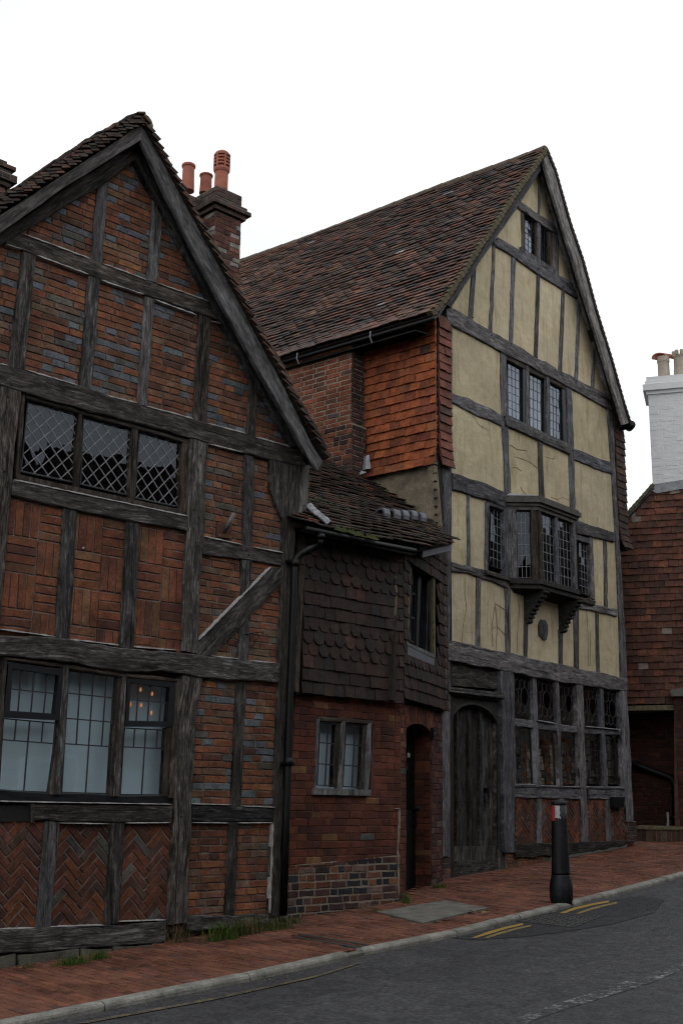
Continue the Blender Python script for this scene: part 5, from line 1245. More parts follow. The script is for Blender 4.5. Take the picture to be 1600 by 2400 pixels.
t['m2'] = ty([(1261, 1030), (1265, 1172)], [(1271, 1034), (1276, 1176)])
t['b3l'] = ty([(1060, 1108), (1120, 1126), (1186, 1153)], [(1061, 1147), (1120, 1165), (1182, 1187)], 'girt', d1=.04, wob=.009)
t['b3r'] = ty([(1352, 1219), (1395, 1234), (1440, 1247)], [(1352, 1249), (1395, 1259), (1440, 1272)], 'girt', d1=.04, wob=.009)
t['s31'] = ty([(1095, 1160), (1096, 1324)], [(1101, 1162), (1103, 1328)])
t['s32'] = ty([(1415, 1266), (1417, 1423)], [(1422, 1270), (1424, 1426)])
t['b4l'] = ty([(1058, 1316), (1100, 1326), (1145, 1340), (1190, 1356)], [(1057, 1338), (1100, 1345), (1145, 1360), (1190, 1378)], 'girt', d1=.035, wob=.010)
t['b4r'] = ty([(1352, 1408), (1395, 1416), (1445, 1427)], [(1352, 1425), (1395, 1433), (1445, 1445)], 'girt', d1=.035, wob=.008)
for nm, A, B in (('r1', [(1117, 1352), (1115, 1514)], [(1128, 1356), (1126, 1519)]), ('r2', [(1184, 1374), (1186, 1530)], [(1196, 1376), (1197, 1536)]), ('r3', [(1229, 1455), (1229, 1542)], [(1237, 1455), (1236, 1544)]), ('r4', [(1310, 1475), (1311, 1556)], [(1319, 1475), (1319, 1562)]),
                 ('r5', [(1345, 1410), (1346, 1562)], [(1356, 1412), (1357, 1568)]), ('r6', [(1396, 1430), (1398, 1572)], [(1403, 1432), (1405, 1578)])): t[nm] = ty(A, B)
t['cpost'] = ty([(1423, 955), (1433, 1085), (1440, 1200), (1447, 1340), (1453, 1500), (1455, 1592)], [(1436, 965), (1441, 1085), (1447, 1200), (1456, 1340), (1466, 1500), (1469, 1596)], 'corner_post', d1=.035)
t['bres'] = ty([(1036, 1498), (1120, 1514), (1240, 1541), (1380, 1571), (1469, 1590)], [(1042, 1546), (1176, 1571), (1300, 1596), (1469, 1621)], 'bressumer', 'oak_grey', .06, wob=.009)
t['cpost2'] = ty([(1452, 1616), (1460, 1780), (1468, 1926)], [(1468, 1620), (1477, 1750), (1484, 1926)], 'corner_post', 'oak_grey', .05, wob=.009)
# rafters and barge boards at the verge
ty([(1281, 354), (1170, 522), (1100, 622), (1040, 709)], [(1267, 398), (1200, 505), (1120, 620), (1058, 722)], 'rafter', 'oak_grey', .16, .0)
VB = .25
ty([(1283, 352), (1301, 398), (1336, 522), (1366, 610), (1396, 722), (1433, 842), (1461, 942), (1477, 990)], [(1273, 375), (1285, 420), (1318, 530), (1352, 640), (1385, 745), (1420, 862), (1447, 950), (1460, 995)], 'barge_board', 'oak_pale', VB, VB - .05)  # pale colour of this board and the next rafter stands in for haze
ty([(1273, 368), (1285, 418), (1320, 532), (1354, 640), (1387, 745), (1422, 862), (1449, 952), (1458, 985)], [(1268, 400), (1305, 530), (1347, 668), (1388, 788), (1428, 930), (1442, 958), (1446, 975)], 'rafter', 'oak_pale', .07, -.02)
# plaster panels between the timbers
def pp(px, nm='plaster_panel'): poly_solid(Y, px, -.10, ru(-.002, .003), nm, YH, 'plaster'); k = ru(.93, 1.07); LAST[0].color = (k, k * ru(.985, 1.005), k * ru(.95, 1.03), 1)
RL = ((1281, 366), (1044, 722)); RR = ((1268, 385), (1440, 965))
RRa = ((1275, 380), (1312, 530)); RRb = ((1312, 530), (1352, 670)); RRc = ((1352, 670), (1392, 790)); RRd = ((1392, 790), (1432, 945))
pp([(1268, 386), lx(t['k'], t['lint']), (1214, 478), (1216, 462)]); pp([(1268, 386), (1275, 392), (1313, 545), lx(t['k'], t['lint'])])
pp([(1214, 478), (1222, 482), (1222, 596), (1157, 560), (1172, 530)]); pp([(1309, 545), (1314, 545), (1354, 686), (1308, 656)])
sq = ['a', 'b', 'c', 'd', 'e', 'f', 'g']
pp([(1106, 630), lx(t['a'], t['tie']), (1048, 728)]); pp([(1110, 626), (1157, 560), lx(t['b'], t['tie']), lx(t['a'], t['tie'])])
for a_, b_ in zip(sq[1:-2], sq[2:-1]): pp([lx(t[a_], t['col']), lx(t[b_], t['col']), lx(t[b_], t['tie']), lx(t[a_], t['tie'])])
pp([lx(t['f'], t['col']), (1360, 690), (1392, 792), lx(t['g'], t['tie']), lx(t['f'], t['tie'])]); pp([(1391, 790), (1436, 948), lx(t['g'], t['tie'])])
pp([(1052, 738), (1179, 800), (1180, 985), (1055, 930)]); pp([(1055, 930), (1181, 985), (1191, 1165), (1057, 1122)])
pp([(1334, 890), (1430, 945), (1437, 1098), (1340, 1058)]); pp([(1341, 1060), (1437, 1097), (1443, 1262), (1342, 1228)])
pp([(1187, 985), (1267, 1018), (1270, 1190), (1191, 1160)]); pp([(1266, 1018), (1340, 1055), (1343, 1225), (1270, 1190)])
pp([(1055, 1128), lx(t['s31'], t['b3l']), (1100, 1335), (1052, 1328)]); pp([lx(t['s31'], t['b3l']), (1144, 1160), (1143, 1352), (1100, 1337)])
pp([(1385, 1240), (1419, 1255), (1420, 1432), (1386, 1420)]); pp([(1419, 1252), (1446, 1262), (1452, 1440), (1420, 1430)])
rs = ['r1', 'r2', 'r3', 'r4', 'r5', 'r6']
b4 = ((1057, 1328), (1445, 1420)); bb = ((1049, 1520), (1467, 1606)); edge = [((1046, 1330), (1044, 1520))] + [t[r] for r in rs] + [((1452, 1430), (1460, 1590))]
edge[3] = ((1233, 1340), (1233, 1540)); edge[4] = ((1314, 1360), (1315, 1560))
for a_, b_ in zip(edge[:-1], edge[1:]): pp([lx(a_, b4), lx(b_, b4), lx(b_, bb), lx(a_, bb)])
# cracks in the plaster
for pts in ([(1091, 1355), (1088, 1390), (1093, 1425), (1085, 1465), (1082, 1510)], [(1160, 1415), (1155, 1445), (1152, 1475), (1155, 1516)], [(1160, 1415), (1165, 1475), (1162, 1500), (1164, 1530)], [(1152, 1474), (1164, 1467), (1182, 1487)], [(1160, 1414), (1182, 1428)], [(1213, 1390), (1216, 1430), (1212, 1500), (1211, 1530)], [(1374, 1430), (1377, 1480), (1379, 1560)], [(1382, 1480), (1383, 1560)],
            [(1194, 1042), (1212, 1053), (1234, 1056)], [(1205, 1070), (1222, 1075), (1240, 1082), (1262, 1099)], [(1200, 1095), (1210, 1095), (1222, 1104)], [(1220, 1140), (1224, 1150), (1232, 1158), (1232, 1165)], [(1290, 1165), (1305, 1170), (1318, 1166), (1335, 1172)], [(1276, 1070), (1298, 1076), (1300, 1068)], [(1108, 976), (1122, 996), (1144, 1008)]):
    for a_, b_ in zip(pts[:-1], pts[1:]): bar(Y, a_, b_, 1.3, YH, 'plaster_crack', 'crack', -.01, .005, ch=.001, wob=.004)
plq = [Y.uv(x, y, .02) for x, y in ((1267, 1452), (1277, 1454), (1283, 1466), (1283, 1486), (1279, 1500), (1272, 1498), (1263, 1487), (1262, 1465))]
mb = MB(); mb.fprism(Y, plq, -.02, .025); pq = mb.build('octagon_plaque', M['iron'], YH); pq.data.materials[0] = M['slate_dark'] if 'slate_dark' in M else M['cover']
c = np.mean(plq, 0); mb = MB(); mb.fprism(Y, [c + (p - c) * .8 for p in plq], .02, .032)
for i in range(16): mb.box(Y.pt(c[0] + ru(-.055, .055), c[1] + ru(-.09, .09), .034), Y.u * ru(.006, .014), ZUP * ru(.005, .016), Y.n * .006)
mb.build('plaque_relief', M['cover'], pq)
mb = MB(); _u = Y.uv(1060, 1200)[0]; _v = Y.uv(1440, 1200)[0]; _a = Y.uv(1270, 410)
mb.fprism(Y, [(_u - .1, .4), (_v + .1, .4), (_v + .1, 7.9), (_a[0], _a[1]), (_u - .1, 7.9)], -.97, -.92); mb.build('inner_wall', M['room'], YH)  # dark sheet added to stop sky showing through the windows
# ---- windows
panes = PaneStore(YH, 300)
def yroom(px, win, **k): room(Y, px, win, .8, -.07, **k)
win = poly_solid(Y, [(1221, 578), (1309, 638), (1309, 650), (1221, 588)], -.08, .04, 'attic_window', YH, 'oak_grey')
yroom([(1222, 490), (1309, 548), (1309, 642), (1222, 582)], win, back='curtain', back_d=.15)
for A, B in (([(1219, 484), (1221, 588)], [(1228, 490), (1229, 592)]), ([(1253, 510), (1254, 610)], [(1258, 514), (1259, 612)]), ([(1286, 536), (1290, 634)], [(1297, 543), (1297, 640)])): timber(Y, A, B, win, 'jamb', 'oak_brown', -.07, .005)
for A, B in (([(1258, 512), (1260, 615)], [(1267, 518), (1267, 620)]), ([(1296, 540), (1297, 640)], [(1309, 550), (1309, 648)])): timber(Y, A, B, win, 'mullion', 'oak_grey', -.07, .02)
leaded(Y, [(1229, 506), (1252, 520), (1252, 604), (1229, 582)], panes, win, 'grid', 3, 6, -.035, .006, 'lead_dark', 'glass_far', .03)
leaded(Y, [(1268, 536), (1286, 547), (1288, 630), (1268, 616)], panes, win, 'grid', 3, 6, -.035, .006, 'lead_dark', 'glass_far', .03)
win = poly_solid(Y, [(1186, 972), (1332, 1040), (1332, 1049), (1186, 979)], -.08, .03, 'window', YH, 'oak_grey')
yroom([(1186, 834), (1331, 908), (1333, 1044), (1187, 976)], win, back='curtain', back_d=.15)
timber(Y, [(1184, 830), (1332, 905)], [(1184, 842), (1332, 918)], win, 'window_head', 'oak_brown', -.07, .012)
for A, B in (([(1225, 855), (1226, 992)], [(1233, 860), (1233, 996)]), ([(1275, 880), (1276, 1016)], [(1279, 882), (1280, 1018)]), ([(1317, 902), (1320, 1036)], [(1329, 908), (1332, 1044)])): timber(Y, A, B, win, 'jamb', 'paint_dark', -.07, .004)
for A, B in (([(1233, 854), (1233, 996)], [(1240, 858), (1241, 1002)]), ([(1279, 878), (1280, 1018)], [(1287, 882), (1288, 1022)])): timber(Y, A, B, win, 'mullion', 'oak_grey', -.07, .018)
for k, q in enumerate((((1189, 846), (1225, 862), (1226, 990), (1190, 973)), ((1240, 866), (1275, 884), (1276, 1014), (1241, 1000)), ((1287, 892), (1317, 907), (1319, 1034), (1288, 1021)))):
    leaded(Y, q, panes, win, 'grid', 4, 7 if k != 1 else 6, -.035, .006, 'lead_dark', 'glass_far', .045 if k == 2 else .018, special=(lambda i, c: 'glass_green' if (k == 2 and R.random() < .16) else None))
# oriel
OD = .32
ori = None
def op(x, y, d): return Y.at(x, y, d)
uA = Y.uv(1190, 1280, 0)[0]; uB = Y.uv(1260, 1280, OD)[0]; uC = Y.uv(1347, 1300, OD)[0]; uD = uC + (uB - uA) * .55
zs = Y.uv(1265, 1358, OD)[1]; zt = Y.uv(1268, 1200, OD)[1]; zc = Y.uv(1268, 1172, OD)[1]
plan = [(uA, 0), (uB, OD), (uC, OD), (uD, 0)]
FcL = Frame(Y.pt(uA, 0, 0), unit(Y.pt(uB, 0, OD) - Y.pt(uA, 0, 0))); FcF = Frame(Y.pt(uB, 0, OD), Y.u); FcR = Frame(Y.pt(uC, 0, OD), unit(Y.pt(uD, 0, 0) - Y.pt(uC, 0, OD)))
def oring(off, z0, z1, nm, mat, par):
    P = [(uA - off, -.02), (uB - off * .5, OD + off), (uC + off * .5, OD + off), (uD + off, -.02)]
    mb = MB(); mb.prism([Y.pt(u, z1, d) for u, d in P], [Y.pt(u, z0, d) for u, d in P]); return mb.build(nm, M[mat], par)
V = [Y.pt(u, zs, d) for u, d in plan]
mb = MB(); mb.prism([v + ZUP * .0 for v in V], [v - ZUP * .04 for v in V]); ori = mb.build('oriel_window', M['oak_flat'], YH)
h0 = zc - zt
for off, a_, b_, mt in ((.03, zt, zt + h0 * .30, 'oak_brown'), (.06, zt + h0 * .30 + .001, zt + h0 * .55, 'oak_brown'), (.10, zt + h0 * .55 + .001, zt + h0 * .92, 'oak_grey'), (.07, zt + h0 * .92 + .001, zt + h0 * 1.12, 'flash')):
    oring(off, a_, b_, 'cornice' if mt != 'flash' else 'lead_cap', 'oak_barge' if mt != 'flash' else 'flash', ori); LAST[0].data.materials[0] = M['cornice'] if 'cornice' in M else M['oak_grey'] if mt != 'flash' else M['flash']
mb = MB(); P0 = [(uA - .07, -.02), (uB - .035, OD + .07), (uC + .035, OD + .07), (uD + .07, -.02)]; P1 = [(uA, -.02), (uB, .08), (uC, .08), (uD, -.02)]
mb.prism([Y.pt(u, zc + h0 * .42, d) for u, d in P1], [Y.pt(u, zt + h0 * 1.12 + .001, d) for u, d in P0]); mb.build('lead_cap', M['flash'], ori)
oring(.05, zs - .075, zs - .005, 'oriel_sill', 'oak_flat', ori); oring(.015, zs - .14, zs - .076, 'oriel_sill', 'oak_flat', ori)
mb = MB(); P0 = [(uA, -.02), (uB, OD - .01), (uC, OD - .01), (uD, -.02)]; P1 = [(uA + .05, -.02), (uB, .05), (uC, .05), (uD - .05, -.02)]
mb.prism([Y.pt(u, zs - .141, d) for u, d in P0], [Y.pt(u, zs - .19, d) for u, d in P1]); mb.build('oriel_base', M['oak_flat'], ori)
def opost(fr, u, w, d1=.03, mat='oak_grey', nm='oriel_post'): timber_uv(fr, [(u - w / 2, zt), (u - w / 2, zs)], [(u + w / 2, zt), (u + w / 2, zs)], -.06, d1, nm, ori, mat, wob=.004)
wL = float(np.linalg.norm(Y.pt(uB, 0, OD) - Y.pt(uA, 0, 0))); wF = uC - uB; wR = float(np.linalg.norm(Y.pt(uD, 0, 0) - Y.pt(uC, 0, OD)))
opost(FcL, .06, .13, .025); opost(FcL, wL - .055, .10, .02, 'oak_brown'); opost(FcF, .035, .075, .03, 'oak_brown'); opost(FcF, wF * .49, .06, .02); opost(FcF, wF - .035, .08, .03); opost(FcR, .04, .08, .02); opost(FcR, wR - .05, .1, .02)
def olight(fr, u0, u1, cols, rows, **k):
    q = [(u0, zt - .02), (u1, zt - .02), (u1, zs + .02), (u0, zs + .02)]
    class FX: pass
    f2 = Frame(fr.pt(0, 0, 0), fr.u); f2.uv = lambda x, y, d=0: np.array([x, y])
    leaded(f2, q, panes, ori, 'grid', cols, rows, -.03, .008, k.pop('cmat', 'lead'), k.pop('gmat', 'glass'), k.pop('tilt', .02), frame=True, fmat='oak_brown', fw=.012, fd=.006)
olight(FcL, .14, wL - .11, 3, 6, cmat='lead', tilt=.006); olight(FcF, .09, wF * .49 - .04, 4, 7, tilt=.012); olight(FcF, wF * .49 + .045, wF - .09, 4, 7, tilt=.012); olight(FcR, .1, wR - .12, 3, 6)
mb = MB(); e_ = .05
for z in (zt - .005, zs - .02): mb.prism([Y.pt(u, z, d) for u, d in plan], [Y.pt(u, z - .01, d) for u, d in plan])
mb.build('oriel_lining', M['room'], ori)
Vv = [Y.pt(uA, zt, -.10), Y.pt(uD, zt, -.10), Y.pt(uD, zs, -.10), Y.pt(uA, zs, -.10)]; mb = MB(); mb.prism([v - Y.n * .7 for v in Vv], [v - Y.n * .72 for v in Vv])
for i in range(4):
    a_, b_ = Vv[i], Vv[(i + 1) % 4]; mb.add([a_, b_, b_ - Y.n * .7, a_ - Y.n * .7], [(0, 1, 2, 3)])
mb.build('room', M['room'], ori)
mb = MB(); mb.fprism(FcR, [(.02, zs), (wR - .02, zs), (wR - .02, zt), (.02, zt)], -.12, -.10); mb.build('curtain', M['room'], ori)  # dark panel added to block sky seen through the right cant
mb = MB(); mb.fprism(FcF, [(.03, zs), (wF - .03, zs), (wF - .03, zt), (.03, zt)], -.14, -.12); mb.build('curtain', M['room'], ori)  # second dark panel, added to hide sky behind the front lights
# side lights of the oriel in the wall plane
for nm, fr_px, q in (('l', ([(1139, 1176), (1137, 1342)], [(1147, 1180), (1144, 1344)]), [(1148, 1190), (1180, 1204), (1183, 1338), (1146, 1324)]), ('r', ([(1381, 1258), (1387, 1402)], [(1389, 1262), (1394, 1406)]), [(1354, 1270), (1379, 1279), (1384, 1398), (1356, 1388)])):
    if nm == 'l': yroom([(1144, 1178), (1190, 1196), (1192, 1350), (1142, 1334)], ori)
    else: yroom([(1350, 1258), (1384, 1268), (1388, 1404), (1352, 1394)], ori)
    timber(Y, *fr_px, ori, 'jamb', 'oak_grey', -.07, .025)
    a_, b_ = (((1140, 1168), (1186, 1186)), ((1145, 1184), (1186, 1200))) if nm == 'l' else (((1350, 1252), (1386, 1262)), ((1350, 1266), (1386, 1276)))
    timber(Y, list(a_), list(b_), ori, 'window_head', 'oak_grey', -.07, .02)
    leaded(Y, q, panes, ori, 'grid', 4, 7, -.035, .008, 'lead', 'glass', .012, frame=True, fmat='oak_brown', fw=.012, fd=.012)
timber(Y, [(1181, 1190), (1184, 1350)], [(1190, 1194), (1192, 1352)], ori, 'jamb', 'oak_grey', -.07, .03)
timber(Y, [(1140, 1335), (1196, 1352)], [(1142, 1346), (1198, 1364)], ori, 'oriel_sill', 'oak', -.05, .075)
timber(Y, [(1350, 1396), (1396, 1408)], [(1350, 1408), (1394, 1419)], ori, 'oriel_sill', 'oak', -.05, .075)
for x0 in (1233, 1314):
    dz = (x0 - 1233) * .26; u0 = Y.uv(x0 + 3, 1462 + dz, .03)[0]; zt_ = zs - .14; zb = Y.uv(x0, 1461 + dz, .03)[1]; hh = zt_ - zb
    tt = np.linspace(0, 1, 15)
    pr = [(-.02, zt_)] + [(.075 + .285 * (1 - s_) ** .9 * (1 if s_ < .2 else 1) * math.cos(s_ * 1.15) ** .9, zt_ - hh * .86 * s_) for s_ in tt] + [(.085, zt_ - hh * .90), (.085, zt_ - hh * .95), (.05, zb), (-.02, zb)]
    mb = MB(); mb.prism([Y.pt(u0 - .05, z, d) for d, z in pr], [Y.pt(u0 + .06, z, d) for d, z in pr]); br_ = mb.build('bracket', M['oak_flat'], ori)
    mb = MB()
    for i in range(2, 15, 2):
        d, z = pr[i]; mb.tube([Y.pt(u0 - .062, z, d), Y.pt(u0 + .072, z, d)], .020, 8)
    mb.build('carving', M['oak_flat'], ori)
# ---- ground floor lights
gw = poly_solid(Y, [(1204, 1838), (1463, 1846), (1464, 1850), (1204, 1843)], -.08, .05, 'ground_window', YH, 'oak_grey')
yroom([(1203, 1580), (1456, 1622), (1466, 1845), (1206, 1838)], gw, back='dim_curtain', back_d=.34)
tr = [(1205, 1683), (1300, 1696), (1362, 1704), (1458, 1712)]; tr2 = [(1205, 1702), (1300, 1714), (1362, 1719), (1460, 1724)]
timber(Y, tr, tr2, gw, 'transom', 'oak_grey', -.07, .022)
for A, B in (([(1194, 1574), (1204, 1842)], [(1205, 1576), (1210, 1842)]), ([(1248, 1582), (1258, 1842)], [(1257, 1584), (1266, 1842)]), ([(1301, 1592), (1311, 1844)], [(1310, 1594), (1318, 1844)]), ([(1405, 1606), (1417, 1844)], [(1413, 1608), (1424, 1844)])): timber(Y, A, B, gw, 'mullion', 'oak_grey', -.07, .03)
ty([(1350, 1598), (1360, 1842), (1365, 1978)], [(1366, 1601), (1374, 1842), (1380, 1978)], 'post', 'oak_grey', .045)
ups = [[(1206, 1585), (1247, 1590), (1250, 1682), (1207, 1677)], [(1258, 1592), (1300, 1599), (1304, 1690), (1259, 1684)], [(1311, 1602), (1348, 1606), (1352, 1696), (1313, 1692)], [(1367, 1611), (1405, 1614), (1408, 1700), (1369, 1697)], [(1414, 1616), (1450, 1622), (1454, 1707), (1417, 1702)]]
lws = [[(1206, 1704), (1251, 1709), (1257, 1836), (1209, 1835)], [(1262, 1711), (1305, 1716), (1311, 1839), (1266, 1838)], [(1316, 1719), (1354, 1722), (1360, 1841), (1317, 1840)], [(1373, 1722), (1410, 1724), (1417, 1842), (1377, 1841)], [(1418, 1725), (1456, 1728), (1462, 1842), (1424, 1842)]]
ell = [(.5 + .21 * math.cos(a_), .5 + .25 * math.sin(a_)) for a_ in np.linspace(-math.pi / 2, 1.5 * math.pi, 9)[:-1]]
def fancy_upper():
    polys = [ell]; lines = [(ell[i], ell[(i + 1) % 8]) for i in range(8)]
    zz = [(i / 8, .05 if i % 2 else .12) for i in range(9)]; lines += list(zip(zz[:-1], zz[1:]))
    zb = [(i / 8, .95 if i % 2 else .88) for i in range(9)]; lines += list(zip(zb[:-1], zb[1:]))
    for x in (.25, .5, .75): lines += [((x, .12), (x, .24 if x == .5 else .28)), ((x, .76 if x == .5 else .72), (x, .88))]
    for s_ in (0, 1):
        f = lambda x: x if not s_ else 1 - x
        lines += [((f(.25), .28), (f(.12), .34)), ((f(.25), .28), (f(.33), .32)), ((f(.12), .34), (f(.0), .30)), ((f(.12), .34), (f(.16), .42)), ((f(.16), .42), (f(.16), .58)), ((f(.16), .58), (f(.12), .66)), ((f(.12), .66), (f(0), .7)), ((f(.12), .66), (f(.25), .72)), ((f(.25), .72), (f(.33), .68)), ((f(.16), .5), (f(.29), .5))]
    polys += [[(0, 0), (.5, 0), (.5, .25), (.29, .5), (0, .5)], [(.5, 0), (1, 0), (1, .5), (.71, .5), (.5, .25)], [(0, .5), (.29, .5), (.5, .75), (.5, 1), (0, 1)], [(.5, .75), (.71, .5), (1, .5), (1, 1), (.5, 1)]]
    return polys, lines
def fancy_lower():
    xs = [0, .25, .5, .75, 1]; ys = [.0, .3, .55, .8, 1]; polys = []; lines = []
    for i in range(4):
        for j in range(4): polys.append([(xs[i], ys[j]), (xs[i + 1], ys[j]), (xs[i + 1], ys[j + 1]), (xs[i], ys[j + 1])])
    for x in xs[1:-1]: lines += [((x, .1), (x, .9))]
    for y in ys[1:-1]: lines += [((0, y), (1, y))]
    for i in range(4):
        for y0, sg in ((.1, -1), (.9, 1)):
            pts = [(xs[i] + .25 * k / 4, y0 + sg * .055 * math.sin(math.pi * k / 4)) for k in range(5)]; lines += list(zip(pts[:-1], pts[1:]))
    return polys, lines
for i, (u_, l_) in enumerate(zip(ups, lws)):
    leaded(Y, u_, panes, gw, 'bars', d=-.03, came=.006, cmat='lead_mid', gmat='glass_low', tilt=.01, bars=fancy_upper(), special=lambda k, c: ('glass_olive' if i in (0, 1, 4) else 'glass_red') if k == 0 else None)
    leaded(Y, l_, panes, gw, 'bars', d=-.03, came=.006, cmat='lead_dark', gmat='glass_low', tilt=.01, bars=fancy_lower())
panes.emit()
# stacked coloured blocks behind the lower lights, for the stripes in the glass
for x0 in range(1212, 1455, 9):
    y1 = 1838; h = ru(60, 118); c = R.choice(('shelf_orange', 'shelf_cream', 'shelf_cream', 'shelf_grey', 'shelf_grey', 'shelf_dark', 'shelf_orange'))
    if c not in M: M[c] = plain(c, {'shelf_orange': (.32, .13, .06), 'shelf_cream': (.38, .33, .25), 'shelf_grey': (.16, .16, .16), 'shelf_dark': (.05, .04, .035)}[c], .3, 9, .8, .1)
    w_ = ru(5, 9); n_ = int(h / ru(7, 24)) + 1
    a_ = Y.uv(x0, y1, -.2); b_ = Y.uv(x0 + w_, y1 - h, -.2); mb = MB(); du = abs(b_[0] - a_[0]); dz = (b_[1] - a_[1]) / n_
    for k in range(n_): mb.fprism(Y, [(a_[0], a_[1] + dz * k), (a_[0] + du, a_[1] + dz * k), (a_[0] + du * ru(.8, 1), a_[1] + dz * (k + .86)), (a_[0] + du * ru(0, .1), a_[1] + dz * (k + .86))], -.22 - ru(0, .05), -.14 - ru(0, .05))
    mb.build('display_item', M[c], gw)
for p0, p1, w_ in (((1259, 1688), (1304, 1696), .02), ((1368, 1702), (1454, 1710), .018), ((1209, 1838), (1256, 1839), .016), ((1266, 1841), (1310, 1843), .016), ((1318, 1843), (1360, 1844), .016), ((1375, 1844), (1416, 1845), .016), ((1424, 1845), (1463, 1845), .02)): fillet(Y, p0, p1, YH, -.02, .058, w_, 'flash', 'putty_strip')
for p0, p1 in (((1252, 1706), (1257, 1836)), ((1457, 1730), (1463, 1840)), ((1311, 1825), (1311, 1841))): fillet(Y, p0, p1, YH, -.02, .04, .012, 'flash', 'putty_strip')
ty([(1205, 1844), (1300, 1846), (1362, 1848)], [(1206, 1870), (1300, 1872), (1364, 1874)], 'sill_beam', 'oak_grey', .035, wob=.009); ty([(1378, 1848), (1464, 1849)], [(1380, 1873), (1466, 1875)], 'sill_beam', 'oak_grey', .035, wob=.009)
ps = Pieces()
for x0, x1, x2, x3 in ((1207, 1265, 1268, 1208), (1263, 1320, 1322, 1265), (1318, 1368, 1372, 1320), (1376, 1426, 1430, 1378), (1424, 1468, 1474, 1426)):
    pn, reg = panel(Y, [(x0, 1868), (x1, 1870), (x2, 1982), (x3, 1985)], 'mortar', YH); herring(ps, Y, reg, HERR, 'brick', pn, .055, 4, .008)
for A, B in (([(1259, 1868), (1258, 1982)], [(1269, 1868), (1270, 1982)]), ([(1311, 1870), (1312, 1982)], [(1323, 1870), (1324, 1982)]), ([(1419, 1872), (1421, 1978)], [(1429, 1872), (1432, 1978)])): ty(A, B, 'stud', 'oak_grey', .025)
ty([(1208, 1977), (1300, 1976), (1380, 1973), (1466, 1969)], [(1208, 2012), (1270, 2008), (1340, 2002), (1420, 1990), (1468, 1980)], 'sole_plate', 'oak', .06, wob=.016)
poly_solid(Y, [(1437, 1868), (1463, 1869), (1462, 1893), (1438, 1892)], .02, .10, 'meter_box', YH, 'paint_dark')
ty([(1174, 1572), (1178, 1760), (1183, 1998)], [(1202, 1576), (1205, 1760), (1208, 1998)], 'door_post', 'oak_grey', .06, wob=.008)
# brick footings
def footing(px, pal, mat='mortar', d=.02, kind='mixed', cr=.07):
    pn, reg = panel(Y, px, mat, YH, 'footing', -.2, d); bond(ps, Y, reg, pal, 'brick', pn, cr, .22, .01, kind, d, .012)
footing([(1186, 1999), (1208, 1999), (1209, 2036), (1187, 2040)], OLD_RED); footing([(1209, 2006), (1290, 2002), (1300, 2016), (1210, 2034)], OLD_RED); footing([(1030, 2008), (1054, 2006), (1054, 2062), (1030, 2074)], [(3, (0.10, 0.055, 0.05)), (2, (0.07, 0.05, 0.05)), (1, (0.15, 0.07, 0.05))])
footing([(1469, 1926), (1489, 1925), (1492, 1972), (1471, 1974)], [(1, (0.09, 0.055, 0.05)), (1, (0.06, 0.045, 0.045))])
poly_solid(Y, [(1290, 2006), (1468, 1980), (1468, 1986), (1290, 2018)], -.1, .05, 'footing_mortar', YH, 'slab')
# ---- door
door = poly_solid(Y, [(1050, 1984), (1170, 1984), (1170, 2044), (1050, 2064)], -.12, -.04, 'door', YH, 'oak')
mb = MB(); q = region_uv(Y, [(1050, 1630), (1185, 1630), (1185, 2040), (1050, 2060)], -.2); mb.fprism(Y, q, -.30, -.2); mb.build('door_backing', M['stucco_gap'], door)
poly_solid(Y, [(1050, 2019), (1166, 2014), (1168, 2046), (1050, 2064)], -.12, .0, 'threshold', door, 'oak', True)
for i, (x0, x1, xb0, xb1) in enumerate(((1055, 1073, 1054, 1073), (1074, 1101, 1074, 1101), (1102, 1128, 1103, 1128), (1129, 1152, 1129, 1152), (1153, 1170, 1153, 1168))):
    timber(Y, [(x0, 1640), (xb0, 1985)], [(x1, 1640), (xb1, 1985)], door, 'plank', 'oak_door', -.19, -.125 + .008 * (i % 2), wob=.003)
    if i: timber(Y, [(x0 - 4, 1645), (xb0 - 3, 1985)], [(x0 + 2, 1645), (xb0 + 3, 1985)], door, 'cover_strip', 'oak', -.19, -.075, wob=.003, ch=.014)
for y0, y1 in ((1984, 1996), (1998, 2010)): poly_solid(Y, [(1053, y0), (1168, y0 - 1), (1168, y1 - 2), (1053, y1)], -.19, -.085 - .01 * (y0 > 1990), 'kick_board', door, 'oak_door', True)
arch = [(1052, 1985), (1057, 1690), (1060, 1676), (1068, 1664), (1080, 1655), (1095, 1650), (1110, 1650), (1126, 1655), (1142, 1664), (1155, 1678), (1163, 1692), (1166, 1705), (1168, 1985)]
mb = MB(); sp = [Y.uv(x, y, -.02) for x, y in arch[1:-1]]; ztop = Y.uv(1110, 1632, -.02)[1]
for a_, b_ in zip(sp[:-1], sp[1:]): mb.fprism(Y, [a_, b_, (b_[0], ztop + (b_[0] - sp[0][0]) * .0), (a_[0], ztop)], -.20, -.02)
V = mb; ob = mb.build('door_spandrel', M['oak_flat'] if 'oak_flat' in M else M['oak'], door)
for A, B in (([(1048, 1636), (1048, 2058)], [(1057, 1660), (1053, 2058)]), ([(1165, 1690), (1168, 2040)], [(1178, 1690), (1184, 2038)])): timber(Y, A, B, door, 'jamb', 'oak', -.2, -.01)
mb = MB(); ring_ = [Y.at(x, y, -.005) for x, y in arch]; mb.tube(ring_, .022, 6); mb.build('arch_moulding', M['oak_flat'] if 'oak_flat' in M else M['oak'], door)
poly_solid(Y, [(1050, 1545), (1178, 1570), (1178, 1616), (1050, 1606)], -.1, -.01, 'over_door_board', YH, 'oak', True)
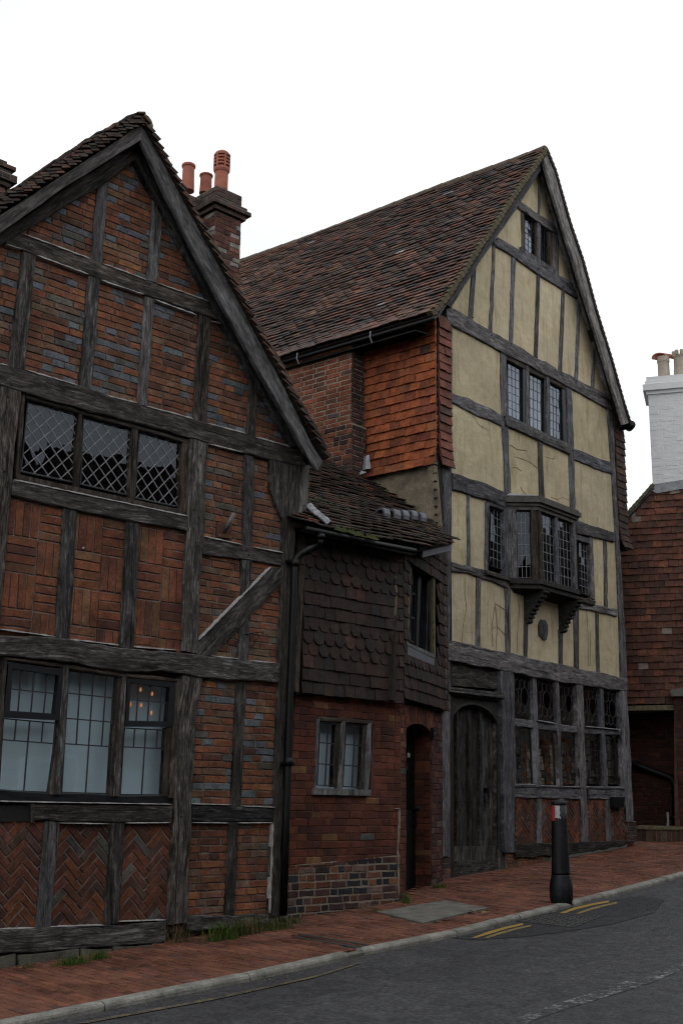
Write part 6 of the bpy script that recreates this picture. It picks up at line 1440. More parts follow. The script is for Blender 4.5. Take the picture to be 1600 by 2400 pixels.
for k, (y0, y1, y2, y3, d) in enumerate(((1609, 1616, 1634, 1625, .04), (1617, 1622, 1638, 1632, .085), (1624, 1628, 1642, 1639, .05))): timber(Y, [(1050, y0), (1181, y1 + 8)], [(1050, y1), (1181, y2)], YH, 'hood_mould', 'oak', -.1, d - .003 * k, wob=.003)
mb = MB(); mb.box(Y.at(1139, 1853, -.09), Y.u * .03, Y.n * .03, ZUP * .035); mb.tube([Y.at(1139 + 6 * math.sin(t_), 1870 - 11 * math.cos(t_), -.065) for t_ in np.linspace(0, 2 * math.pi, 14)], .008, 6); kn = mb.build('knocker', M['iron'], door)
mb = MB()
for x in (1079, 1092, 1107, 1120, 1133, 1147):
    for y in (1878, 1898): mb.lathe(Y.at(x, y, -.10), [(.003, -.012), (.012, 0), (.003, .012)], 8)
for y in (1785, 1788, 1822, 1827): mb.lathe(Y.at(1156, y, -.1), [(.003, -.014), (.015, 0), (.003, .014)], 8)
mb.build('door_nail', M['iron'], door)
# ---- left side: tile hanging, brick breast, render
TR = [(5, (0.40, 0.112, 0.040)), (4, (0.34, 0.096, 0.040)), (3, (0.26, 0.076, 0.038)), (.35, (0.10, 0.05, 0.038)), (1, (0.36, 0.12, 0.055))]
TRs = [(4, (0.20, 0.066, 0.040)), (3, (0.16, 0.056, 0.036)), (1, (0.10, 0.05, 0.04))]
mb = MB(); mb.fprism(S, [(-9, 0), (.02, 0), (.02, 8.1), (-9, 8.1)], -.3, -.01); mb.build('side_wall', M['roof_felt'], YH)
zb_, ztp = 5.90, 7.95; gg = .1245; nr = int((ztp - zb_) / gg) + 1
ps2 = Pieces()
sw0 = S.uv(840, 944)[0]; ncol = round(-sw0 / .180); ws = (-sw0 + .03) / ncol
bell = lambda r: max(0, (3 - r)) * .03
def sagS(x, y): return S.n * (max(0, .36 - y) ** 1.5 * .14)
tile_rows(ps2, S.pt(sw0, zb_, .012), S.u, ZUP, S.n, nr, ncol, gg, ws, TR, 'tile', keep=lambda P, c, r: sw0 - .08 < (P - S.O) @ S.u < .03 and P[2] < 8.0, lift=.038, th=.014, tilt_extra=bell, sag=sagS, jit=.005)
ua, ub = Y.uv(1022, 900)[0], Y.uv(1051, 900)[0]; w3 = (ub - ua) / 1.0
def sagY(x, y): return Y.n * (max(0, .36 - y) ** 1.5 * .14)
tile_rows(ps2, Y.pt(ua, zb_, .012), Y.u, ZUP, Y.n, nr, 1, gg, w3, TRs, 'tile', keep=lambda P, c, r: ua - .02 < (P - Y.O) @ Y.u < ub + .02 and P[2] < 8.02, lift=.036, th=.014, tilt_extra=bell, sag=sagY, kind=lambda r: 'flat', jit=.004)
# right return strip, seen almost edge on
uR1, uR2 = Y.uv(1441, 1150)[0], Y.uv(1441, 1150)[0] + .36
zrb = Y.uv(1465, 1292)[1]; zrt = Y.uv(1445, 985)[1]; TB = [(4, (0.075, 0.045, 0.036)), (3, (0.055, 0.04, 0.034)), (2, (0.10, 0.052, 0.038))]
tile_rows(ps2, Y.pt(uR1, zrb, .01), Y.u, ZUP, Y.n, int((zrt - zrb) / .118), 2, .118, .165, TB, 'tile', keep=lambda P, c, r: uR1 - .06 < (P - Y.O) @ Y.u < uR2, lift=.03, th=.016, tilt_extra=lambda r: max(0, 3 - r) * .09, sag=lambda x, y: Y.n * (max(0, .36 - y) ** 1.5 * .18), kind=lambda r: 'flat')
ps2.emit('wall_tile', YH, 300)
mb = MB(); mb.fprism(Y, [(uR1 - .02, zrb + .02), (uR2, zrb + .02), (uR2, zrt), (uR1 - .02, zrt)], -.3, .0); mb.build('side_board', M['roof_felt'], YH)
mb = MB(); mb.fprism(Y, [(uR1 + .12, 0), (uR2 - .02, 0), (uR2 - .1, zrb + .02), (uR1 + .12, zrb + .02)], -9, -.1); mb.build('far_wall', M['mortar_red'], YH)
mb = MB(); mb.fprism(Y, [(ua - .0, .5), (ub, .5), (ub, 8), (ua, 8)], -.3, -.002); mb.build('return_board', M['roof_felt'], YH)
poly_solid(S, [(842, 1085), (1020, 1062), (1037, 1262), (1015, 1240), (868, 1126)], -.005, .012, 'render_wall', YH, 'render')
for i in range(9):
    y = 1088 + i * 19.5; bar(Y, (1018 + i * .8, y), (1031 + i * .5, y + 4), 3.5, YH, 'tile_stub', 'stucco_gap', -.02, .016, wob=.002)  # dark bars colour in the slots along the render edge
poly_solid(Y, [(1016, 1082), (1036, 1086), (1040, 1270), (1028, 1262)], -.1, .008, 'render_return', YH, 'render')
# chimney breast on the side wall
f = S; BO = .34
bpx = [(688, 868), (823, 812), (826, 985), (690, 1030)]
reg = region_uv(S, bpx, BO); pn = None; BRK = [(6, (0.30, 0.105, 0.058)), (3, (0.25, 0.09, 0.055)), (1, (0.19, 0.09, 0.066)), (.4, (0.15, 0.125, 0.11))]
bu0, bu1, bv0, bv1 = bbox(reg); be = S.uv(823, 900, BO)[0]
bzl = S.uv(824, 990, BO)[1]; bz2 = 5.4
reg = [np.array(p) for p in ((bu0 - .3, bzl), (be, bzl), (be, 8.0), (bu0 - .3, 8.0))]
mb = MB(); mb.fprism(S, [(bu0 - .3, bzl - .05), (be, bzl - .05), (be, 8.0), (bu0 - .3, 8.0)], -.02, BO); pn = mb.build('chimney_breast', M['mortar_cream'], YH)
ps3 = Pieces(); bond(ps3, S, reg, BRK, 'brick', pn, .0755, .228, .014, 'stretch', BO, .008)
DKB = [(3, (0.075, 0.045, 0.042)), (2, (0.10, 0.05, 0.042)), (1, (0.06, 0.045, 0.045))]  # dark bricks put the shadow of the breast's return into the colour
fe = Frame(S.pt(be, 0, 0), S.n); fe = fe if fe.n @ S.u > 0 else Frame(S.pt(be, 0, BO), -S.n)
lo, hi = sorted(((S.pt(be, 0, .0) - fe.O) @ fe.u, (S.pt(be, 0, BO) - fe.O) @ fe.u)); bond(ps3, fe, strip(lo, hi, bzl, 8.0), DKB, 'brick', pn, .0735, .222, .011, 'stretch', 0)
be2 = be + .05
mb = MB(); mb.fprism(S, [(bu0 - .3, bz2), (be2, bz2), (be2, bzl - .02), (bu0 - .3, bzl - .02)], -.02, BO + .04); bl_ = mb.build('breast_plinth', M['mortar_cream'], YH)
bond(ps3, S, strip(bu0 - .3, be2, bz2, bzl - .02), DKB + BRK[:2], 'brick', bl_, .0735, .222, .011, 'mixed', BO + .04)
fe2 = Frame(S.pt(be2, 0, 0), fe.u); lo, hi = sorted(((S.pt(be2, 0, .0) - fe2.O) @ fe2.u, (S.pt(be2, 0, BO + .04) - fe2.O) @ fe2.u)); bond(ps3, fe2, strip(lo, hi, bz2, bzl - .02), DKB, 'brick', bl_, .0735, .222, .011, 'stretch', 0)
for q_ in ps.L: ps3.L.append(q_)
ps3.emit('brick', YH, 300)
# ---- roof
AP = Y.at(1279, 346, VB); EV = Y.at(1014, 744, VB); bk = SDIR
rid = [Y.at(1277, 346, VB)]
RF = Frame(AP, SDIR)
for x, y in ((1258, 353), (1225, 367), (1163, 389), (1090, 415), (1040, 433), (960, 464), (840, 511), (730, 553), (620, 592), (540, 620)): rid.append(RF.at(x, y))
rid.append(rid[-1] + (rid[-1] - rid[-3]) * .6)
dE = EV - AP; dn = unit(dE); rn = unit(np.cross(dn, SDIR)); rn = rn if rn[2] > 0 else -rn
Ls = np.linalg.norm(dE); LT = float(np.linalg.norm((rid[-1] - AP)[:2]))
rs_ = np.array([[(p - AP) @ SDIR, (p - AP)[2]] for p in rid])
def ysag(x, y):
    """x runs back from the verge, y up from the eave"""
    z = np.interp(x, rs_[:, 0], rs_[:, 1]); f_ = max(0, y / Ls) ** 1.5
    return ZUP * z * f_ + rn * (.018 * math.sin(x * 1.2 + y * .6) + .007 * math.sin(x * 2.9 + 1) + .006 * math.sin(y * 4.2 + x)) + rn * (max(0, .5 - y) ** 2 * .25)
Vg = []; na, nb = 16, 10
for i in range(na + 1):
    for j in range(nb + 1): x, y = LT * i / na, Ls * j / nb; Vg.append(EV + SDIR * x - dn * y + ysag(x, y) - rn * .03)
Fc = [(i * (nb + 1) + j, i * (nb + 1) + j + 1, (i + 1) * (nb + 1) + j + 1, (i + 1) * (nb + 1) + j) for i in range(na) for j in range(nb)]
V2 = [v - rn * .06 for v in Vg]; N = len(Vg); Fc2 = [tuple(q + N for q in f_) for f_ in Fc]
rim = [i * (nb + 1) for i in range(na + 1)] + [na * (nb + 1) + j for j in range(1, nb + 1)] + [i * (nb + 1) + nb for i in range(na - 1, -1, -1)] + [j for j in range(nb - 1, 0, -1)]
Fr = [(rim[k], rim[(k + 1) % len(rim)], rim[(k + 1) % len(rim)] + N, rim[k] + N) for k in range(len(rim))]
mesh('roof_slope', Vg + V2, Fc + Fc2 + Fr, M['roof_felt'], YH)
RY = [(4, (0.115, 0.058, 0.042)), (4, (0.080, 0.050, 0.041)), (3, (0.052, 0.044, 0.041)), (2.2, (0.165, 0.068, 0.044)), (1.0, (0.125, 0.082, 0.064)), (.02, (.4, .38, .36)), (.10, (.22, .14, .07))]
ORY = [(4, (0.19, 0.088, 0.058)), (2, (0.155, 0.082, 0.058)), (2, (0.09, 0.06, 0.05))]
def rpal(P, r):
    x = (P - EV) @ SDIR; f_ = math.sin(x * 1.7 + r * .21) * .5 + math.sin(x * .8 - r * .13 + 2) * .5
    return ORY if (x > 5.2 and R.random() < .65) or (f_ > .45 and R.random() < .5) else RY
ps = Pieces(); gr = .1005
tile_rows(ps, EV + SDIR * .03, SDIR, -dn, rn, int(Ls / gr), int(LT / .165), gr, .165, rpal, 'rooftile', jit=.006, lift=.038, th=.012, sag=ysag)
ps.emit('roof_tile', YH, 300, hide=lambda x, y: not (640 < x < 1290 and 330 < y < 850))
# verge mortar, ridge tiles, far slope
n_ = 44
for k in range(n_):
    f0, f1 = k / n_, (k + .93) / n_; A = AP + dE * f0; B_ = AP + dE * f1; mb = MB(); o = rn * ru(.0, .012); y0, y1 = Ls * (1 - f0), Ls * (1 - f1)
    a0, b0 = A + ysag(0, y0) + o, B_ + ysag(0, y1) + o + rn * .02
    q = [a0 - SDIR * .02, b0 - SDIR * .02, b0 + SDIR * ru(.05, .085), a0 + SDIR * ru(.05, .085)]; mb.prism([p + rn * .012 for p in q], [p - rn * .07 for p in q]); mb.build('verge_tile', M['verge'], YH)
rd = resample(np.array(rid), 26)
for k in range(25):
    P, Q_ = rd[k], rd[k + 1]; e = unit(Q_ - P); sd = unit(np.cross(e, ZUP)); uu = np.cross(sd, e); mb = MB(); arc = []
    for pp_, rr in ((P - e * .01, .115), (Q_, .108)):
        for t_ in np.linspace(-.2, math.pi + .2, 9): arc.append(pp_ + sd * rr * math.cos(t_) + uu * (rr * math.sin(t_) - .085))
    mb.add(arc, [(i, i + 1, i + 10, i + 9) for i in range(8)] + [tuple(range(9))[::-1], tuple(range(9, 18))]); mb.build('ridge_tile', M['ridge'] if 'ridge' in M else M['lichen'], YH)
ER = Y.at(1476, 992, VB + .02); mid = Y.at(1366, 608, VB + .02); mb = MB(); ap2 = Y.at(1283, 349, VB + .02)
pts = [ap2] + [Y.at(x, y, VB + .02) for x, y in ((1303, 398), (1338, 522), (1368, 610), (1398, 722), (1435, 842), (1463, 942), (1479, 992))]
for a_, b_ in zip(pts[:-1], pts[1:]):
    nn = unit(np.cross(b_ - a_, SDIR)); nn = nn if nn[2] > 0 else -nn; q = [a_, b_, b_ + SDIR * 8, a_ + SDIR * 8]; mb.prism(q, [p - nn * .05 for p in q])
mb.build('roof_slope', M['roof_felt'], YH)
for a_, b_ in zip(resample(np.array(pts), 52)[:-1], resample(np.array(pts), 52)[1:]):
    nn = unit(np.cross(b_ - a_, SDIR)); nn = nn if nn[2] > 0 else -nn; mb = MB(); q = [a_ + nn * .004, b_ + nn * .028, b_ + nn * .028 + SDIR * .6, a_ + nn * .004 + SDIR * .6]; mb.prism(q, [p - nn * .016 for p in q]); mb.build('roof_tile', M['rooftile'], YH); LAST[0].color = (.10, .06, .05, 1)
# gutters
g0 = EV + ZUP * -.035 - unit(np.cross(SDIR, ZUP)) * 0; out_ = -Y.u
mb = MB(); mb.tube([g0 + out_ * .03 - SDIR * .05, g0 + out_ * .03 + SDIR * 6.5], .028, 10); mb.build('gutter', M['iron'], YH, True)
mb = MB(); V = [EV + SDIR * .29 - ZUP * .10, EV + SDIR * 7 - ZUP * .10, EV + SDIR * 7 + Y.u * .3 - ZUP * .06, EV + SDIR * .29 + Y.u * .3 - ZUP * .06]; mb.prism(V, [v - ZUP * .02 for v in V]); mb.build('soffit', M['stucco_gap'], YH)
for s_ in (1.0, 2.35):
    P = g0 + out_ * .08 + SDIR * s_; mb = MB(); mb.tube([P + ZUP * .06, P - ZUP * .03 + out_ * .01, P - ZUP * .10 - out_ * .04], .010, 6); mb.build('gutter_bracket', M['flash'], YH)
mb = MB(); P = Y.at(1478, 995, VB); mb.tube([P + Y.u * .0, P + Y.u * .12 + SDIR * .1], .075, 12); mb.tube([P + Y.u * .06 - Y.n * .1, P + Y.u * .06 + SDIR * 6], .05, 10); mb.build('gutter', M['iron'], YH, True)
#, (1460, 985), (1478, 996), (1456, 1002)], .02, .2, 'eave_box', YH, 'oak_grey')
poly_solid(Y, [(1037, 712), (1048, 712), (1030, 740), (1018, 748)], .05, .22, 'eave_box', YH, 'oak_grey')

pegs(Y, [(1165, 560), (1205, 590), (1212, 606), (1262, 630), (1320, 672), (1218, 474), (1108, 744), (1150, 776), (1152, 786), (1198, 806), (1258, 838), (1316, 872), (1350, 892), (1178, 985), (1186, 990), (1340, 1056), (1264, 1020), (1304, 1036), (1190, 1150), (1065, 1120), (1092, 1136), (1120, 1340), (1190, 1362), (1350, 1415), (1128, 1530), (1178, 1545), (1192, 1552), (1300, 1572), (1436, 1592), (1440, 1600), (1356, 1600), (1359, 1700), (1366, 1850), (1210, 1700)], .058, YH)
# ================================================================ RIGHT NEIGHBOUR
_q = Y.at(1470, 1500, .0); _rp = CAM + ray(1500, 1885) * (20.6 / ray(1500, 1885)[1])
RFm = Frame(_rp, -hdir(-8200, 1800)); 
NH = thing('red_tiled_house', 'red brown tile hung house with whitewashed chimney, beyond the cream house', 'house', RFm.pt(.6, .8, 0))
apx = [(1440, 1250), (1469, 1205), (1500, 1172), (1528, 1140), (1640, 1118), (1760, 1300), (1760, 1660), (1440, 1660)]
poly_solid(RFm, apx, -4, -.03, 'wall', NH, 'roof_felt')
ps = Pieces(); TN = [(5, (0.125, 0.052, 0.034)), (3, (0.095, 0.045, 0.032)), (2, (0.155, 0.06, 0.036)), (1, (0.20, 0.07, 0.042)), (.12, (.3, .25, .2))]
u0, v0 = RFm.uv(1440, 1652); u1, v1 = RFm.uv(1700, 1120); gn = .118
VP = [(1432, 1262), (1470, 1208), (1528, 1143), (1720, 1110), (1720, 1670), (1432, 1670)]
tile_rows(ps, RFm.pt(u0, v0, .0), RFm.u, ZUP, RFm.n, int((v1 - v0) / gn) + 2, int((u1 - u0) / .168), gn, .168, TN, 'tile', keep=lambda P, c, r: inside(VP, proj(P)), lift=.032, th=.014, jit=.006)
ps.emit('wall_tile', NH, 300)
timber(RFm, [(1436, 1238), (1469, 1200), (1500, 1168), (1530, 1134)], [(1436, 1256), (1470, 1214), (1502, 1181), (1532, 1146)], NH, 'verge', 'oak', -.1, .07)
for k in range(12):
    f0 = k / 12; x, y = 1436 + 94 * f0, 1240 - 106 * f0; bar(RFm, (x, y), (x + 8.5, y - 8), 9, NH, 'verge_tile', 'lichen', -.3, .06 + ru(0, .02), wob=.002)
poly_solid(RFm, [(1440, 1655), (1580, 1652), (1720, 1648), (1720, 1662), (1580, 1664), (1440, 1666)], -.1, .06, 'string_course', NH, 'lichen')
# whitewashed chimney
wq = [RFm.uv(1530, 1138, .02)[0], RFm.uv(1516, 925, .02)[0]]; cu0 = min(wq); cu0 = RFm.uv(1523, 1030, .02)[0]; cv0 = RFm.uv(1530, 1150, .02)[1]; cv1 = RFm.uv(1517, 926, .02)[1]; cv2 = RFm.uv(1517, 890, .02)[1]
ch = MB(); ch.fprism(RFm, [(cu0, cv0 - .6), (cu0 + 1.7, cv0 - .6), (cu0 + 1.7, cv1), (cu0, cv1)], -.7, .02); ch = ch.build('chimney', M['white'], NH)
psw = Pieces(); WB = [(1, (0.84, 0.85, 0.855))]
bond(psw, RFm, strip(cu0, cu0 + 1.3, cv0, cv1), WB, 'white', ch, .075, .225, .004, 'mixed', .02, .003)
psw.emit('brick', NH, 0, 'brick')
hh = cv2 - cv1
for ex, a_, b_ in ((.035, 0, .22), (.085, .22, .62), (.045, .62, .85), (.02, .85, 1.15)):
    mb = MB(); mb.fprism(RFm, [(cu0 - ex, cv1 + hh * a_ + .001), (cu0 + 1.7 + ex, cv1 + hh * a_ + .001), (cu0 + 1.7 + ex, cv1 + hh * b_), (cu0 - ex, cv1 + hh * b_)], -.7 - ex, .02 + ex); mb.build('chimney_cap', M['white'], ch)
poly_solid(RFm, [(1524, 1136), (1700, 1108), (1700, 1128), (1538, 1156), (1526, 1150)], .0, .06, 'lead_flashing', NH, 'flash')
fr = RFm; off = -.3
P = fr.at(1555, 884, off); T_ = fr.at(1551, 838, off); dep = (P - CAM) @ fwd; r = 13.5 * dep / F_PX; hp = (T_ - P)[2]
mb = MB(); mb.lathe(P - ZUP * .1, [(r * 1.04, 0), (r, hp * .5), (r * .98, hp * .98), (r * 1.06, hp), (r * 1.06, hp + .1), (r * .8, hp + .1)], 18); pt_ = mb.build('chimney_pot', M['buff'], ch)
mb = MB(); arc = []
for d in (-1.5, 1.2):
    for t_ in np.linspace(-.1, math.pi + .1, 9): arc.append(P + ZUP * (hp + .0 + d * -.02) + fr.u * r * 1.25 * math.cos(t_) + ZUP * r * .85 * math.sin(t_) + (fr.n * .55 - fr.u * .8) * r * d * .7 + ZUP * (-.06 if d < 0 else 0))
V = arc + [a_ + ZUP * .02 for a_ in arc]
mb.add(V, [(i, i + 1, i + 10, i + 9) for i in range(8)] + [(i + 18, i + 27, i + 28, i + 19) for i in range(8)] + [(i, i + 18, i + 19, i + 1) for i in range(8)] + [(i + 9, i + 10, i + 28, i + 27) for i in range(8)]); mb.build('half_round_cowl', M['terracotta'], ch)
P = fr.at(1594, 872, off); r = 15 * dep / F_PX; hp = (fr.at(1590, 824, off) - P)[2]
mb = MB(); mb.lathe(P - ZUP * .1, [(r * 1.05, 0), (r * 1.05, .14), (r * .98, .15), (r * .97, hp * .92), (r * 1.08, hp * .95), (r * 1.08, hp * 1.02), (r, hp * 1.04), (r * .8, hp * 1.04)], 18)
for k in range(8):
    a_ = k * math.pi / 4; c = P - ZUP * .1 + np.array([math.cos(a_), math.sin(a_), 0]) * r * .95 + ZUP * (hp * 1.04 + .035); mb.box(c, np.array([math.cos(a_), math.sin(a_), 0]) * .03, np.array([-math.sin(a_), math.cos(a_), 0]) * r * .2, ZUP * .045)
mb.build('chimney_pot', M['buff'], ch)
# recessed brick below the tiles, pillar, pipe and low wall
ps = Pieces(); DKW = [(4, (0.075, 0.03, 0.022)), (3, (0.055, 0.026, 0.022)), (2, (0.09, 0.036, 0.026))]
pn, reg = panel(RFm, [(1440, 1664), (1720, 1658), (1720, 2000), (1440, 2000)], 'mortar_red', NH, d0=-1.2, d1=-.75); bond(ps, RFm, [np.array(p) for p in strip(*bbox(reg))], DKW, 'brick', pn, .076, .225, .008, 'mixed', -.75)
poly_solid(RFm, [(1578, 1630), (1720, 1626), (1720, 2000), (1580, 1968)], -.6, .12, 'pillar', NH, 'mortar_red'); bond(ps, RFm, [np.array(p) for p in strip(RFm.uv(1580, 1700, .12)[0], RFm.uv(1720, 1700, .12)[0], .5, RFm.uv(1580, 1632, .12)[1])], DKW, 'brick', pn, .076, .225, .008, 'mixed', .12)
poly_solid(RFm, [(1568, 1617), (1640, 1604), (1720, 1606), (1720, 1630), (1572, 1632)], -.7, .2, 'pillar_cap', NH, 'slab')
poly_solid(RFm, [(1440, 1662), (1580, 1660), (1580, 1668), (1440, 1672)], -.8, .0, 'overhang', NH, 'stucco_gap')
ps.emit('brick', NH, 300)
PI = thing('waste_pipe', 'dark slanting waste pipe that bends down the shaded brick wall at the right edge', 'pipe', RFm.at(1582, 1938, -.62))
mb = MB(); mb.tube([RFm.at(1470, 1783, -.66), RFm.at(1500, 1797, -.66), RFm.at(1540, 1812, -.66), RFm.at(1568, 1822, -.66), RFm.at(1576, 1829, -.66), RFm.at(1580, 1842, -.66), RFm.at(1582, 1938, -.66)], .055, 12); mb.build('pipe', M['pipe'] if 'pipe' in M else M['iron'], PI, True)
for y in (1850, 1912): mb = MB(); mb.tube([RFm.at(1580.5, y, -.66), RFm.at(1580.8, y + 9, -.66)], .068, 12); mb.build('collar', M['iron'], PI, True)
mb = MB(); mb.box(RFm.at(1564, 1918, -.5), RFm.u * .017, RFm.n * .017, ZUP * .10); mb.box(RFm.at(1564, 1936, -.5), RFm.u * .02, RFm.n * .02, ZUP * .05)
o = mb.build('marker_post', M['white_band']); tag(o, 'short white marker post standing on the low wall in front of the dark pipe', 'post')
LW = thing('low_wall', 'low brick wall with a stone coping along the pavement, between the cream house corner and the picture edge', 'wall', RFm.at(1530, 1965, .35))
LWd = .30
ps = Pieces(); poly = [(1492, 1943), (1720, 1946), (1720, 1992), (1492, 1978)]
pn, reg = panel(RFm, poly, 'mortar_dark', LW, 'wall_core', -.9, LWd); LWP = [(3, (0.10, 0.05, 0.036)), (2, (0.075, 0.045, 0.036)), (1, (0.12, 0.085, 0.05))]
b4_ = bbox(reg); zt_ = RFm.uv(1530, 1944, LWd)[1]
u = b4_[0]
while u < b4_[1]: put_brick(ps, RFm, strip(b4_[0], b4_[1], b4_[2], zt_), u + .04, zt_ - .115, .068, .21, ru(-.01, .01), LWP, 'brick', pn, LWd, .012); u += .078
for k in range(3): bond(ps, RFm, strip(b4_[0], b4_[1], b4_[2] - .2, zt_ - .23), LWP, 'brick', pn, .075, .225, .01, 'mixed', LWd); break
ps.emit('brick', LW, 200)
mb = MB(); mb.fprism(RFm, [(b4_[0], zt_), (b4_[1], zt_), (b4_[1], zt_ + .05), (b4_[0], zt_ + .05)], -.8, LWd + .03); mb.build('coping', M['lichen'], LW)
# ================================================================ FAR LEFT CHIMNEY
u_, v_ = L.uv(10, 420, -4.5)
FC = thing('brick_chimney', 'dark corbelled brick chimney cut by the left picture edge, behind the nearest roof', 'chimney', L.pt(u_, 5, -4.8))
ps = Pieces(); ur = L.uv(10, 465, -4.5)[0]; hpx = abs(L.uv(10, 400, -4.5)[1] - L.uv(10, 410, -4.5)[1]) / 10
vb = L.uv(10, 440, -4.5)[1]
def stack(ex, v0, v1, nm): 
    mb = MB(); mb.fprism(L, [(ur - .6 - ex, v0), (ur + ex, v0), (ur + ex, v1), (ur - .6 - ex, v1)], -5.3 - ex, -4.5 + ex); o = mb.build(nm, M['mortar_dark'], FC)
    bond(ps, L, strip(ur - .6 - ex, ur + ex, v0, v1), DARKB, 'brick', o, .075, .22, .009, 'mixed', -4.5 + ex)
stack(0, 4.5, vb, 'stack'); 
for i, (ex, hgt) in enumerate(((.05, 10), (.11, 18), (.05, 12), (.09, 10), (.0, 14))): stack(ex, vb + .001, vb + hgt * hpx, 'corbel'); vb += hgt * hpx
ps.emit('brick', FC, 0, 'brick')
# ================================================================ BOLLARD
def scuffed():
    m, nt, b = new_mat('scuffed_iron', .5, .35); t = NT(nt); P_ = t.pos(); n = t.noise(P_, 9, 8, .75); s_ = t.noise(t.map(P_, (3, 3, 16)), 1, 6, .8)
    c = t.mix(t.ramp(n, [(.54, 0.0), (.66, .8)]), (.010, .011, .013), (.036, .036, .038)); c = t.mix(t.ramp(s_, [(.60, 0.0), (.68, .5)]), c, (.075, .072, .07))
    t.l(c, b.inputs['Base Color']); t.l(t.ramp(n, [(.3, .38), (.7, .7)]), b.inputs['Roughness']); t.bump(n, b, .35, .006); return m
M['bollard'] = scuffed()
bp = ground_at(1315, 2112, .01); dep = (bp - CAM) @ fwd; k_ = dep / F_PX / 4
BO_ = thing('bollard', 'black cast iron street bollard with a torn red and white band, standing on the kerb', 'bollard', bp)
zpx = lambda y: (2212 - y) * k_ * 1.03
def prof(pts): return [(w * k_, zpx(y)) for y, w in pts]
mb = MB(); mb.lathe(bp, prof([(2240, 100), (2212, 100), (2192, 107), (2150, 109), (2110, 109), (2070, 106), (2040, 100), (2000, 91), (1984, 89), (1982, 88)]), 32); mb.build('base', M['bollard'], BO_, True)
mb = MB(); mb.lathe(bp, prof([(1984, 86), (1960, 86.5), (1700, 79), (1490, 73.5), (1362, 70)]), 32); mb.build('shaft', M['bollard'], BO_, True)
mb = MB(); mb.lathe(bp, prof([(1364, 66), (1360, 72), (1352, 74), (1338, 74), (1332, 70), (1322, 44), (1314, 12), (1312, 2)]), 32); mb.build('cap', M['bollard'], BO_, True)
view = unit(np.array([CAM[0] - bp[0], CAM[1] - bp[1], 0])); side = np.array([view[1], -view[0], 0])
if side @ rgt < 0: side = -side
def band(a0, a1, y0, y1, mat, rag, nm):
    V = []; n = 12; m = 8
    for i in range(n + 1):
        f = i / n; a_ = a0 + (a1 - a0) * f
        for j in range(m + 1):
            y = y0 + (y1 - y0) * j / m; rr = np.interp(y, [1362, 1490, 1700], [70, 73.5, 79]) * k_ + .0025
            aa = a_ + (rag * (math.sin(j * 1.9) + .6 * math.sin(j * 4.1)) if i == n else 0)
            yy = y + (ru(-10, 14) if j == m and i > n * .6 else 0); V.append(bp + (side * math.sin(aa) + view * math.cos(aa)) * rr + ZUP * zpx(yy))
    mesh(nm, V, [(i * (m + 1) + j, i * (m + 1) + j + 1, (i + 1) * (m + 1) + j + 1, (i + 1) * (m + 1) + j) for i in range(n) for j in range(m)], M[mat], BO_, smooth=True)
band(-1.7, -.52, 1366, 1498, 'red_band', .02, 'red_band'); band(-.52, .10, 1368, 1478, 'white_band', .10, 'white_band')
# ================================================================ GRASS, LEAVES
M['grass_g'] = plain('grass_green', (0.055, 0.115, 0.012), .4, 9, .7, 0, .3); M['grass_o'] = plain('grass_olive', (0.10, 0.10, 0.03), .4, 9, .8, 0); M['grass_d'] = plain('dry_grass', (0.16, 0.105, 0.06), .4, 9, .9, 0)
M['leaf'] = plain('dead_leaf', (0.26, 0.15, 0.06), .4, 20, .8, .2)
def tuft(px, wpx, hpx, n, mats, label, lean=.35, cat='grass', bw=.006):
    P = ground_at(px[0], px[1], -.01); dep = (P - CAM) @ fwd; w = wpx * dep / F_PX; h = hpx * dep / F_PX * .72
    tf = thing('grass_tuft', label, cat, P, 'weeds along the foot of the walls')
    for mi, (mt, share) in enumerate(mats):
        mb = MB()
        for _ in range(int(n * share)):
            o = P + L.u * R.gauss(0, w * .3) + L.n * abs(R.gauss(0, .05)) * (1 if True else 0); q_ = ab(o); o = gp(q_[0], q_[1], -.02)
            hh = h * ru(.35, 1.05); a_ = ru(0, 6.28); ln = hh * ru(.05, lean); d = np.array([math.cos(a_), math.sin(a_), 0]); s_ = np.array([-d[1], d[0], 0]) * bw * ru(.6, 1.3) * .5
            p1 = o + d * ln * .35 + ZUP * hh * .6; p2 = o + d * ln * 1.3 + ZUP * hh * ru(.8, 1)
            mb.add([o - s_, o + s_, p1 + s_ * .8, p1 - s_ * .8, p2], [(0, 1, 2, 3), (3, 2, 4)])
        if mb.n: mb.build('blades', M[mt], tf)['kind'] = 'stuff'
GO = [('grass_g', .75), ('grass_o', .25)]
tuft((160, 2262), 60, 46, 260, GO, 'low bright green weed patch at the foot of the plinth stones, below the herringbone panels')
tuft((222, 2250), 50, 44, 190, GO, 'bright green grass tuft against the plinth, just right of the low weed patch')
tuft((62, 2270), 30, 30, 50, [('grass_o', .7), ('grass_d', .3)], 'small sparse weed by the rubble at the left end of the plinth')
tuft((412, 2212), 60, 80, 110, [('grass_d', .8), ('grass_o', .2)], 'dry brown grass tuft at the foot of the broad post', .9, bw=.004)
tuft((515, 2204), 75, 75, 330, GO, 'tall bright green grass tuft under the narrow stud, left of the drainpipe', .5)
tuft((572, 2192), 80, 80, 230, [('grass_o', .55), ('grass_d', .25), ('grass_g', .2)], 'straggly olive and straw coloured grass between the bright tuft and the drainpipe', .6)
tuft((640, 2180), 70, 60, 220, [('grass_o', .75), ('grass_g', .25)], 'olive green weeds around the foot of the drainpipe', .6)
tuft((686, 2165), 30, 34, 60, [('grass_o', .6), ('grass_g', .4)], 'small weed just right of the drainpipe foot', .6)
tuft((872, 2138), 20, 28, 40, GO, 'tiny green weed at the foot of the cottage brickwork')
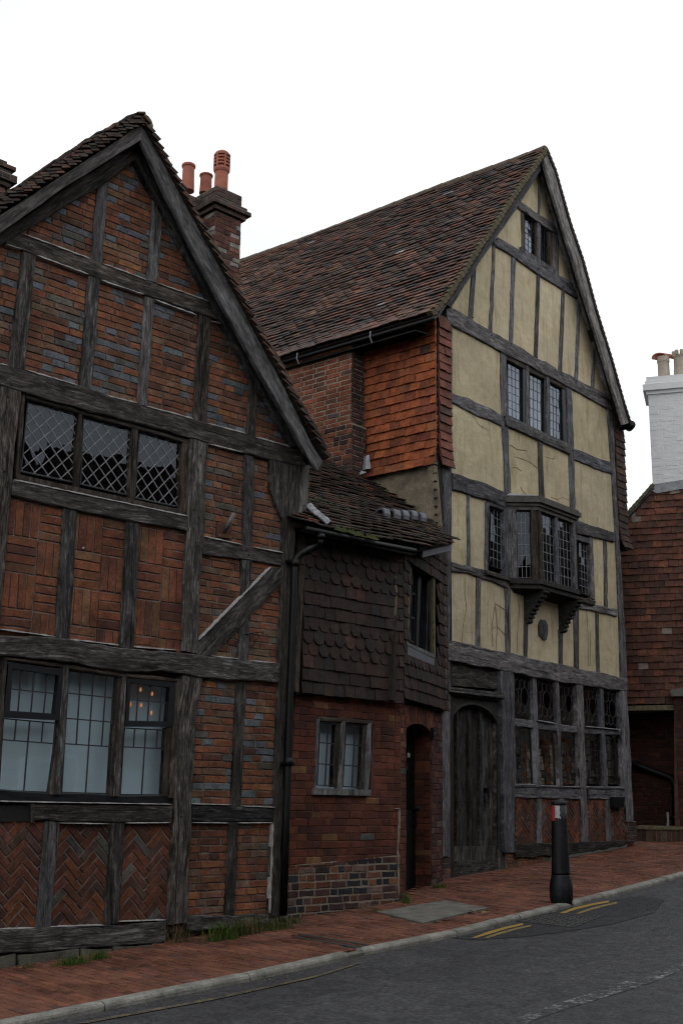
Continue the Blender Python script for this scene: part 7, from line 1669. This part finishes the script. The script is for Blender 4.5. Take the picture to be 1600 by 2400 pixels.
tuft((946, 2118), 26, 50, 90, GO, 'upright green weed at the left side of the cottage doorway')
tuft((1021, 2082), 34, 26, 120, [('grass_g', 1.0)], 'rounded green weed at the right side of the cottage doorway', .8)
tuft((1530, 1975), 80, 12, 60, [('grass_o', 1)], 'low fringe of weeds along the low brick wall at the right')
def leaf(x, y, s, label, dz=.012):
    P = ground_at(x, y, dz); dep = (P - CAM) @ fwd; r = s * dep / F_PX; a_ = ru(0, 6); e = np.array([math.cos(a_), math.sin(a_), .05]); f = np.array([-math.sin(a_), math.cos(a_), .12])
    pts = [(-1, 0), (-.4, .45), (.1, .6), (.6, .35), (1, 0), (.6, -.35), (.1, -.55), (-.4, -.4)]
    V = [P + e * r * p + f * r * q + ZUP * (.012 + .01 * abs(q)) for p, q in pts]; mb = MB(); mb.prism(V, [v - ZUP * .0015 for v in V]); o = mb.build('leaf', M['leaf']); tag(o, label, 'leaf', 'fallen leaves')
leaf(49, 2272, 6, 'small tan leaf on the pavement by the left rubble'); leaf(565, 2302, 7, 'tan leaf in the road gutter below the kerb', -.045); leaf(1106, 2138, 12, 'curled brown leaf beside the concrete cover slab'); leaf(1136, 2141, 12, 'second curled brown leaf right of the cover slab'); leaf(625, 2193, 5, 'pale leaf among the weeds by the drainpipe')
# ================================================================ OTHER SIDE OF THE STREET (seen only as reflections)
M['opp_brick'] = plain('opposite_brick', (0.16, 0.075, 0.055), .3, 6, .9, .3); M['opp_roof'] = plain('opposite_tiles', (0.075, 0.05, 0.042), .3, 6, .9, .4); M['opp_white'] = plain('opposite_render', (0.42, 0.40, 0.37), .1, 6, .9, .3)
for i, (a0, a1, ez, rz, mt, gab, lb) in enumerate(((-13, -6.2, 4.6, 7.6, 'opp_brick', 0, 'plain brick house behind the viewpoint, nearest the viewer'), (-6, .6, 5.0, 8.4, 'opp_brick', 0, 'brick house across the street from the brick timber house'), (.8, 5.4, 4.8, 8.0, 'opp_brick', 1, 'gabled brick house across the street from the cottage'), (5.6, 13, 5.2, 8.6, 'opp_white', 0, 'rendered house across the street from the cream house'), (13.2, 19, 5.4, 9.2, 'opp_brick', 1, 'gabled brick house across the street, beyond the rendered house'),
        (19.2, 28, 5.4, 8.8, 'opp_brick', 0, 'long brick house across the street, up the hill'), (28.2, 36, 5.6, 9.2, 'opp_brick', 0, 'second brick house across the street, up the hill'), (36.2, 46, 5.6, 9.2, 'opp_white', 1, 'gabled rendered house across the street, up the hill'), (46.2, 60, 5.6, 9.0, 'opp_brick', 0, 'last brick house across the street at the hilltop'))):
    OB = 11.0 - max(0, (a0 + a1) / 2 - 8) * .2
    z0 = G((a0 + a1) / 2, OB); H = thing('street_house', lb, 'house', gp((a0 + a1) / 2, OB + 3), 'houses on the far side of the street')
    def bx(a, b, z): return L.O + L.u * a + L.n * b + ZUP * (z0 + z)
    mb = MB(); mb.prism([bx(a0, OB, ez), bx(a1, OB, ez), bx(a1, OB + 6, ez), bx(a0, OB + 6, ez)], [bx(a0, OB, -2), bx(a1, OB, -2), bx(a1, OB + 6, -2), bx(a0, OB + 6, -2)]); mb.build('wall', M[mt], H)
    mb = MB(); A = [bx(a0 - .1, OB - .3, ez - .05), bx(a0 - .1, OB + 3, rz), bx(a0 - .1, OB + 6.3, ez - .05)]; B_ = [bx(a1 + .1, OB - .3, ez - .05), bx(a1 + .1, OB + 3, rz), bx(a1 + .1, OB + 6.3, ez - .05)]; 
    if gab: m_ = (a0 + a1) / 2; A = [bx(a0 - .2, OB - .3, ez - .05), bx(m_, OB - .3, rz), bx(a1 + .2, OB - .3, ez - .05)]; B_ = [bx(a0 - .2, OB + 6.3, ez - .05), bx(m_, OB + 6.3, rz), bx(a1 + .2, OB + 6.3, ez - .05)]
    mb.prism(A, B_); mb.build('roof', M['opp_roof'], H)
    mb = MB(); c = (a0 + a1) / 2 + 1; mb.prism([bx(c - .5, OB + 2.6, rz + 1.1), bx(c + .5, OB + 2.6, rz + 1.1), bx(c + .5, OB + 3.4, rz + 1.1), bx(c - .5, OB + 3.4, rz + 1.1)], [bx(c - .5, OB + 2.6, rz - .8), bx(c + .5, OB + 2.6, rz - .8), bx(c + .5, OB + 3.4, rz - .8), bx(c - .5, OB + 3.4, rz - .8)]); mb.build('chimney', M['opp_brick'], H)
    for zz in (.9, 3.0):
        for f in (.2, .5, .8):
            a = a0 + (a1 - a0) * f; mb = MB(); mb.prism([bx(a - .5, OB - .06, zz), bx(a + .5, OB - .06, zz), bx(a + .5, OB - .06, zz + 1.2), bx(a - .5, OB - .06, zz + 1.2)], [bx(a - .5, OB + .1, zz), bx(a + .5, OB + .1, zz), bx(a + .5, OB + .1, zz + 1.2), bx(a - .5, OB + .1, zz + 1.2)]); w_ = mb.build('window', M['white'], H)
            mb = MB(); mb.prism([bx(a - .42, OB - .075, zz + .08), bx(a + .42, OB - .075, zz + .08), bx(a + .42, OB - .075, zz + 1.12), bx(a - .42, OB - .075, zz + 1.12)], [bx(a - .42, OB - .062, zz + .08), bx(a + .42, OB - .062, zz + .08), bx(a + .42, OB - .062, zz + 1.12), bx(a - .42, OB - .062, zz + 1.12)]); mb.build('pane', M['iron'], w_)

# grit and crumbs gathered in the gutter and along the wall foot
M['grit'] = plain('grit', (0.12, 0.105, 0.085), .6, 40, .95, .2)
mb = MB()
for _ in range(900):
    a = ru(-4.2, 9.0); 
    if R.random() < .6: b = kb(a) + .125 + abs(R.gauss(0, .05)); z = -.048
    else: b = wall_b(a) + .03 + abs(R.gauss(0, .07)); z = .004
    r = ru(.003, .009); c = gp(a, b, z + r * .3); pts = []
    for k in range(5): t_ = k * 1.2566 + ru(-.3, .3); pts.append(c + (L.u * math.cos(t_) + L.n * math.sin(t_)) * r * ru(.7, 1.3))
    n0 = mb.n; mb.add(pts + [c + ZUP * r * ru(.6, 1.1)], [(k, (k + 1) % 5, 5) for k in range(5)])
o = mb.build('grit', M['grit']); o['kind'] = 'stuff'

for root_ in (LH, YH):
    mb = MB()
    for nm_, q_ in SPLITS:
        if nm_ == root_.name: mb.add(q_, [(0, 1, 2, 3)])
    mb.build('split', M['stucco_gap'], root_)['kind'] = 'stuff'
# ================================================================ MIST
HAZE_DENSITY = 0.0045
hm = bpy.data.materials.new('mist'); hm.use_nodes = True; hm.node_tree.nodes.clear()
_v = hm.node_tree.nodes.new('ShaderNodeVolumePrincipled'); _o = hm.node_tree.nodes.new('ShaderNodeOutputMaterial')
_v.inputs['Density'].default_value = HAZE_DENSITY; _v.inputs['Color'].default_value = (.955, .975, 1.0, 1)
hm.node_tree.links.new(_v.outputs[0], _o.inputs['Volume'])
mb = MB(); hc = gp(40, 0); mb.box((hc[0], hc[1], 4.5), L.u * 130, L.n * 75, ZUP * 11.0); hz = mb.build('haze', hm); hz['kind'] = 'stuff'
